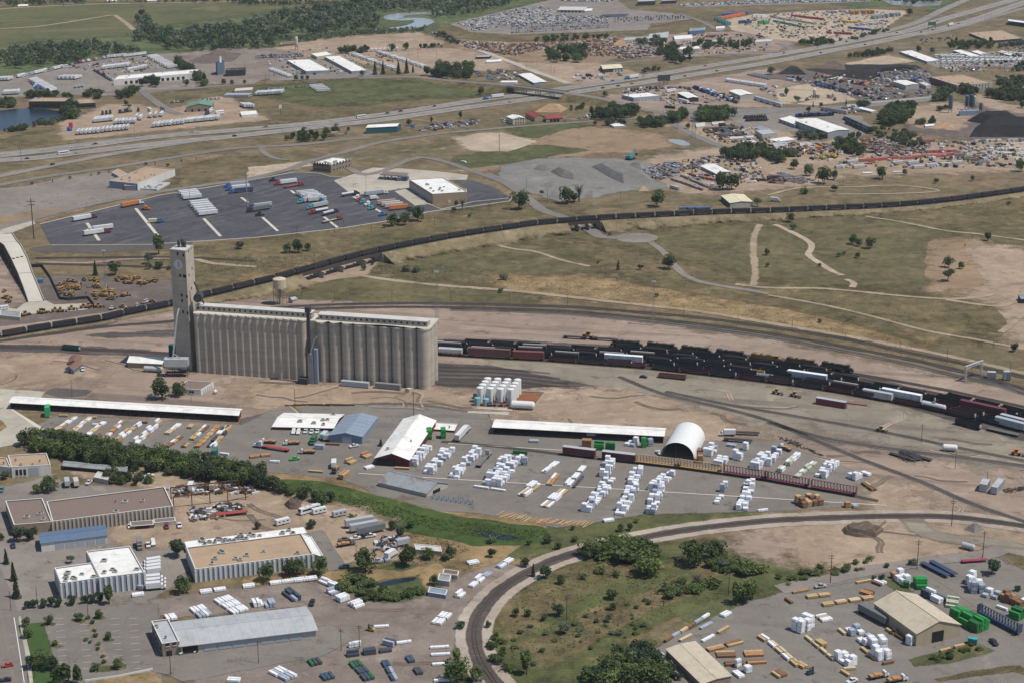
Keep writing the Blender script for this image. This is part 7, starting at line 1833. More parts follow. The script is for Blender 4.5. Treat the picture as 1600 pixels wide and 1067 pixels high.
for poly,n in((T3 .ps(*Q('-330 255 0 275 300 270 640 240 720 275 730 320 560 360 230 300 0 350 -280 300')),900),(T3 .ps(*Q('560 340 900 290 1000 330 700 370')),160)):
 for v in ri(poly,n,crg):
  a=crg.uniform(0,3);c,s_=math.cos(a),math.sin(a);l,w,h=crg.uniform(.8,2.4),crg.uniform(.6,1.2),crg.uniform(.6,2.2)
  mm.hx([(v.x+x*c-y*s_,v.y+x*s_+y*c,Z0+z*crg.uniform(.8,1.1))for z in(0,h)for x,y in((-l,-w),(l,-w),(l*.9,w),(-l*.9,w))],crg.choice((0,0,0,1,1,2,3,4)))
S(dR,'7a5b4a',.9,var=.3);S(eF,'3b3431',.9,var=.3)
lN(eY,mm.M([dR,dR,eF,dE,eQ]),kind=dB,label='rusty scrap covering the far scrap yard',cat=iB)
sx(carsf,hD,T3,Q('580 330 900 260 960 280 900 340 700 360'),40,'old car among the scrap district sheds',CARCOL,dT)
sx(carsf+(aF,),bO,T3,Q('380 470 540 440 700 430 720 470 500 510 380 505'),26,'white truck or car in the yard of the dark brown shop',[WHT,WHT,SIL,BLKc],bF)
vr((aN,aF),bO,T3,(700,575),(890,548),11,((700,570),(705,560)),'truck in the row behind the white-roofed truck shop',[WHT,BLKc,SIL,GRYc],bF);vr((aE,cC),aQ,T3,(880,550),(1070,545),16,((880,550),(884,540)),'dark car in the row by the billboard',[BLKc,GRYc,DKB,WHT],dT)
v1(aD,aC,T3,(980,575),(1010,570),'long white trailer between the truck shops',aR,WHT);vr((aN,aF,cC),bO,T3,(1120,545),(1400,625),26,((1120,550),(1160,520)),'colourful truck in the slanted line before the white workshop',[WHT,REDc,BLUc,BLKc,YEL,SIL],bF,0,.8,.2);vr((aN,aF),bO,T3,(1140,555),(1390,640),22,((1120,550),(1160,520)),'dark truck in the second slanted line before the white workshop',[BLKc,GRYc,WHT,BLUc],bF,0,.8,.2)
vr(cK,bO,T3,(1330,505),(1560,540),14,((1330,500),(1350,490)),'white truck in the row on the far dirt lot',[WHT],bF);vr(aD,dO,T3,(1480,465),(1600,490),8,((1480,465),(1530,455)),'dark flat trailer on the far dirt lot',[GRYc],aR,scale=(1,1,.35))
vr(aD,aC,T3,(1520,625),(1640,660),4,((1510,630),(1560,645)),'pale blue trailer at the edge of the dirt lot',[(.4,.48,.52)]);rig(T3,(1175,652),(1090,645),'the grey flat rig in front of the open-sided shop',GRYc,SIL,bH);v1(aD,aC,T3,(1060,640),(1080,645),'white trailer in front of the open-sided shop',aR,WHT);v1(aG,'dark_container',T3,(975,672),(1005,675),'black roll-off container in front of the truck shops',aT,BLKc)
vr(aJ,'black_machine',T3,(1440,735),(1560,730),9,((1440,740),(1460,730)),'black machine in the row on the far parking lot',[BLKc],bC);vr(aJ,'black_machine',T3,(1450,752),(1570,748),9,((1440,740),(1460,730)),'black machine in the second row on the far parking lot',[BLKc],bC)
sx((aG,bH,aF,aJ),aX,T3,Q('1200 800 1330 780 1480 790 1470 840 1330 850 1210 850'),26,'dark machine part stored beside the pylon yard',[BLKc,GRYc,(.15,.08,.06)],bC,((1200,820),(1300,810)),.3)
sx(carsf,aQ,K4,Q('1350 500 1500 470 1500 510 1380 530'),9,'white vehicle in the sand yard by the red barns',[WHT,SIL],dT);sx(carsf,aQ,K4,Q('560 520 650 540 640 560 560 545'),5,'white car beside the cream house',[WHT],dT)
for(p,q,n,c,lab)in(((160,105),(330,125),10,(.35,.05,.07),'crimson container in the far container yard'),((155,130),(270,150),7,(.55,.5,.35),'cream container in the far container yard'),((50,140),(215,175),10,(.05,.25,.2),'green container in the far container yard'),((30,110),(130,130),7,(.4,.4,.4),'grey container in the far container yard'),((370,80),(640,70),14,(.4,.42,.45),'pale container at the back of the container yard'),((470,140),(620,150),9,(.6,.42,.06),'yellow container in the container yard'),((520,90),(640,85),6,(.55,.3,.06),'orange container in the container yard'),((550,160),(700,150),10,(.5,.52,.55),'white container in the container yard'),((650,120),(800,100),10,(.35,.4,.42),'grey-green container at the right of the container yard'),((510,180),(620,190),7,(.06,.1,.3),'blue container in the front of the container yard'),((380,210),(500,215),7,(.3,.08,.08),'dark red frame in the front of the container yard')):
 vr(aG,cF,T4,p,q,n,((p),(p[0]+40,p[1]+8)),lab,[c],aT,.1,.8,.1,(1,1,cr.choice((1,1.9))))
for(p,q,n,c,lab)in(((1290,125),(1420,100),6,(.6,.16,.05),'orange container at the top edge yard'),((1320,105),(1440,95),6,(.04,.08,.3),'navy container at the top edge yard'),((1270,130),(1330,160),5,(.04,.16,.18),'teal container at the top edge yard'),((1420,148),(1460,150),2,(.04,.06,.16),'dark blue container alone on the sand'),((1540,150),(1570,152),2,(.04,.25,.1),'green container alone on the sand'),((1500,110),(1560,115),3,WHT,'white container by the navy stack')):
 vr(aG,cF,T3,p,q,n,((p),(p[0]+40,p[1]-4)),lab,[c],aT,0,.6,.1,(1,1,1.8))
for y0,y1,n in((360,375,18),(380,385,16),(395,380,14)):vr(cK,hP,T4,(1080,y0),(1590,y1),n,((1080,380),(1110,372)),'white bus in the crowded bus depot',[WHT],'bus')
vr(cK,hP,T4,(1040,355),(1190,350),6,((1080,380),(1110,372)),'white bus beside the long depot',[WHT],'bus');vr(cK,hP,T4,(1430,335),(1590,345),6,((1080,380),(1110,372)),'white bus behind the bus depot canopy',[WHT],'bus')
sx(carsf,aQ,T4,Q('940 250 1140 225 1140 245 960 275'),26,'dark car in the lot under the interchange',[BLKc,GRYc,WHT,SIL],dT,((940,260),(945,250)),.1);sx(carsf,aQ,T4,Q('1120 415 1300 425 1340 445 1150 445'),24,'small vehicle below the bus depot',CARCOL,dT);sx(carsf,aQ,T4,Q('1470 300 1600 295 1600 310 1480 312'),12,'car in the strip right of the depot shed',CARCOL,dT)
sx(carsf+(aF,aJ),aX,T4,Q('690 470 780 440 940 430 1000 490 900 510 700 510'),46,'vehicle in the yard around the white-roofed garage',[WHT,SIL,TANc,GRYc,BLUc],'vehicle')
vr((aJ,aG,bH,aF),aX,T4,(300,470),(600,530),22,((300,480),(330,470)),'worn machine in the back row of the black yard',[WHT,TANc,BLKc,ORG,(.15,.09,.07)],bC,0,1.5,.5);vr((aJ,bH,aF),aX,T4,(300,520),(600,600),24,((300,480),(330,470)),'dark machine in the front row of the black yard',[BLKc,GRYc,DKB,(.1,.06,.05)],bC,0,1.5,.5);vr((aJ,aF),aX,T4,(310,535),(590,590),20,((300,480),(330,470)),'black machine in the middle row of the black yard',[BLKc,GRYc,BLUc],bC,0,1.5,.5)
sx((cC,aJ,aE),aX,T4,Q('620 605 740 600 740 625 620 628'),14,'small vehicle along the low white wall',[WHT,BLKc,GRYc],'vehicle');v1('van_far',gI,T4,(812,588),(830,585),'lone white van on the dark yard',gI,WHT);vr(cC,aQ,T4,(640,555),(700,550),4,((640,555),(660,550)),'white vehicle on the dark yard',[WHT],dT)
vr((aN,aF),bO,T4,(180,725),(400,715),20,((180,725),(190,715)),'dark blue truck in the row above the big warehouse',[DKB,BLKc,GRYc,BLUc],bF);vr(aD,aC,T4,(360,690),(450,705),4,((360,690),(420,700)),'pale trailer at the end of the blue truck row',[SIL]);vr((aN,aJ),bO,T4,(470,740),(630,810),20,((470,740),(490,730)),'dark truck frame in the slanted row by the trees',[BLKc,DKB,GRYc],bF);vr((aN,aJ),bO,T4,(485,765),(620,825),16,((470,740),(490,730)),'black truck frame in the second slanted row by the trees',[BLKc,DKB],bF);sx(carsf+(aF,),aQ,T4,Q('450 675 540 665 600 700 500 705'),16,'car or truck around the green-edged shed',CARCOL,dT)
sx((aE,cC,'van_far'),aQ,T4,Q('0 500 60 530 100 600 20 600 -60 560'),20,'car in the lot left of the sand yard',CARCOL,dT);sx((aJ,aF,aG),aX,T4,Q('90 490 200 480 200 500 100 505'),6,'dark truck by the black heap',[GRN,BLKc,WHT],bC);sx((aJ,aF),aX,T4,Q('180 600 400 600 420 630 200 635'),10,'yard machine around the slim cement silo',[WHT,(.25,.06,.05),TANc],bC)
for(p,q,n,c,lab)in(((610,1000),(760,985),5,(.4,.1,.08),'red beam stack in the pipe yard'),((860,985),(940,975),3,(.38,.12,.1),'pink beam stack in the pipe yard'),((1030,975),(1130,960),4,(.42,.12,.12),'bright red beam stack in the pipe yard'),((920,900),(980,880),3,(.3,.1,.08),'rusty beam stack behind the pipe yard'),((1030,945),(1110,945),3,(.35,.1,.08),'red steel stack behind the pipe yard')):vr(aG,'beam_stack',T4,p,q,n,((p),(p[0]+60,p[1]-3)),lab,[c],'stack',0,.6,.05,(1.3,.8,.9))
for(x,y)in Q('520 1010 800 1015 895 1015 1010 1030 1100 1025 1170 1015 930 1042 560 1040 450 1040'):v1(aG,eI,T4,(x,y),(x+50,y-4),'grey pipe bundle in the pipe yard front','bundle',(.42,.42,.4),.3,(.95,1.5,1),'grey pipe bundles in the pipe yard')
vr((bH,aG),aX,T4,(1150,960),(1330,1020),7,((1150,960),(1210,955)),'dark steel frame at the right of the pipe yard',[GRYc,(.15,.1,.07)],fW);vr((aG),'concrete_block',T4,(1370,930),(1560,935),12,((1370,935),(1390,930)),'pale concrete piece in the precast yard',[(.5,.5,.46)],'block',0,2,.4,(.4,1,.9));vr(aG,'concrete_block',T4,(1400,950),(1580,965),12,((1370,935),(1390,930)),'pale concrete piece in the precast yard front row',[(.5,.5,.46)],'block',0,2,.4,(.4,1,.7));vr(aG,aX,T4,(1290,880),(1560,875),9,((1290,880),(1320,875)),'grey crate at the back of the precast yard',[(.4,.4,.38),GRYc],dK,.1,1,.3,(.6,1,.9))
mm=MB()
for v in ri(T4 .ps(*Q('560 860 700 870 800 890 980 930 980 950 640 960 600 900')),420,crg):
 a=crg.uniform(0,3);c,s_=math.cos(a),math.sin(a);l,w,h=crg.uniform(.8,3),crg.uniform(.4,1.1),crg.uniform(.5,2)
 mm.hx([(v.x+x*c-y*s_,v.y+x*s_+y*c,Z0+z)for z in(0,h)for x,y in((-l,-w),(l,-w),(l*.9,w),(-l*.9,w))],crg.choice((0,1,0,2)))
for v in ri(T7 .ps(*Q('780 110 960 60 1080 70 1000 150 900 170')),260,crg)+ri(T7 .ps(*Q('1040 110 1180 30 1240 20 1150 90')),90,crg):
 a=crg.uniform(0,3);c,s_=math.cos(a),math.sin(a);l,w,h=crg.uniform(.8,2.6),crg.uniform(.4,1.0),crg.uniform(.5,1.6)
 mm.hx([(v.x+x*c-y*s_,v.y+x*s_+y*c,Z0+z)for z in(0,h)for x,y in((-l,-w),(l,-w),(l*.9,w),(-l*.9,w))],crg.choice((0,1,2,2)))
lN(eY,mm.M([dR,eF,dE]),kind=dB,label='rusty scrap parts strewn over the equipment yards',cat=iB)
sx((aJ,eN),'earth_mover',T4,Q('300 975 420 970 420 985 310 990'),6,'yellow earth mover by the pipe yard trees',[YEL],bC);sx((aJ,aF,aG),aX,T4,Q('180 930 320 900 330 930 230 960'),12,'worn machine by the white hut',[TANc,BLKc,ORG,WHT],bC)
vr(aG,iC,T7,(1000,170),(1160,225),7,((1000,165),(1050,185)),'grey crate in the long rows of the reclaimed yard',[(.22,.2,.19),(.3,.29,.3)],dK,0,.4,.05,(.8,.7,.7));vr(aG,iC,T7,(1060,150),(1200,210),7,((1000,165),(1050,185)),'dark crate in the middle row of the reclaimed yard',[(.22,.17,.16),(.3,.27,.28)],dK,0,.4,.05,(.8,.7,.7));vr(aG,iC,T7,(1110,140),(1250,170),7,((1000,165),(1050,185)),'rusty crate in the back row of the reclaimed yard',[(.3,.12,.09),(.26,.2,.19)],dK,0,.4,.05,(.8,.7,.7));v1(aG,cF,T7,(1005,222),(1030,230),'pale container beside the green quarry trees',aT,SIL)
vr(cC,aQ,T7,(1490,168),(1560,172),4,((1490,168),(1520,175)),'dark flat truck by the pipe yard tree',[BLKc,DKB],bF);v1(eN,'crushing_plant',T7,(730,40),(780,22),'teal crushing machine on the quarry floor',bC,(.04,.25,.26),Z0,1.4);v1(bE,aQ,T7,(185,245),(200,250),'black pickup at the quarry corner',dT,BLKc);v1(aF,'mixer_truck',T8,(45,300),(80,302),'white mixer truck parked alone in the grass',bF,WHT);sx((bH,aJ,aG),aX,T8,Q('0 150 60 145 130 170 60 190 0 180'),10,'dark trailer in the equipment yard corner',[BLKc,GRYc,(.2,.08,.06)],bC)
mm=MB()
for v in ri(T8 .ps(*Q('60 120 200 150 300 170 200 190 80 170')),160,crg):
 l,w,h=crg.uniform(.5,2),crg.uniform(.4,1),crg.uniform(.4,1.4);mm.box(v.x-l,v.x+l,v.y-w,v.y+w,Z0,Z0+h,crg.choice((0,1,2)))
lN(eY,mm.M([dR,aV,dE]),kind=dB,label='small colourful scrap pieces in the equipment yard corner',cat=iB)
vr(aD,dO,T7,(1080,345),(1180,345),3,((1080,345),(1160,340)),'blue flat trailer beside the cream-roofed shed',[(.08,.14,.24)],aR,scale=(.8,1,.4))
def traffic(path,off,ps,hdflip,lab):
 for(px,kind,col)in ps:
  d_=path.near(px);p=path.pos(d_);q=path.pos(d_+2);t=(q-p).normalized();nn=Vr((-t.y,t.x,0));v=p+nn*off;v.z=.42
  sw_(kind,{aD:aC,aF:fM,cK:eB,aN:aP}.get(kind,dT),v,math.atan2(t.y,t.x)+(math.pi if hdflip else 0),lab%{aD:'white semi-trailer',aF:'white truck',cK:'white motorhome',aN:'blue truck cab'}.get(kind,{WHT:'white car',SIL:'silver car',BLKc:'black car',GRYc:'grey car',BLUc:'blue car',REDc:'red car',DKB:'navy car'}.get(col,dT)),'vehicle','traffic on the highway',col)
class PP(Path):
 def __init__(s,p):s.p=p;s.c=[.0];[s.c.append(s.c[-1]+(b-a).length)for a,b in zip(p,p[1:])];s.L=s.c[-1]
HBp,HNp=PP(pB),PP(pN)
traffic(HBp,2,[(12,aE,WHT),(66,aE,WHT),(112,aE,WHT),(148,aE,DKB),(222,bM,WHT),(297,bM,SIL),(308,aE,WHT),(415,aE,GRYc),(438,aE,WHT),(598,aE,WHT),(604,bM,GRYc),(628,bM,DKB),(667,aE,WHT),(682,aE,BLKc)],True,'%s on the far highway carriageway, left half')
traffic(HBp,-2,[(775,aD,WHT),(753.5,aN,BLUc),(562,cK,WHT)],True,'%s in the near lane of the far carriageway')
traffic(HBp,1,[(957,bM,BLUc),(992,aD,WHT),(979.5,aN,BLUc),(1007,aE,SIL),(1101,aE,REDc),(1185,aE,WHT),(1227,aE,GRYc),(1280,aE,SIL),(1324,bM,DKB),(1403,aE,BLKc),(1466,aE,GRYc)],True,'%s on the far highway carriageway, right half')
traffic(HNp,-2,[(38,aE,DKB),(120,aE,SIL),(364,bM,BLKc),(446,aE,WHT),(473,bM,BLUc),(521,bM,GRYc),(798,bM,SIL),(938,bM,BLKc),(963,bM,DKB),(1066,aE,BLKc),(1116,bM,GRYc),(1242,aE,WHT),(1282,aE,BLKc),(1350,aE,DKB)],False,'%s on the near highway carriageway')
traffic(HNp,1,[(102,cK,WHT),(987,aE,REDc),(1440,bM,BLUc),(1458,aE,BLKc),(1486,aD,WHT),(1500,aE,GRYc)],False,'%s in the inner lane of the near carriageway')
v1(bM,dT,Tile(0,190,6.667),(550,458),(580,450),'dark blue car alone on the highway ramp',dT,DKB)
sx((aJ,aJ,eN),bX,K5,Q('600 720 700 660 840 690 880 760 740 850 650 830'),22,'yellow-orange machine in the left group of the machine yard',[(.36,.2,.07),(.34,.22,.1)],bC);sx((aJ,),bX,K5,Q('850 660 1000 640 1080 730 1000 750'),10,'yellow machine in the middle group of the machine yard',[(.36,.2,.07),YEL],bC)
sx((aJ,aJ,eN),bX,K5,Q('970 800 1120 770 1280 760 1350 820 1280 870 980 870'),18,'yellow-orange machine in the right group of the machine yard',[(.36,.2,.07),(.34,.22,.1)],bC);sx((aJ,eN),bX,K5,Q('1140 640 1400 640 1620 660 1600 710 1300 700'),18,'orange machine in the back row of the machine yard',[(.36,.19,.07),(.4,.22,.08)],bC);vr(aJ,bX,K5,(280,1020),(1010,940),11,((280,1020),(340,1010)),'yellow machine in the row along the coal train',[(.36,.2,.07)],bC,.1,2,.5);sx((aJ,),bX,K5,Q('1140 960 1340 930 1600 870 1600 890 1300 980'),8,'yellow machine close behind the coal train',[(.36,.2,.07),WHT],bC);sx((aJ,),bX,K5,Q('0 700 60 760 110 900 60 880 0 780'),8,'yellow machine left of the ramp',[(.36,.2,.07)],bC)
v1(aG,'portable_cabin',K5,(425,680),(440,680),'small bright blue cabin beside the ramp','cabin',(.06,.2,.4),Z0,(.3,1,.9));bld('brick_hut','old pale hut with a patchy roof at the left edge',(210,1040),(0,1020),(215,985),40,K5,eD,eO);v1(cX,'white_trailer',K5,(35,965),(80,960),'white trailer at the left edge below the ramp',aR,WHT)
# near vehicles (with parts)
def near(kind,T,p,q,lab,col,nm=None,cat=None):v1(kind,nm or{eM:dT,'suv':dT,bE:'pickup_truck',cL:'flatbed_truck',aF:fM}.get(kind,kind),T,p,q,lab,cat or{eM:dT,'suv':dT,gI:gI,bE:bF,'bus':'bus'}.get(kind,bF if bF in kind else kind),col)
for i,(x,y,k)in en_(((232,700,gI),(262,702,gI),(306,695,bE),(343,698,bE),(378,695,bE))):near(k,T10,(x,y),(x-5,y+14),'%s white vehicle in the row before the lumber office'%[hY,fU,gN,hB,'fifth'][i],WHT)
near(cL,T10,(75,762),(30,760),'dark flatbed truck with a white cab, rear left',WHT);near(cL,T10,(220,770),(175,772),'flatbed truck with a white cab, middle',WHT);near(cL,T10,(315,825),(265,825),'flatbed truck with a pale cab, front',(.5,.52,.48));rig(T10,(180,812),(70,795),'the red lumber rig at the left of the lumber office',WHT,REDc,bH)
near(aF,T10,(355,760),(345,775),'green and white truck loaded with wrapped packs',GRN);near(bE,T10,(605,785),(580,790),'white pickup in front of the blue barn',WHT);near(aF,T10,(465,748),(490,748),'grey box truck beside the blue barn door',SIL);near(aF,T10,(425,730),(440,715),'pale blue trailer between the office and the barn',(.45,.55,.6),'box_trailer');near(bE,T10,(240,865),(280,860),'bright green forklift truck beside the brown timber',(.05,.4,.12));near(cL,T10,(490,935),(480,950),'dark flatbed truck at the yard edge',BLKc);near(aF,T10,(482,905),(485,880),'white wrapped truck near the yard edge',WHT)
rig(T10,(1235,762),(1300,690),'the white tank-like rig beside the annex',WHT,WHT,aR);rig(T10,(1370,915),(1425,850),'the grey flatbed rig among the white packs',SIL,GRYc,bH);near(fX,T10,(770,775),(775,760),'dark forklift beside the white roof barn',BLKc)
near(aF,T11,(1330,715),(1275,715),'white box truck on the bare dirt right of the arched shed',WHT);near(bH,T11,(1395,752),(1470,758),'dark flat trailer below the white box truck',BLKc,dO,aR);near(bH,T11,(1440,708),(1550,712),'dark flat trailer behind the white box truck',BLKc,dO,aR);near(bE,T11,(905,828),(920,840),'white pickup beside the arched shed mouth',WHT);near(eM,T11,(812,357),(840,360),'black car on the green gravel of the rail yard',BLKc);near(cL,T12,(105,800),(80,790),'red flatbed truck with a white cab at the yard corner',WHT)
for p,q,lab in(((55,458),(80,462),'left yellow loader below the freight rows'),((165,475),(210,485),'right yellow loader below the freight rows'),((700,690),(750,700),'yellow crane truck on the yard spur')):v1(iG,'wheel_loader',T12,p,q,lab,bC,(.36,.25,.1),Z0,.95)
v1(iG,'track_machine',T12,(1535,835),(1560,838),'orange track machine at the right edge',bC,ORG);v1(iG,'track_machine',T11,(475,118),(510,122),'yellow track machine in the pale rail yard',bC,(.35,.22,.08),Z0,1.4);v1(bH,'flat_wagon',T11,(390,118),(420,120),'dark flat wagon left of the track machine','wagon',BLKc);v1(bH,'flat_wagon',T11,(565,128),(600,130),'dark flat wagon right of the track machine','wagon',BLKc)
v1(aR,cF,T10,(612,412),(700,420),'pale grey container with ribs at the foot of the silos',aT,(.36,.39,.42),-.6,(1.05,1.1,1));v1(aR,cF,T10,(815,425),(890,432),'grey container with a pale door at the foot of the silos',aT,(.22,.22,.23),-.6,(.95,1.05,1));bld('pump_hut','tiny pale hut right of the two containers',(945,425),(920,420),(973,420),24,T10,eD,cJ,coping=False)
v1(aT,'silver_shed',T12,(1335,1045),(1350,1020),'small silver shed left of two by the wooden pole',dG,SIL,Z0,(.7,1.5,1.6));v1(aT,'silver_shed',T12,(1415,1050),(1450,1010),'long silver shed right of two by the wooden pole',dG,SIL,Z0,(1.1,1.3,1.5));v1(eH,'hopper_wagon',T9,(440,188),(480,192),'dark green small wagon left of the elevator',hL,(.03,.12,.1),.3,.8);near(bE,T9,(510,312),(515,325),'white pickup beside the rusty-roofed house',WHT)
for p,q,lab in(((1378,760),(1382,765),'grey instrument cabinet near the signal gantry'),):v1(aT,'signal_cabinet',Tile(1360,500,6.667),(1258,605),(1280,606),lab,'cabinet',SIL,Z0,(.4,1.2,1.5))
v1(aT,'signal_cabinet',Tile(1360,500,6.667),(1418,622),(1440,622),'tall grey cabinet beside the main line pole','cabinet',SIL,Z0,(.35,1.2,2))
for kx,(x,y,c)in en_(((1445,855,BLKc),(1500,860,BLKc),(880,850,BLKc))):v1(bH,'scrap_frame',T12,(830+kx*50,850-8*(kx%2)),(870+kx*50,862),'%s black track panel in the scrap heap of the yard'%['left',iK,'right'][kx],'track panel',BLKc,Z0-.6)
mm=MB()
for v in ri(T12 .ps(*Q('790 850 850 815 950 840 960 865 880 880')),60,crg):l=crg.uniform(1,4);a=crg.uniform(0,3);d_=Vr((math.cos(a),math.sin(a),0))*l;mm.bar(v-d_+Vr((0,0,crg.uniform(.3,1.2))),v+d_+Vr((0,0,crg.uniform(.3,1.2))),.18)
for v in ri(T12 .ps(*Q('1450 1050 1581 1030 1581 1067 1470 1067')),40,crg):l=crg.uniform(1,2);a=crg.uniform(0,3);d_=Vr((math.cos(a),math.sin(a),0))*l;mm.bar(v-d_+Vr((0,0,crg.uniform(.3,.8))),v+d_+Vr((0,0,crg.uniform(.3,.8))),.15)
for v in ri(T12 .ps(*Q('50 720 150 740 300 820 390 860 300 830 100 750')),60,crg):l=crg.uniform(.5,1.5);a=crg.uniform(0,3);d_=Vr((math.cos(a),math.sin(a),0))*l;mm.bar(v-d_+Vr((0,0,crg.uniform(.3,.8))),v+d_+Vr((0,0,crg.uniform(.3,.8))),.2)
lN(eY,mm.M(eF),kind=dB,label='tangled dark rail scrap lying in the yard',cat=iB)
for i,(x,y,k,c)in en_(((705,222,eM,WHT),(905,225,'suv',MARc),(975,218,bE,WHT),(832,315,gI,WHT),(805,325,bE,WHT),(758,330,aF,(.2,.19,.19)),(73,328,bE,DKB))):
 near(k,T13,(x,y),(x+4,y+22),['white car at the ribbed factory huts','maroon car at the end of the factory huts','white van beside the maroon car','white van right of the small lot','white pickup beside the white van','dark grey box truck left of the white vans','small dark blue car at the left edge'][i],c)
for i in rg_(4):near(aF,T13,(822,430+i*18),(795,434+i*18),'%s white delivery truck backed to the ribbed building'%[iI,fU,gN,hA][i],WHT)
for i in rg_(3):near(aF,T13,(848,520+i*20),(870,518+i*20),'%s white truck at the corner of the ribbed building'%[iI,iK,hA][i],WHT)
near('bus',T14,(290,140),(225,160),'long white and blue motor coach on the dirt',WHT);near(cX,T14,(345,145),(390,135),'white caravan beside the motor coach',WHT,cX,cX);near(cX,T14,(145,205),(185,195),'white caravan behind the pipe-roofed annex',WHT,cX,cX);near(cX,T14,(455,160),(500,150),'grey cabin trailer before the reeds',SIL,'cabin_trailer',cX)
for i,(p,q,c)in en_((((560,215),(620,205),SIL),((585,240),(650,228),SIL),((625,255),(680,243),GRYc))):v1(aR,aC,T14,p,q,'%s grey box trailer in the side yard'%[iI,iK,hA][i],aR,c,Z0,(.85,1,1))
for i,(p,c,k)in en_((((480,295),GRYc,bE),((540,288),WHT,bE),((588,280),BLKc,bE),((622,275),WHT,bE),((490,322),GRYc,cL))):near(k,T14,p,(p[0]+30,p[1]-5),['grey car in the side yard row','white pickup second in the side yard row','black pickup in the side yard row','white pickup at the right of the side yard row','dark flat truck in front of the side yard row'][i],c)
near('suv',T14,(480,443),(455,445),'blue car at the end of the driveway',DKB);near(aF,T14,(785,325),(760,330),'small silver truck in the weedy yard',SIL);near(bE,T14,(305,640),(300,655),'black skip truck behind the long warehouse',BLKc);near(fX,T14,(625,785),(600,780),'yellow forklift carrying a white beam',YEL);near(bE,T14,(660,412),(700,405),'pale truck between the round trees',SIL);near(aF,T14,(735,385),(750,375),'white truck behind the round tree',WHT)
near(eM,T13,(1075,895),(1060,900),'white car at the warehouse doors',WHT);near(eM,T13,(998,905),(985,910),'white car beside the corner office',WHT);near(eM,T13,(42,978),(20,982),'red car on the street at the lower left',(.45,.06,.05));near(eM,T13,(30,1058),(10,1060),'black car at the lower left corner',BLKc);near(bE,T9,(920,970),(945,965),'white pickup before the hedge trees',WHT);near(bE,T9,(550,1010),(560,1000),'white pickup by the pale green shed',WHT);near(aF,T9,(470,1020),(460,985),'red-nosed box truck by the open shed',(.5,.45,.43));near(aF,T9,(415,1020),(410,995),'grey box truck left of the red-nosed one',SIL);near(bE,T9,(12,1055),(20,1040),'teal pickup at the left edge',(.08,.25,.25));near(aF,T9,(1180,1045),(1190,1020),'white truck by the dirt yard trees',WHT);near(aF,T9,(1315,1045),(1325,1020),'pale truck in the dirt yard',TANc);near('suv',T9,(268,1015),(262,1000),'white car before the white workshop',WHT)
rig(T13,(1190,165),(1330,150),'the red skip row in the steel yard',(.3,.04,.04),(.35,.05,.04),bH,nocab=True)
near(cL,T16,(600,1040),(650,1030),'flatbed truck loaded with orange timber at the bottom edge',WHT);near(cL,T16,(700,1060),(745,1052),'white-cab flatbed truck right of the loaded one',WHT);near(bE,T16,(455,1065),(470,1058),'white-cab truck at the bottom edge',WHT);near(bE,T16,(1225,855),(1240,870),'black open trailer in the lower right yard',BLKc);near(bE,T16,(285,550),(320,545),'grey pickup at the yard gate',SIL);near(aR,T16,(570,720),(635,755),'long grey box trailer beside the tan warehouse',GRYc,aC,aR)
for i,(p,q)in en_((((905,462),(950,485)),((950,455),(995,480)))):v1(bH,dO,T16,p,q,'%s dark flat trailer side by side near the gate'%['left','right'][i],aR,DKB,Z0,(1.1,1,1))
v1(bH,dO,T16,(1120,412),(1150,410),'crimson trailer frame near the gate',aR,(.3,.03,.06),Z0,.8);v1(aT,'portable_toilet',T16,(1110,855),(1125,858),'teal cabin at the corner of the tan warehouse','cabin',(.05,.3,.3),Z0,(.3,.9,1));near(fX,T16,(230,1020),(250,1015),'dark forklift at the bottom of the timber rows',DKB);near(fX,T16,(690,805),(670,800),'yellow forklift beside the tan warehouse wall',YEL)
# timber
lr_=random.Random(77)
PNAME={aA:(bP,'white wrapped lumber pack'),cI:(bP,'grey wrapped lumber pack'),fY:(bP,'cream wrapped lumber pack'),fJ:(bP,'dark green wrapped lumber pack'),dK:(bP,'bright green wrapped lumber pack'),bL:(dL,'tan bare lumber stack'),aU:(dL,'orange bare lumber stack'),bG:(dL,'brown bare lumber stack'),cU:(dL,'pale bare lumber stack'),gE:(eI,'dark bundle'),eU:(eI,'blue-grey bundle')}
def lr(T,p0,p1,kinds,hmax,where,size='m',across=1,fill=.82,hmin=1,side=1,along=True,jr=.02,gap=.3):
 a,b=at(*T(*p0)),at(*T(*p1));d_=b-a;L_=d_.length;u=d_.normalized();nn=Vr((-u.y,u.x,0));hd=math.atan2(u.y,u.x)
 lx,ly,lz={'s':(2.5,1.25,1.1),'m':(4.9,1.25,1.05),'l':(7.5,1.3,.85),'q':(2.5,2.4,1.3)}[size]
 if not along:lx,ly=ly,lx
 n_=max(1,int(L_/(lx+gap)))
 for i in rg_(n_):
  if lr_.random()>fill:continue
  for w in rg_(across):
   top=lr_.randint(hmin,hmax);jq=lr_.uniform(-.55,.55)if size=='q' else 0
   k=lr_.choice(kinds)
   if lr_.random()<.15 and hmax>1:top=max(1,top-1)
   for s_ in rg_(top):
    v=a+u*((i+.5)*L_/n_)+nn*side*(w*(ly+.25))+nn*lr_.uniform(-.2,.2)+nn*jq+u*lr_.uniform(-.12,.12);v.z=Z0+.06+s_*lz
    nm,lb=PNAME[k]
    sw_('pack_%s_%s'%(k,size),nm,v,hd+(0 if along else math.pi/2)+lr_.uniform(-jr,jr),where and lb+' '+where,'lumber',where and lb+'s '+where)
W_,WG=[aA]*7+[cI],[aA,aA,cI]
lr(T10,(975,905),(1090,790),W_,4,0,'q',2,hmin=2)
lr(T10,(1075,955),(1228,800),W_,3,0,'q',2);lr(T10,(1230,985),(1385,818),W_,3,0,'q',2)
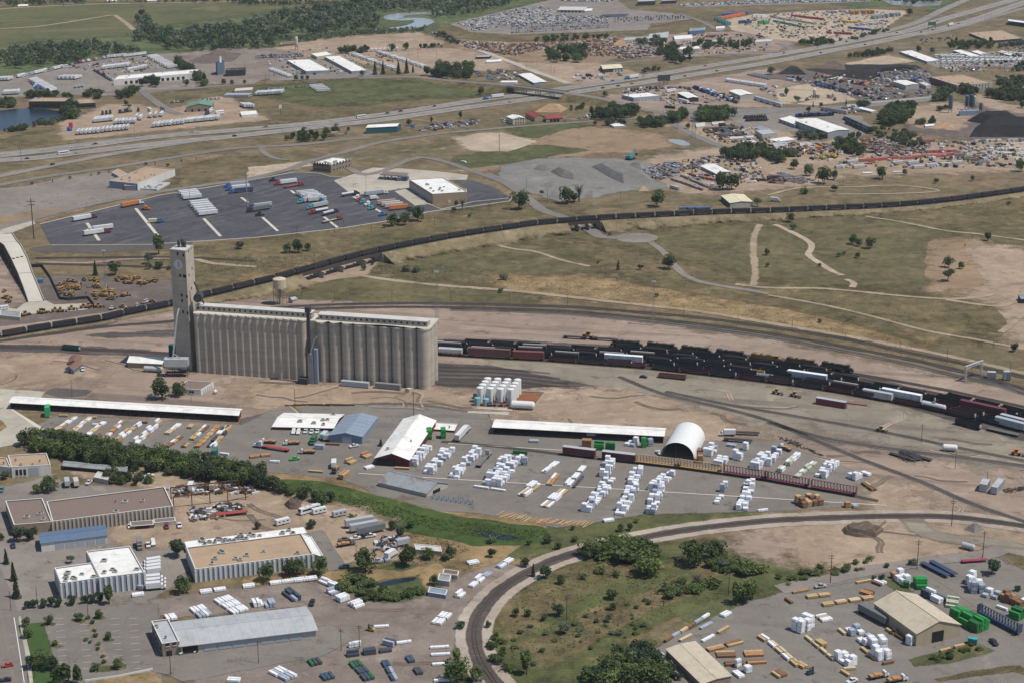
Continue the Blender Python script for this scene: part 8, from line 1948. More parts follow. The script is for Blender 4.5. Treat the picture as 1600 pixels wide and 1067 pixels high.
lr(T10,(1405,1020),(1500,925),W_,3,0,'q',4,side=-1);lr(T10,(1490,905),(1560,845),W_,3,0,'q',4,side=-1)
lr(T11,(20,895),(140,895),WG,3,0,'q',2,hmin=2);lr(T11,(0,825),(100,832),[fJ,dK],2,0,'l',1,hmin=2)
lr(T11,(200,950),(290,882),[aA],2,0,'l',2);lr(T11,(105,1065),(190,1000),[aA,aA,cU],2,'in the long plank row, front part','l',3);lr(T11,(235,1025),(290,955),[aU,bL,aA],1,'between the two long plank rows','l',2);lr(T15,(65,60),(150,0),[aA,bL],2,'at the foot of the long plank row','l',3)
lr(T11,(345,1035),(460,905),[aA],2,0,'l',2);lr(T15,(190,120),(340,-5),[aA,aA,bL],2,'at the foot of the second plank row','l',3);lr(T11,(380,1040),(440,970),[eU,gE],1,'beside the second long plank row','l',1)
lr(T15,(405,155),(525,15),W_,3,0,'q',2);lr(T11,(580,1060),(620,985),W_,2,0,'q',2);lr(T11,(580,975),(630,895),W_,4,0,'q',2,hmin=2)
lr(T15,(595,175),(680,10),W_,3,0,'q',2);lr(T11,(735,1065),(800,940),W_,3,0,'q',2)
lr(T15,(765,155),(820,5),W_,3,0,'q',2);lr(T11,(885,1065),(950,1010),W_,3,0,'q',2,hmin=2);lr(T11,(950,1010),(1005,955),W_,2,0,'q',2);lr(T11,(918,988),(940,980),[aU],1,'alone behind the fifth white row','s',1)
lr(T15,(1115,100),(1132,55),W_,2,0,'q',1);lr(T15,(1145,35),(1162,-5),W_,3,0,'q',1);lr(T15,(1262,135),(1310,-5),W_,3,0,'q',2);lr(T11,(1440,1060),(1468,1010),W_,3,0,'q',1,hmin=2);lr(T15,(1340,137),(1382,132),[aA],1,0,'m',1)
lr(T15,(475,200),(580,185),[aA],1,0,'m',2)
lr(T11,(720,800),(770,760),WG,3,0,'q',2);lr(T11,(795,785),(830,782),[dK],4,0,'q',1,hmin=4);lr(T11,(838,778),(870,775),[cI],4,0,'q',1,hmin=3);lr(T11,(105,755),(165,757),[cI],1,0,'m',2)
lr(T11,(405,785),(515,790),[aU],4,'behind the dark red box car','m',2,hmin=4);lr(T11,(500,800),(640,810),[dK,fJ],4,0,'m',2,hmin=3);lr(T11,(450,715),(530,720),[fY,aA],3,0,'m',2,hmin=2)
lr(T11,(1285,905),(1335,855),W_,2,0,'q',2,hmin=2);lr(T11,(1360,895),(1440,850),W_,4,0,'q',2,hmin=3);lr(T11,(1215,845),(1275,790),W_,3,0,'q',2);lr(T11,(1300,775),(1405,790),[cI,aA],1,0,'m',2);lr(T11,(1425,810),(1450,790),W_,3,0,'q',1,hmin=2)
lr(T11,(1505,930),(1590,850),WG,3,0,'q',2,hmin=2);lr(T12,(5,905),(75,810),W_,3,0,'q',2);lr(T12,(80,945),(195,840),[fY,aA],2,0,'m',2,hmin=2);lr(T12,(180,980),(300,885),[fY,fY,aA],2,0,'m',2);lr(T12,(335,980),(430,895),W_,3,0,'q',2,hmin=2);lr(T12,(520,990),(625,955),W_,3,0,'q',2);lr(T12,(580,1010),(650,1060),[bG,bL],1,'in the low corner row of the yard','m',2);lr(T12,(335,895),(400,905),[bL],1,'behind the eleventh row','m',1)
lr(T11,(1135,880),(1190,880),[bG,aU],3,'at the mouth of the arched shed','q',2,hmin=3);lr(T11,(1140,835),(1210,830),[bG],2,'behind the arched shed mouth','q',2,hmin=2)
lr(T16,(30,120),(115,118),[bG],3,'in the left brown block at the yard edge','q',2,hmin=2);lr(T16,(180,115),(295,95),[bG,bG,bL],3,'in the right brown block at the yard edge','q',3,hmin=2);lr(T16,(415,112),(445,110),[aU],3,'at the right end of the yard edge','q',1,hmin=2);lr(T16,(455,115),(490,112),[cI],2,0,'q',1,hmin=2);lr(T16,(320,75),(340,73),[aA],1,0,'s',1)
rtp=tg_('fanned_planks','orange planks fanned out along the reed edge of the yard','planks',P3(T15,100,190))
pm=MB().box(-3.6,3.6,-.16,.16,0,.14).M(dX);pmt=MB().box(-3.2,3.2,-.2,.2,0,.14).M(gC)
o_=P3(T15,100,190)
for i in rg_(58):
 t=i/57;x,y=-60+480*t,(150+62*t**.6);v=P3(T15,x+lr_.uniform(-4,4),y+lr_.uniform(-10,6))-o_
 lN('plank',lr_.choice((pm,pmt)),rtp,v+Vr((0,0,.02+i*.003)),.95+lr_.uniform(-.25,.25))
rtp=tg_('steel_rack','blue steel frames stacked at the reed edge','frames',P3(T14,1030,80));S('blue_steel','3f6fa0',.5)
for i in rg_(9):lN(fW,MB().box(-1.2,1.2,-.1,.1,.1,.25).box(-1.2,-1.05,-.1,.1,.25,1.6).box(1.05,1.2,-.1,.1,.25,1.6).box(-1.2,1.2,-.1,.1,1.6,1.75).M('blue_steel'),rtp,(-6+i*2.3,3.4-i*.9,0),1.0)
LOWL=[((350,690),(478,607),[cU,bL,aA]),((460,697),(565,612),[cU,aA,cU]),((545,722),(680,617),[aA,cU]),((640,752),(772,630),[aU,bL,aA]),((722,757),(872,648),[aA,bL,aA])]
ordn=[hY,fU,gN,hB,'fifth','sixth','seventh','eighth','ninth','tenth','eleventh']
for i,(p,q,k)in en_(LOWL):lr(T9,p,q,k,2 if i==4 else 1,'in the %s row of the left lumber lot'%ordn[i],'m',2)
lr(T9,(845,772),(1000,640),[aA,aA,cU,bL],3,'in the sixth row of the left lumber lot','m',2);lr(T9,(940,787),(1028,735),[bL,aU],1,'in the seventh row of the left lumber lot','m',2);lr(T9,(1040,710),(1118,650),[aA,cU],1,0,'m',2);lr(T9,(1035,792),(1130,725),[bL,aA,bG],1,'in the eighth row of the left lumber lot','m',2);lr(T9,(1150,697),(1198,652),[bL,cU],1,'in the tan short row of the left lumber lot','m',2)
lr(T9,(1140,792),(1288,658),[cU,aA,bL,bG],1,'in the ninth row of the left lumber lot','m',2);lr(T9,(1225,792),(1360,660),[aU,bL],1,'in the tenth row of the left lumber lot','m',2);lr(T9,(1320,792),(1448,640),[gE,aA,bL,gE],2,'in the eleventh row of the left lumber lot','m',3)
for x,y,k in((392,597,bL),(570,608,bL),(600,652,aA),(684,616,dK),(884,637,bG)):lr(T9,(x-18,y),(x+18,y+1),[k],1,'lying alone near the long shed by the %s'%{392:'left end',570:'second row head',600:'third row',684:'third row head',884:'fifth row head'}[x],'m',1)
v1(aT,'green_container',T9,(295,590),(300,575),'bright green tall container before the long shed',aT,(.03,.35,.14),Z0,(.5,1,2.2));v1(aT,'green_container',T9,(1327,860),(1332,845),'dark green container at the tree belt edge',aT,(.03,.15,.12),Z0,(.5,1.1,2.2));lr(T9,(1355,830),(1480,845),[cU,bL,aA],1,'at the tree belt edge of the yard','m',1);lr(T9,(1350,862),(1400,865),[bL,aU],1,'in front of the dark green container','m',1)
lr(T10,(-40,855),(95,840),[aU,bL,aU],2,'at the left of the lumber office trucks','m',2);lr(T10,(92,880),(140,882),[aA],1,0,'m',1);lr(T10,(318,895),(420,880),[bG],4,'in the brown block beside the green forklift','l',2,hmin=3);lr(T10,(228,930),(415,945),[bL,aU],1,'in the line along the yard edge','l',1);lr(T10,(575,895),(720,840),[bL,aU,bL],2,'heaped left of the red barn','m',3);lr(T10,(660,930),(750,905),[bL,aA],1,'in front of the heap left of the red barn','m',2);lr(T10,(820,915),(985,925),[bL,aU],1,'lying before the barn door','l',1);lr(T10,(515,1000),(590,945),[bL,aU],3,'in the tall stack at the yard edge','l',2,hmin=3);lr(T10,(430,770),(520,775),[bL,bG],1,'before the blue barn','l',1);lr(T10,(360,795),(420,800),[aA,cI],2,0,'m',2,hmin=2);lr(T10,(190,733),(255,733),[aA],1,0,'m',1);lr(T10,(1050,735),(1180,730),[dK],4,0,'q',2,hmin=4);lr(T10,(1340,1030),(1550,1060),[aA],1,0,'l',1)
rt_=tg_('old_timber','dark old timber lying in the elevator yard','timber',P3(T10,400,530));[lN('log',MB().tu((-6,0,.3),(6,0,.3),.28,.25,7).M(gK),rt_,(-14+i*4.5,(i%3)*.8,0),-.08*(i%2))for i in rg_(7)]
lr(T13,(1005,640),(1095,720),[aA,aA,cI],1,'in the middle white pile of the storage yard','m',4);lr(T13,(1165,620),(1280,700),[aA],1,'in the right white pile of the storage yard','m',5);lr(T13,(870,665),(925,740),[aA],1,'in the left white pile of the storage yard','m',3);lr(T13,(1360,605),(1390,660),[aA],2,'in the far right white pile of the storage yard','m',3);lr(T14,(20,590),(70,670),[aA,cI],2,'in the white rows beside the grey roof','m',3)
lr(T13,(1080,585),(1390,545),[aA],1,0,'m',2);lr(T14,(10,545),(335,505),[aA],1,0,'m',2);lr(T14,(145,580),(240,655),[cI,eU,gE],2,'in the grey pile behind the roof end','m',3);lr(T14,(340,520),(440,560),[aA],2,0,'m',3);lr(T14,(385,600),(480,570),[aA,cI],2,0,'m',3);lr(T14,(430,640),(530,605),[aA],2,'in the third pile at the yard bend','m',3);lr(T14,(515,675),(610,640),[aA],2,'in the front pile at the yard bend','m',4)
lr(T14,(995,760),(1090,665),[aA],2,'in the right-hand pile beside the loop track','m',3);lr(T14,(1065,640),(1240,500),[aA],2,'in the curved row beside the loop track','m',2);lr(T14,(1240,500),(1400,400),[aA,cI],1,0,'m',2);lr(T14,(1140,430),(1310,400),[aA,bG],1,'along the upper edge of the storage yard','m',2)
lr(T14,(430,890),(640,850),[fY,aA],2,'behind the planter in the storage yard','m',1);lr(T14,(485,930),(750,895),[eU,gE],2,'in the dark row before the planter','m',2);lr(T14,(745,840),(835,825),[aA,cU],1,'in the striped boards of the storage yard','l',2);lr(T14,(750,860),(835,848),[aA],1,'in the striped boards nearer the poles','l',1);lr(T14,(630,770),(715,765),[aA],1,'carried by the yellow forklift','l',1);lr(T14,(700,860),(740,870),[cI,eU],2,'at the right end of the planter','m',2)
lr(T14,(285,945),(385,1062),[eU,fJ,gE,eU],1,'in the first dark row at the bottom edge','m',3,hmin=1);lr(T14,(510,960),(600,1062),[eU,gE,fJ],1,'in the second dark row at the bottom edge','m',3);lr(T14,(685,955),(745,1062),[eU,cI],1,'in the third dark row at the bottom edge','m',2);lr(T14,(815,930),(905,1062),[eU,gE],1,'in the fourth dark row at the bottom edge','m',2);lr(T14,(70,1010),(170,1062),[aA,cI],1,'in the pale heap at the bottom edge','m',4)
for i,y in en_((880,920,972,1025,1062)):lr(T14,(945+i*8,y),(1050+i*3,y-5),[aA],1,'lying crosswise by the loop track, %s from the top'%ordn[i],'l',1)
lr(T13,(700,605),(800,590),[eU,aA],1,'at the foot of the ribbed building','m',2);lr(T13,(735,560),(790,565),[cI,aA],3,0,'s',1,hmin=2);lr(T13,(1205,1058),(1330,1067),[cI,aA],1,'at the bottom edge below the corner office','m',2);lr(T14,(655,415),(735,405),[cI],1,'between the round trees','s',2)
lr(T16,(150,620),(400,588),[bL,cU],1,'in the rear row of the lower right yard','m',2);lr(T16,(220,665),(580,612),[bL,cU,bL],1,'in the second row of the lower right yard','m',2);lr(T16,(95,615),(130,640),[bG],1,'at the left of the rear row','m',1);lr(T16,(490,575),(570,600),[bG,aU],1,'in the brown group by the warehouse corner','m',3);lr(T16,(560,520),(620,545),[bG,aA],1,'by the grass island of the lower right yard','m',3);lr(T16,(480,530),(560,515),[bL],1,'along the rear fence of the lower right yard','l',1);lr(T16,(120,585),(230,565),[aU,bG,bL],1,'at the rear left fence of the lower right yard','l',1)
lr(T16,(0,690),(160,705),[aU,bG,bL],1,'in the left cluster of the lower right yard','l',3);lr(T16,(290,740),(410,715),[bL,aA,cU],1,'in the sorted planks of the lower right yard','m',4);lr(T16,(165,800),(245,760),[aA],4,'in the tall white block at the left of the yard','q',2,hmin=4);lr(T16,(210,830),(260,805),[aA],3,'in the lower white block beside the tall one','q',1,hmin=3);lr(T16,(250,850),(310,890),[aA,cI,bL],2,'leading to the second white block','m',2)
lr(T16,(305,880),(380,910),[aA],3,'in the second white block, rear part','q',2,hmin=3);lr(T16,(365,935),(450,985),[aA],3,'in the second white block, front part','q',2,hmin=2);lr(T16,(200,820),(400,985),[bL,cU],1,'in the low row before the second white block','m',1);lr(T16,(430,780),(540,870),[aA,cI],2,'in the third white block, rear part','q',2);lr(T16,(545,880),(650,870),[aA],4,'in the third white block, tall part','q',2,hmin=3);lr(T16,(590,950),(660,930),[aA],4,'in the third white block, front part','q',2,hmin=3);lr(T16,(380,780),(590,950),[bL,bL,cU],1,'in the low row before the third white block','m',1);lr(T16,(750,850),(790,865),[aA],3,'at the corner of the tan warehouse','q',1,hmin=3);lr(T16,(640,780),(740,840),[aU,bL,bG],1,'along the tan warehouse wall','m',1)
lr(T16,(0,850),(200,1020),[bL,cU,aA],1,'in the left low row of the lower right yard','m',2);lr(T16,(140,960),(205,1000),[aA,bL],2,'on the left low row','m',2);lr(T16,(0,1000),(90,1060),[bL,bG],1,0,'m',3);lr(T16,(400,1000),(485,992),[cU,bL],1,'below the second white block','m',1);lr(T16,(625,968),(680,958),[bG],1,'below the third white block','m',1);lr(T16,(790,925),(850,915),[bL,aA],1,'beside the grass strip','m',1);lr(T16,(920,905),(1080,865),[aA,cU,bL],1,'in the line before the warehouse front','m',1);lr(T16,(400,1010),(440,1035),[bL],1,'alone at the bottom of the yard','m',1)
lr(T16,(670,490),(740,540),[aA,aA,aU],3,'at the rear corner of the tan warehouse','q',2,hmin=2);lr(T16,(730,545),(770,550),[fJ],2,0,'q',1,hmin=2);lr(T16,(780,560),(890,560),[dK],4,0,'m',5,1,3);lr(T16,(830,590),(935,640),[aA,eU],3,'behind the warehouse roof','m',3,hmin=2);lr(T16,(930,650),(1060,670),[fY],3,'in the cream rolls right of the warehouse','m',4,hmin=2);lr(T16,(985,720),(1140,800),[fJ,dK,dK],5,'in the long green block right of the warehouse','m',5,1,4)
lr(T16,(1060,520),(1120,540),[aA],4,0,'q',2,hmin=3);lr(T16,(1095,580),(1180,580),[aA,cI],4,0,'q',3,hmin=3);lr(T16,(1160,590),(1250,620),[aA,cI],2,0,'q',2);lr(T16,(1180,620),(1260,640),[aA],2,'in the far right stack, front edge','m',2);lr(T16,(1260,610),(1380,660),[aU,aA,bG],3,'at the right edge stack','q',2,hmin=2);lr(T16,(1285,700),(1390,740),[fJ,dK],4,'at the right edge green block','m',3,hmin=3);lr(T16,(1250,660),(1290,675),[aA],1,'lying before the green block','m',1)
lr(T15,(755,905),(775,890),[aA],4,'at the tip of the flat tan warehouse','q',1,hmin=4);lr(T15,(775,915),(800,905),[aU],3,'next to the white stack at the tip','q',1,hmin=3);lr(T15,(800,940),(830,920),[aA],2,'against the flat tan warehouse','q',1,hmin=2);lr(T15,(800,875),(840,860),[aU,bL],1,'behind the tip of the flat tan warehouse','m',2)
lr(T15,(880,860),(1000,795),[aA,cU,bG],1,'in the long white row by the meadow fence','l',1);lr(T15,(1000,790),(1110,735),[bG,cI,aA],1,'in the brown row by the meadow fence','l',1);lr(T15,(1020,855),(1190,760),[aA,bL,aA],1,'in the second row by the meadow fence','l',1);lr(T15,(1190,745),(1285,685),[aA,cI],1,'in the far end of the second fence row','l',1);lr(T15,(830,850),(1070,700),[cU,bG,cI,aA],1,'right along the meadow fence','m',1);lr(T15,(1135,720),(1200,685),[aA],1,'in the bright pair near the fence','m',2);lr(T15,(1260,660),(1385,620),[aU,bG],1,'in the orange heap by the yard corner trees','l',3);lr(T15,(1275,780),(1385,850),[cI,aA,bL],1,'in the row of mixed packs, lower right yard','m',2)
lr(T15,(1060,900),(1260,850),[bL,bG,aU],1,'in the sorted timber, rear rows','l',2);lr(T15,(1090,930),(1390,920),[bG,aU,bL,bG],1,'in the sorted timber, middle rows','l',3);lr(T15,(1150,975),(1390,960),[aU,bL,bG],1,'in the sorted timber, front rows','l',2);lr(T15,(1215,985),(1240,975),[aA],3,0,'s',1,hmin=3);lr(T15,(1255,1010),(1300,1000),[aA],2,'in the white cube among the sorted timber','q',1,hmin=2);lr(T15,(1290,1040),(1385,1030),[aA,bL],2,'at the bottom of the sorted timber','m',2);lr(T15,(1180,1000),(1260,1060),[bL,aA],1,'beside the flat tan roof','m',2)
rt_=tg_('gantry_frame','rusty steel gantry frame in the dirt yard',fW,P3(T13,945,120));a,b=at(*T13(945,122)),at(*T13(1335,75));dv=b-a
for i in rg_(5):p=dv*(i/4);lN(iJ,MB().box(p.x-.2,p.x+.2,p.y-.2,p.y+.2,0,6).M(dP),rt_)
lN('beam',MB().bar((0,0,6),(dv.x,dv.y,6),.35).M(dP),rt_)
rt_=tg_('gantry_frame','second rusty gantry frame nearer the trees',fW,P3(T13,930,70));a,b=at(*T13(930,75)),at(*T13(1300,35));dv=b-a
for i in rg_(5):p=dv*(i/4);lN(iJ,MB().box(p.x-.2,p.x+.2,p.y-.2,p.y+.2,0,6).M(dP),rt_)
lN('beam',MB().bar((0,0,6),(dv.x,dv.y,6),.35).M(dP),rt_)
mm=MB()
for v in ri(T13 .ps(*Q('1010 130 1250 100 1320 110 1180 180 1040 190')),110,crg)+ri(T13 .ps(*Q('900 10 1200 -20 1390 -10 1390 50 1250 40 950 50')),120,crg)+ri(T14 .ps(*Q('650 290 780 270 760 350 650 360')),50,crg):
 a=crg.uniform(0,3);c,s_=math.cos(a),math.sin(a);l,w,h=crg.uniform(.5,2.2),crg.uniform(.3,.9),crg.uniform(.4,1.4)
 mm.hx([(v.x+x*c-y*s_,v.y+x*s_+y*c,Z0+z)for z in(0,h)for x,y in((-l,-w),(l,-w),(l*.9,w),(-l*.9,w))],crg.choice((0,1,1,2,3)))
lN(eY,mm.M([dR,eF,dE,eQ]),kind=dB,label='scattered steel scrap in the dirt yard behind the factory',cat=iB)
gp('planted_strip',gB,.14,T13 .ps(*Q('462 722 500 722 545 840 600 960 560 975 512 850')),0)
for c_ in(Q('390 730 440 712 480 722 440 745'),Q('505 712 550 698 580 715 540 728'),Q('555 828 600 815 625 835 590 845'),Q('490 1000 560 975 690 965 685 990 560 1010'),Q('270 870 300 855 350 868 310 880'),Q('230 750 260 730 305 745 290 758')):gp('planted_island',bY,.145,T13 .ps(*c_),0)
# trees
tr_=random.Random(31)
TK=[aH,aZ,eR,bW,'tree4']
HT={fN:10.5,iD:10.5,bK:10,fO:8.4,hE:8.4,dJ:9,aK:2.6,cW:2.6,fP:2.6}
def tree(T,x,y,hpx,lab,grp=None,kind=None,wide=1.0,nm=None):
 0
 k=kind or tr_.choice(TK);h=ha(*T(x,y),hpx/T.k);s_=h/HT.get(k,10.0)
 sw_(k,nm or(dS if k.startswith('bush')else{bK:'conifer_tree',dJ:'bare_tree'}.get(k,gS)),P3(T,x,y,.1),tr_.uniform(0,6.28),lab,dS if k.startswith('bush')else gS,grp,None,(s_*wide,s_*wide,s_))
def tree_m(v,h,k,lab,grp,nm=gS,cat=gS,wide=1.0):
 s_=h/HT.get(k,10.0);v.z=.1;sw_(k,nm,v,tr_.uniform(0,6.28),lab,cat,grp,None,(s_*wide,s_*wide,s_))
def grove(T,poly,n,h0,h1,lab,kinds=TK,wide=1.0,nm=gS,cat=gS,sep=.55):
 done=[]
 for v in ri([T(*p)for p in poly],n*3,tr_):
  h=tr_.uniform(h0,h1)
  if any((v-w).length<(h+hh)*.5*sep for w,hh in done):continue
  done.append((v,h));tree_m(v,h,tr_.choice(kinds),lab,lab,nm,cat,wide*tr_.uniform(.9,1.15))
  if len(done)>=n:break
grove(T9,Q('130 770 230 730 400 750 560 770 760 820 900 840 1060 870 1120 890 1000 960 800 940 560 900 420 860 300 830 230 810'),72,6.5,10.5,'dense green tree in the belt behind the left lumber lot',sep=.42)
grove(T9,Q('1000 890 1200 890 1380 920 1500 930 1581 960 1700 1020 1581 1040 1400 1010 1200 990 1040 960'),48,6,10,'green tree in the lower end of the tree belt',sep=.4)
grove(T14,Q('0 0 120 20 250 60 420 70 410 110 250 60 60 30'),9,5,9,'green tree at the reed end of the tree belt');tree(T9,195,790,95,'slim tree at the left end of the tree belt',kind=bK);tree(T9,335,850,105,'bare grey tree in the left of the belt',kind=dJ);tree(T9,710,840,80,'bare grey tree in the middle of the belt',kind=dJ);tree(T9,1000,480,130,'big round tree by the elevator office, left of two',kind=aZ,wide=1.05);tree(T9,1110,470,92,'smaller round tree by the elevator office, right of two',kind=aH,wide=1.1);tree(T9,315,1060,105,'round green tree in front of the white workshop',kind=aH,wide=1.1);tree(T9,235,1067,70,'small green tree left of the round one',kind=eR);tree(T9,25,980,45,'small round bush at the white workshop wall',kind=aK)
grove(T9,Q('660 985 760 960 940 1000 930 1020 700 1015'),9,4,8,'tree right of the pale green shed')
for x,y,h,k,lab in((35,420,75,bK,'dark conifer at the street, rear of three'),(75,510,90,bK,'dark conifer at the street, middle of three'),(90,605,110,bK,'dark conifer at the street, front of three'),(110,250,70,bW,'dark tree at the left end of the factory'),(110,300,95,bW,'large dark tree before the factory wing'),(180,290,80,bW,'dark tree left of the blue roof'),(10,290,40,aZ,'small tree at the left edge by the factory'),(385,415,45,fO,'grey-green bush tree left of the white roof'),(595,640,110,fN,'tall green tree before the ribbed building'),(995,580,100,aH,'round tree left of the tan-roofed plant front'),(965,385,110,bW,'tall dark tree at the rear corner of the plant'),(140,760,55,aH,'round tree at the lawn corner'),(155,820,65,aH,'round tree on the lawn strip'),(262,750,55,aZ,'round tree at the car park corner'),(540,715,50,aH,'round tree at the car park head'),(425,730,40,aK,'low tree left of the car park head'),(585,835,45,aZ,'round tree in the middle of the car park'),(302,865,28,aK,'small bush on the car park island'),(525,1000,45,cW,'bright bush at the front of the planted strip'),(645,990,60,aH,'round tree at the front of the planted strip'),(330,1085,130,aH,'large tree at the bottom edge, right of the lawn'),(420,1075,110,iD,'narrow tree at the bottom edge'),(230,990,100,aZ,'broad dark tree on the front lawn'),(165,990,80,bW,'dark tree at the lawn corner by the street'),(270,1000,90,bW,'dark tree at the right of the front lawn')):tree(T13,x,y,h,lab,None,k)
for i,(x,y,h)in en_(((145,665,50),(190,660,55),(240,655,55),(280,650,58),(325,650,58),(392,640,62),(455,635,50),(500,630,55),(540,625,65))):tree(T13,x,y,h,'%s tree from the street before the ribbed building'%ordn[i],'row of trees before the ribbed building',bW)
for i,(x,y,h)in en_(((500,745,22),(510,790,20),(518,820,22),(535,860,20),(530,890,18),(560,930,20),(570,960,22),(480,718,20),(490,850,16),(470,838,22))):tree(T13,x,y,h,'small shrub in the planted strip of the car park','shrubs of the planted strip','bush%d'%(i%2))
for x,y,h,k,lab in((55,515,105,aH,'round tree before the plant, first from left'),(185,490,90,aZ,'round tree before the plant, second'),(240,480,90,aH,'round tree before the plant, third'),(348,480,105,aH,'round tree before the plant, fourth'),(595,465,135,aH,'large round tree at the end of the driveway'),(815,435,110,aZ,'broad round tree in the weedy yard'),(935,390,70,eR,'bright round tree left of the small white shed'),(1060,385,75,aH,'dark tree by the storage yard corner'),(1040,400,40,aK,'bush under the storage yard corner tree'),(1282,385,55,bW,'small dark tree by the loop track'),(745,235,55,aH,'tree at the reed edge, left of two'),(780,280,65,bW,'tree at the reed edge, right of two'),(845,225,35,aK,'bush at the reed edge'),(1275,305,40,fP,'grey bush by the wetland pond'),(360,110,95,aH,'big dark tree at the reed strip head'),(240,80,85,bW,'dark tree at the dirt yard head'),(295,225,45,aK,'bush behind the pipe-roofed annex'),(10,230,45,aH,'small tree at the dirt yard edge'),(520,185,40,cW,'bush beside the cabin trailer'),(965,535,60,aH,'tree behind the rusty yard sheds'),(1095,975,100,fN,'tall green tree by the loop track'),(1090,1060,140,eR,'large green tree at the bottom by the loop track'),(1200,1060,90,aH,'green tree touching the loop track bank'),(1110,775,40,aK,'small bush on the loop track bank')):tree(T14,x,y,h,lab,None,k)
grove(T14,Q('430 500 520 480 600 540 760 560 920 570 760 615 560 610 470 570'),26,2,4,'low green bush around the small wetland',[aK,cW,cW,aK],1.2,dS,dS);grove(T14,Q('560 610 760 600 920 570 930 585 760 620 580 628'),18,2,3.5,'bush in the green hedge of the small wetland',[aK,cW],1.1,dS,dS,.4)
grove(T15,Q('380 380 470 340 560 320 680 320 780 360 860 400 740 420 600 420 430 400'),30,3.5,7.5,'bushy tree in the upper meadow thicket',[aH,eR,eR,aK,cW,hE,eR],1.25);tree(T15,730,480,130,'bright broad tree in the middle of the meadow',kind=eR,wide=1.2);tree(T15,1010,430,135,'large dark tree at the meadow edge, left of the pair',kind=aZ,wide=1.1);tree(T15,1110,400,110,'large dark tree at the meadow edge, right of the pair',kind=aH,wide=1.2);tree(T15,970,400,110,'tree left of the large meadow pair',kind=aZ)
grove(T15,Q('1050 430 1150 400 1300 430 1380 470 1250 490 1100 460'),16,2.5,5,'low tree right of the large meadow pair',[eR,cW,fO,aK],1.3);grove(T15,Q('820 560 900 520 1000 540 1120 530 1000 590 860 610'),14,2.5,5,'rounded bush in the meadow hollow',[eR,cW,aK,hE],1.2);tree(T15,1000,545,85,'bare grey shrub tree in the meadow',kind=dJ,wide=1.2)
for x,y,h,k,lab in((1215,635,130,fN,'tall tree at the yard corner, left'),(1255,630,120,aZ,'tree at the yard corner, middle'),(1305,610,115,iD,'tree at the yard corner, right'),(115,490,65,bK,'small dark tree at the loop bank, left'),(172,500,80,bW,'small dark tree at the loop bank, right'),(270,530,55,aH,'single small tree on the meadow slope'),(245,700,75,bW,'dark tree left of the meadow pole'),(85,705,45,aH,'small tree at the meadow left'),(170,730,40,aZ,'small tree below the meadow left'),(285,800,60,fO,'grey olive bush below the meadow pole'),(80,1020,130,fN,'tall dark tree at the meadow bottom left'),(485,470,45,cW,'bright bush on the meadow slope'),(560,490,35,cW,'low bush right of the bright one'),(550,610,50,aK,'dark bush with a long shadow'),(545,670,45,aH,'small tree below the dark bush'),(520,735,45,hE,'grey bush in the lower meadow'),(20,705,50,aH,'small tree by the track at the left'),(250,340,45,aH,'tree outside the loop bank'),(195,310,40,aK,'bush by the wetland end'),(590,245,45,aH,'tree above the loop track, left'),(640,240,45,bW,'tree above the loop track, right'),(680,195,25,cW,'bright bush above the loop track'),(70,435,60,aH,'tree right of the storage yard top'),(330,235,28,aH,0),(345,300,30,aK,'small bush above the loop'),(95,315,25,aK,'tiny bush below the reeds'),(385,505,30,aK,'tiny bush on the slope'),(740,640,25,aK,'tiny bush beside the pole'),(410,395,70,aH,'leftmost tree of the thicket by the track')):tree(T15,x,y,h,lab,None,k)
grove(T15,Q('400 1060 560 960 640 900 700 890 780 960 860 1060 820 1100 420 1100'),30,6,10,'dense green tree in the bottom grove',[aZ,aH,bW,eR],1.1,sep=.5);grove(T15,Q('790 960 860 990 920 1060 880 1067 830 1020'),8,3,5,'small tree along the flat tan warehouse');grove(T15,Q('0 760 330 740 560 620 760 620 700 800 500 900 100 980 0 900'),40,.8,1.8,'low sagebrush clump in the lower meadow',[aK,fP,cW],1.3,dS,dS);grove(T14,Q('1240 760 1310 760 1380 900 1350 1060 1290 960'),12,2,4,'bush along the inner loop bank',[aK,cW,aH])
grove(T16,Q('0 500 200 450 440 430 540 380 640 410 620 440 300 500 100 540'),24,1.2,2.6,'low green bush along the service road',[aK,cW,cW],1.3,dS,dS);grove(T16,Q('820 950 1000 905 1120 860 1180 890 950 945'),12,1,2.4,'bush on the warehouse grass strip',[aK,cW],1.2,dS,dS);tree(T16,620,515,45,'dark bush at the grass island of the yard',kind=bW);tree(T16,575,500,20,'small bush left of the grass island',kind=aK);tree(T16,1215,480,95,'dark shrub tree at the right verge',kind=bW);tree(T16,1355,570,30,'small bush at the right edge verge',kind=aK);tree(T16,780,425,35,'bush beside the tall utility pole',kind=fP);tree(T16,640,440,25,'bush on the fence line',kind=aK)
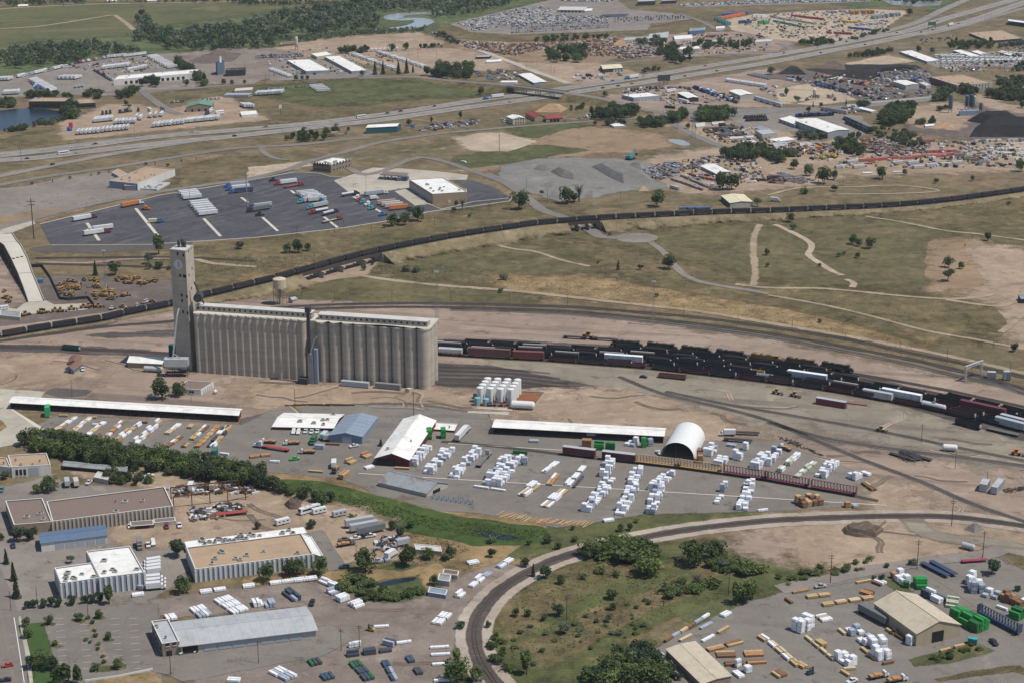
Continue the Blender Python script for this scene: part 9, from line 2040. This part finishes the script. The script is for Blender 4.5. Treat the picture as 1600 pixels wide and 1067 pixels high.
for T,x,y,h,k,lab in((T5,980,625,135,iD,'large tree at the front corner of the truck lot'),(T5,920,685,65,fO,'grey bush under the large truck lot tree'),(T5,590,755,82,bK,'cone-shaped tree beside the lattice tower'),(T5,715,750,85,aZ,'round tree beside the lattice tower'),(T5,975,715,45,aK,'bush by the dirt lane'),(T5,925,715,35,aK,'small bush by the dirt lane'),(T5,1040,720,25,aK,'low bush left of the tower'),(T5,1475,590,45,aK,'bush in the field right of the tower'),(T6,190,615,65,aH,'field tree behind the coal train, left'),(T6,260,612,85,aZ,'field tree behind the coal train, middle'),(T6,320,605,55,aH,'field tree behind the coal train, right'),(T6,840,450,85,aH,'leaning tree at the truck lot corner, left'),(T6,925,445,75,aZ,'tree at the truck lot corner, second'),(T6,945,380,60,hE,'pale tree behind the corner trees'),(T6,1000,420,100,aH,'tree at the truck lot corner, third'),(T6,880,440,45,bW,0),(T6,1235,325,35,aZ,0),(T6,1275,350,85,dJ,'thin bare tree before the repair shop'),(T6,1228,365,30,aK,'low bush before the repair shop'),(T6,795,460,25,aK,'low bush left of the corner trees'),(T6,1320,395,20,aK,'small bush on the dry slope'),(T6,720,690,22,aK,'bush by the bridge end'),(T6,665,725,28,aK,'bush under the bridge end'),(T6,925,730,40,fP,'grey bush right of the bridge'),(T6,985,735,42,fP,'second grey bush right of the bridge'),(T6,1530,780,38,fP,'grey bush in the field edge'),(T6,1510,860,28,aK,'dark bush beside the dirt track'),(T7,45,345,120,aZ,'spreading tree left of the quarry road'),(T7,335,310,115,aH,'spreading tree at the quarry front'),(T7,415,300,130,dJ,'bare grey tree at the quarry front'),(T7,385,305,70,bW,'small dark tree between the quarry trees'),(T7,895,332,110,aZ,'big rounded tree beside the coal line'),(T7,1300,225,120,aH,'spreading tree in the reclaimed yard, left'),(T7,1355,225,110,aH,'spreading tree in the reclaimed yard, right'),(T7,655,722,58,bK,'small cone tree in the field centre'),(T7,797,718,32,aK,'small bush right of the cone tree'),(T7,970,718,98,aZ,'single dense tree beside the cycle path'),(T7,605,512,22,aK,'bush beside the turning circle'),(T7,1515,330,55,fO,'grey bush beside the cream-roofed shed'),(T7,1575,630,45,aH,0),(T7,1575,700,25,aK,'bush at the dirt strip, lower'),(T7,530,680,18,aK,'tiny dark bush in the field'),(T7,895,890,25,aK,'bush on the straw bank'),(T7,1420,125,40,bW,0),(T8,135,425,65,aH,'tree at the head of the sand path'),(T8,152,475,35,aK,'bush beside the sand path'),(T8,520,565,65,aZ,'round field tree of the trio, left'),(T8,562,575,50,aH,'round field tree of the trio, middle'),(T8,635,590,70,aZ,'round field tree of the trio, right'),(T8,550,648,40,aH,0),(T8,440,640,25,aK,'tiny bush left of the small round tree'),(T8,468,625,22,aK,'tiny bush above the small round tree'),(T8,1355,542,62,bW,'dark round tree alone on the dry field'),(T8,1115,708,72,aZ,'round tree beside the red earth'),(T8,1195,715,48,aH,'small round tree beside the red earth'),(T8,1110,790,80,fO,'grey willow beside the red earth'),(T8,320,700,20,aK,'bush on the sand path bend'),(T8,705,158,80,aZ,'wide dark tree in the pipe yard front'),(T8,845,135,40,aH,0),(T8,1565,115,80,aZ,'dark tree at the right edge of the pipe yard'),(T8,1262,170,35,aH,0),(T8,1033,185,30,aK,'bush on the upper dirt track'),(T8,415,235,38,aK,'bush left of the upper dirt track'),(T8,222,250,42,cW,'bush above the mixer truck'),(T8,1485,320,25,aK,'bush below the coal train at the right'),(T8,345,190,110,aZ,'large tree by the dark trailers, front'),(T8,255,140,80,aH,'large tree by the dark trailers, rear'),(T8,405,165,65,aH,'tree right of the large front tree'),(T8,160,100,65,aZ,'round tree left of the yellow machines'),(T8,1215,582,28,dJ,'thin bare sapling in the dry field'),(T12,1527,195,60,bW,'dark round tree at the far right of the main line'),(T12,318,18,25,fP,'grey bush above the main line')):
 tree(T,x,y,h,lab,None,k)
sm=MB();sg=random.Random(13)
def sage(poly,n,h0,h1,mi):
 for v in ri(poly,n,sg):
  h=sg.uniform(h0,h1)*.62
  for _ in rg_(5):
   a=sg.uniform(0,6.28);d_=Vr((math.cos(a),math.sin(a),0))*h*sg.uniform(.3,.8);p=v+d_*.5+Vr((0,0,.05));w=Vr((-d_.y,d_.x,0))*.8
   sm.add([p-w-d_*.3,p+w-d_*.3,p+w*.5+d_*.5+Vr((0,0,h)),p-w*.5+d_*.5+Vr((0,0,h*.8))],[(0,1,2,3)],mi)
sage(T7 .ps(*Q('0 760 800 820 1581 960 2400 1160 2600 1300 1581 1030 800 900 0 840')),900,.3,.9,0);sage(T6 .ps(*Q('780 640 1200 690 1581 760 1581 830 1100 790 700 740')),420,.4,1.1,0);sage(T5 .ps(*Q('1230 640 1700 640 2000 620 2200 560 1900 690 1500 730 1230 740')),420,.4,1.1,0)
sage(T7 .ps(*Q('0 480 500 420 600 460 300 500 0 540')),200,.4,1.0,0);sage(T8 .ps(*Q('0 380 700 360 1500 290 1600 500 1100 470 300 420')),420,.3,.9,0);sage(T7 .ps(*Q('500 690 1000 750 1300 850 900 830 450 760')),200,.4,1.0,0);sage(T8 .ps(*Q('0 860 700 920 1300 1000 1300 1100 600 1020')),400,.3,.8,1);sage(T15 .ps(*Q('0 560 400 440 900 480 1100 560 700 760 300 900 0 950')),900,.3,1.0,1);sage(T14 .ps(*Q('600 440 900 420 1020 400 1180 340 900 250 780 200 760 300 860 420')),420,.3,.9,0);sage(T14 .ps(*Q('300 40 700 160 1000 240 1400 300 1600 260 1581 240 1000 180 600 60')),1200,.5,1.2,1)
lN('sagebrush',sm.M(['leaf_sage',eL]),kind=dB,label='low sagebrush and weeds dotted over the dry fields',cat='brush')
UP=[(T1,Q('870 545 900 500 985 500 985 550'),7,6,10,0),(T1,Q('1090 380 1130 400 1200 450 1290 530 1270 540 1180 480 1080 400'),22,6,10,0),(T1,Q('500 590 600 575 650 610 600 620 520 600'),9,5,8,0),(T1,Q('720 600 780 570 860 570 850 600 740 620'),10,6,9,0),(T1,Q('120 600 280 590 370 600 370 615 180 615'),12,5,9,0),(T1,Q('390 620 440 620 470 700 470 740 400 735'),12,7,11,0),(T1,Q('190 790 240 760 380 735 400 745 300 780'),16,3,5,1),(T1,Q('0 640 80 630 120 660 60 670 0 680'),8,5,8,0),(T1,Q('20 820 140 800 180 800 100 820'),7,4,8,0),(T1,Q('380 720 440 720 440 745 380 745'),4,6,9,0),(T2,Q('520 330 690 320 690 330 530 335'),9,6,10,0),(T2,Q('1040 470 1180 440 1320 440 1350 480 1200 495'),18,7,13,0),(T2,Q('1070 210 1160 220 1270 270 1250 285 1140 250'),14,4,7,1),(T2,Q('190 870 260 830 370 840 430 870 300 885'),12,5,9,0),(T2,Q('420 820 500 800 500 830 430 840'),5,4,6,0),(T2,Q('1100 290 1160 285 1150 300 990 305 1000 300'),7,3,6,1),(T3,Q('220 350 290 330 420 310 480 340 420 390 240 390'),16,8,13,0),(T3,Q('120 255 330 230 620 235 600 245 150 270'),18,4,8,0),(T3,Q('870 330 960 290 1100 340 1100 400 1000 400 900 350'),18,7,12,0),(T3,Q('740 290 830 250 960 260 900 290'),10,5,9,1),(T3,Q('1100 300 1200 260 1380 280 1480 260 1480 300 1200 310'),14,6,10,0),(T3,Q('490 720 600 690 760 690 760 730 600 750 500 740'),22,7,12,0),(T3,Q('570 780 620 760 720 770 700 780'),4,5,8,0),(T3,Q('770 770 830 750 950 760 940 790 800 790'),12,6,9,0),(T3,Q('960 740 1060 710 1080 740 1000 770'),10,7,10,0),(T3,Q('1110 745 1200 700 1330 710 1330 750 1150 760'),18,8,13,0),(T3,Q('350 670 440 660 440 680 350 690'),7,3,5,0),(T3,Q('800 450 880 430 920 440 820 455'),6,3,6,0),(T3,Q('1260 980 1400 930 1560 920 1600 980 1400 1010 1280 1000'),26,6,10,0),(T4,Q('690 740 760 670 880 680 890 740 800 780 700 790'),30,8,13,0),(T4,Q('620 810 700 800 900 830 980 920 900 930 760 880 640 840'),34,3,6,1),(T4,Q('400 920 450 890 520 900 600 940 580 965 420 940'),18,6,9,0),(T4,Q('1030 630 1070 580 1120 590 1110 630'),8,8,12,0),(T4,Q('1180 580 1230 560 1280 580 1260 600'),8,7,11,0),(T4,Q('1310 600 1400 580 1581 590 1600 640 1420 620'),22,6,10,0),(T4,Q('1400 500 1581 480 1600 560 1450 560'),24,4,8,1),(T4,Q('480 360 640 330 760 320 760 335 560 370'),20,4,8,0),(T4,Q('1100 300 1160 265 1310 280 1400 270 1400 300 1200 310'),26,5,10,0),(T4,Q('1400 290 1600 270 1600 290 1420 300'),12,4,7,1),(T4,Q('150 270 340 260 420 280 300 290 180 285'),12,5,9,0),(T4,Q('420 260 560 230 750 170 740 195 560 250'),16,3,6,1),(T4,Q('530 670 600 640 640 650 620 670'),5,5,8,0),(T4,Q('150 840 240 830 370 850 360 870 200 870'),10,4,7,1),(T4,Q('490 850 570 850 560 865 500 862'),4,4,7,0),(T4,Q('0 980 60 960 90 1010 20 1020'),8,6,9,0),(T4,Q('100 960 180 950 180 970 110 975'),5,4,7,1),(T4,Q('1040 690 1110 665 1100 690'),4,4,6,0),(T4,Q('920 770 1030 755 1030 770 930 778'),5,4,7,0),(T4,Q('1480 440 1581 400 1581 450'),8,4,6,0)]
for T,poly,n,h0,h1,b_ in UP:grove(T,poly,int(n*1.7),h0*1.1,h1*1.15,None,TK+([fO,hE,fP]if b_ else[iD]),1.05,sep=.42)
for T,x,y,h,k,lab in((T2,838,318,50,aZ,'round tree behind the motorhomes, left'),(T2,925,312,52,aH,'round tree behind the motorhomes, right'),(T2,1016,308,40,fN,0),(T2,735,465,75,bK,'conifer by the street, first of five'),(T2,785,462,75,bK,'conifer by the street, second of five'),(T2,880,460,75,bK,'conifer by the street, third of five'),(T2,930,455,78,bK,'conifer by the street, fourth of five'),(T2,970,450,45,bK,'small conifer by the street, last of five'),(T2,1155,475,105,aZ,'tallest tree above the overpass street'),(T2,1385,590,55,aZ,'round bush tree alone on the highway bank'),(T2,570,812,28,aH,0),(T2,945,778,40,aZ,'round tree right of the teal shed'),(T2,1085,765,45,fN,0),(T2,1262,738,52,fN,0),(T2,250,500,38,aH,0),(T2,285,498,32,aH,0),(T2,318,496,32,aH,0),(T2,655,472,38,aH,0),(T1,1148,535,45,aZ,'round tree at the terminal right end'),(T1,880,102,50,bW,0),(T1,855,140,45,bW,0),(T1,1385,525,40,aH,0),(T1,1435,525,32,aH,0),(T1,1510,520,28,aH,0),(T1,780,655,38,aH,0),(T1,800,668,22,aK,'bush on the gate lot'),(T4,870,98,48,aZ,'round tree at the container yard corner top'),(T4,930,325,45,aH,0),(T4,1014,332,40,aH,0),(T4,112,598,58,fN,0),(T4,180,640,48,fO,'grey tree in the sand yard'),(T4,248,698,42,aH,0),(T4,482,655,36,bK,'small conifer by the side street'),(T4,278,662,30,bK,'small conifer by the cement silo'),(T4,330,665,32,aH,0),(T4,20,465,52,aZ,'tree at the left of the black heap'),(T4,1570,670,50,aH,'tree at the right edge by the coal heap'),(T3,1372,720,58,aH,'tree by the black machine rows'),(T3,145,268,32,aZ,0),(T3,512,778,32,aH,0),(T3,575,600,38,aH,0),(T3,1085,800,40,aH,0),(T1,1120,1000,18,bK,'tiny conifer by the hall road, left'),(T1,1212,990,18,bK,'tiny conifer by the hall road, right')):
 tree(T,x,y,h,lab,None,k)
for i,(x,y)in en_(Q('200 196 325 180 432 160 563 140 612 132 672 122 900 75 958 72 1035 82 1120 50')):tree(T5,x,y,18,'small street shrub along the hall car park','shrubs along the hall car park',bK if i%2 else aK)
wm=MB();wg=random.Random(17)
def woods(poly,n,h0,h1,mis):
 for v in ri(poly,n,wg):
  h=wg.uniform(h0,h1);rx=h*wg.uniform(.32,.5);mi=wg.choice(mis);q=34
  L_=[(Vr((wg.uniform(-.4,.4)*rx,wg.uniform(-.4,.4)*rx,h*wg.uniform(.4,.75))),rx*wg.uniform(.5,.75))for _ in rg_(4)]
  for _ in rg_(q):
   c,r=wg.choice(L_);d_=Vr((wg.gauss(0,1),wg.gauss(0,1),wg.gauss(.3,1))).normalized();p=v+c+d_*r;nn=(d_+Vr((wg.gauss(0,.4),wg.gauss(0,.4),wg.gauss(.2,.4)))).normalized();u=nn.orthogonal().normalized();w=nn.cross(u);s_=h*wg.uniform(.07,.15)
   wm.add([p-u*s_,p-w*s_,p+u*s_,p+w*s_],[(0,1,2,3)],mi)
woods(T1 .ps(*Q('-60 370 100 330 250 300 480 290 560 280 800 320 900 330 700 350 550 370 420 400 250 420 100 430 -60 420')),330,6,13,(0,0,2,1));woods(T1 .ps(*Q('840 130 900 130 1000 200 1150 200 1300 190 1581 160 1700 300 1300 320 1060 320 1000 290 880 260 790 270 870 200')),420,6,15,(0,0,1,2));woods(T2 .ps(*Q('-40 160 160 100 380 60 560 30 700 20 760 130 740 200 500 220 200 230 0 280 -60 230')),480,6,16,(0,0,1,2,2));woods(T2 .ps(*Q('560 10 800 -10 1500 -20 1640 10 1450 70 1300 110 1130 120 1060 90 830 80 720 70')),420,6,14,(0,1,2,2));woods(T2 .ps(*Q('0 250 400 230 820 190 1060 185 1000 205 600 230 300 260')),220,4,8,(0,2,2));woods(T4 .ps(*Q('720 -10 1100 -20 1060 20 900 40 760 20')),90,6,12,(0,1,2));woods(T1 .ps(*Q('0 20 500 -5 540 30 300 35 60 50')),110,5,10,(0,1));woods(T1 .ps(*Q('560 10 1400 5 1581 10 1500 22 700 22')),90,4,9,(0,1));woods(T1 .ps(*Q('1410 20 1700 10 2100 25 1800 45 1500 38')),130,4,8,(0,1))
lN('river_woods',wm.M([hG,gL,fG]),kind=dB,label='dense woods and willow scrub along the far river',cat='woods')
for i,(x,y)in en_(Q('110 40 395 28 660 10 1080 232 905 8 1210 6')):bld('house','tiny distant house, %s from the left at the top edge'%ordn[i],(x,y),(x+6,y-8),(x+60,y-2),10,T1,eD,eP if i%2 else aB,bI,'Q',1.2)
# largest 300 of a kind as objects, the rest as one mass
def flush(name,items,most,label,cat):
 def size(it):
  if not it[4]:return 0
  D_=Vr((0,0,0))
  for p in PROTO[it[0]]:
   if p[1].name not in dims:
    co=np.array([q.co[:]for q in p[1].vertices]);dims[p[1].name]=np.ptp(co,axis=0)
  D_=dims[PROTO[it[0]][0][1].name];sc_=it[8]if it[8]is not None else 1;s_=max(sc_)if isinstance(sc_,tuple)else sc_
  v=it[2];dep=v.y*ct+(HC-v.z)*st
  return(((D_[0]+D_[1])*D_[2]+.4*D_[0]*D_[1])**.5*s_/dep)if abs(F*v.x/dep)<830 else 0
 dims={}
 items=sorted(items,key=size,reverse=True)
 keep=[it for it in items[:most]if it[4]]
 for it in keep:sw_(*it,now=True)
 rest=items[len(keep):]
 V,FI,LT,MI,slots,n0=[],[],[],[],[],0
 for kind,nm,loc,rz,lb,ca,gr,col,sc_ in rest:
  dep=loc.y*ct+(HC-loc.z)*st
  if abs(F*loc.x/dep)>840:continue
  sc_=(1,1,1)if sc_ is None else((sc_,)*3 if not isinstance(sc_,tuple)else sc_)
  M_=np.array(Matrix.Translation(loc)@Matrix.Rotation(rz,4,'Z')@Matrix.Diagonal((*sc_,1)))
  for p in PROTO[kind]:
   me=p[1]
   if not hasattr(flush,'c'):flush.c={}
   if me.name not in flush.c:
    co=np.empty(len(me.vertices)*3);me.vertices.foreach_get('co',co)
    li=np.empty(len(me.loops),int);me.loops.foreach_get('vertex_index',li)
    lt=np.empty(len(me.polygons),int);me.polygons.foreach_get('loop_total',lt)
    mi=np.empty(len(me.polygons),int);me.polygons.foreach_get(gG,mi)
    flush.c[me.name]=(co.reshape(-1,3),li,lt,mi)
   co,li,lt,mi=flush.c[me.name]
   names=[]
   for mt in me.materials:
    mn=mt.name
    if mn==bV and col:
     lum=sum(col[:3])/3;mn=eQ if lum>.45 else dE if lum>.25 else 'far_blue' if col[2]>col[0]*1.3 else iA
    if mn not in slots:slots.append(mn)
    names.append(slots.index(mn))
   V.append(co@M_[:3,:3].T+M_[:3,3]);FI.append(li+n0);LT.append(lt);MI.append(np.array(names)[mi]);n0+=len(co)
 if not V:return
 V,FI,LT,MI=map(np.concatenate,(V,FI,LT,MI))
 me=bpy.data.meshes.new(name);me.vertices.add(len(V));me.vertices.foreach_set('co',V.ravel().astype(np.float32))
 me.loops.add(len(FI));me.loops.foreach_set('vertex_index',FI.astype(np.int32))
 me.polygons.add(len(LT));me.polygons.foreach_set('loop_start',np.concatenate(([0],np.cumsum(LT)[:-1])).astype(np.int32))
 for s_ in slots:me.materials.append(MATS[s_])
 me.polygons.foreach_set(gG,MI.astype(np.int32));me.update(calc_edges=True);me.shade_flat()
 lN(name+'_mass',me,kind=dB,label=label,cat=cat)
for nm,most,lb,ca in((gS,300,'many smaller trees scattered between the far yards and streets','trees'),(dS,300,'many low shrubs in the meadow','shrubs'),(bP,300,'many smaller wrapped lumber packs stacked in the yards','lumber'),(dL,300,'many smaller bare lumber stacks in the yards','lumber'),(eI,300,'many smaller dark bundles in the yards','bundles'),(aQ,300,'many parked cars in the far lots','cars')):
 if nm in QUEUE:flush(nm,QUEUE[nm],most,lb,ca)
# the air
n=NT('air');n.n.remove(n.b);pv=n.new('ShaderNodeVolumePrincipled');pv.inputs['Color'].default_value=(.80,.87,.95,1);pv.inputs['Density'].default_value=.000032;pv.inputs['Anisotropy'].default_value=.2
n.l(pv.outputs[0],n.out.inputs['Volume'])
lN('haze',MB().box(-9100,9100,-2100,16100,-1,332).M('air'),kind=dB)
# yard clutter and tyre tracks
mm=MB();cg=random.Random(3)
for T,poly,n_ in((T4,Q('-100 100 300 75 820 80 700 185 480 245 100 240 -150 160'),520),(T3,Q('680 250 1100 220 1580 210 1580 320 1100 345 760 345'),420),(T3,Q('1100 800 1560 790 1600 890 1300 890'),160),(T4,Q('0 880 400 890 560 900 380 1000 0 960'),260),(T4,Q('600 880 1580 880 1580 1030 700 1050 400 1040'),420),(T4,Q('60 480 1000 440 1040 600 600 620'),300),(T2,Q('60 340 420 300 1000 350 600 460 100 480'),160),(T1,Q('420 420 900 350 1060 420 700 470'),120),(T4,Q('1000 380 1580 300 1600 450 1100 450'),200),(T3,Q('640 560 1100 540 1400 620 1000 660'),160),(T7,Q('960 60 1500 10 1580 180 1150 220'),220)):
 for v in ri([T(*p)for p in poly],n_,cg):
  a=.5+cg.choice((0,1.57))+cg.gauss(0,.3);c,s_=math.cos(a),math.sin(a);l,w,h=cg.uniform(.5,2.6),cg.uniform(.4,1.2),cg.uniform(.4,2.2)
  mm.hx([(v.x+x*c-y*s_,v.y+x*s_+y*c,Z0+z)for z in(0,h)for x,y in((-l,-w),(l,-w),(l,w),(-l,w))],cg.choice((0,0,1,2,2,3,4,5)))
lN('yard_clutter',mm.M([eQ,dE,eF,dR,aV,gC]),kind=dB,label='small crates, pallets and parts strewn over the far work yards',cat='clutter')
g(iE,'73655a','6a5d53',None,amt=.2);g('tyre_pale','a59483','9b8a79',None,amt=.2)
for i in rg_(46):
 T,b_=cg.choice(((T12,(0,560,1580,1000)),(T11,(100,420,1500,620)),(T9,(0,220,1000,460)),(T10,(0,380,1300,540)),(T16,(300,180,1300,380)),(T14,(300,640,950,1040)),(T13,(980,60,1390,250))))
 x,y=cg.uniform(b_[0],b_[2]),cg.uniform(b_[1],b_[3]);a=cg.gauss(.12,.5);q=[(x,y)]
 for k in rg_(4):a+=cg.gauss(0,.35);x+=90*math.cos(a);y+=26*math.sin(a);q.append((x,y))
 p_=spline([at(*T(*e))for e in q],4)
 for o_ in(-.9,.9):rb('tyre_track',[p+n_*o_ for p,d_,n_ in fz(p_)],.3,cg.choice((iE,iE,'tyre_pale')),.03+i*.0012,.8)
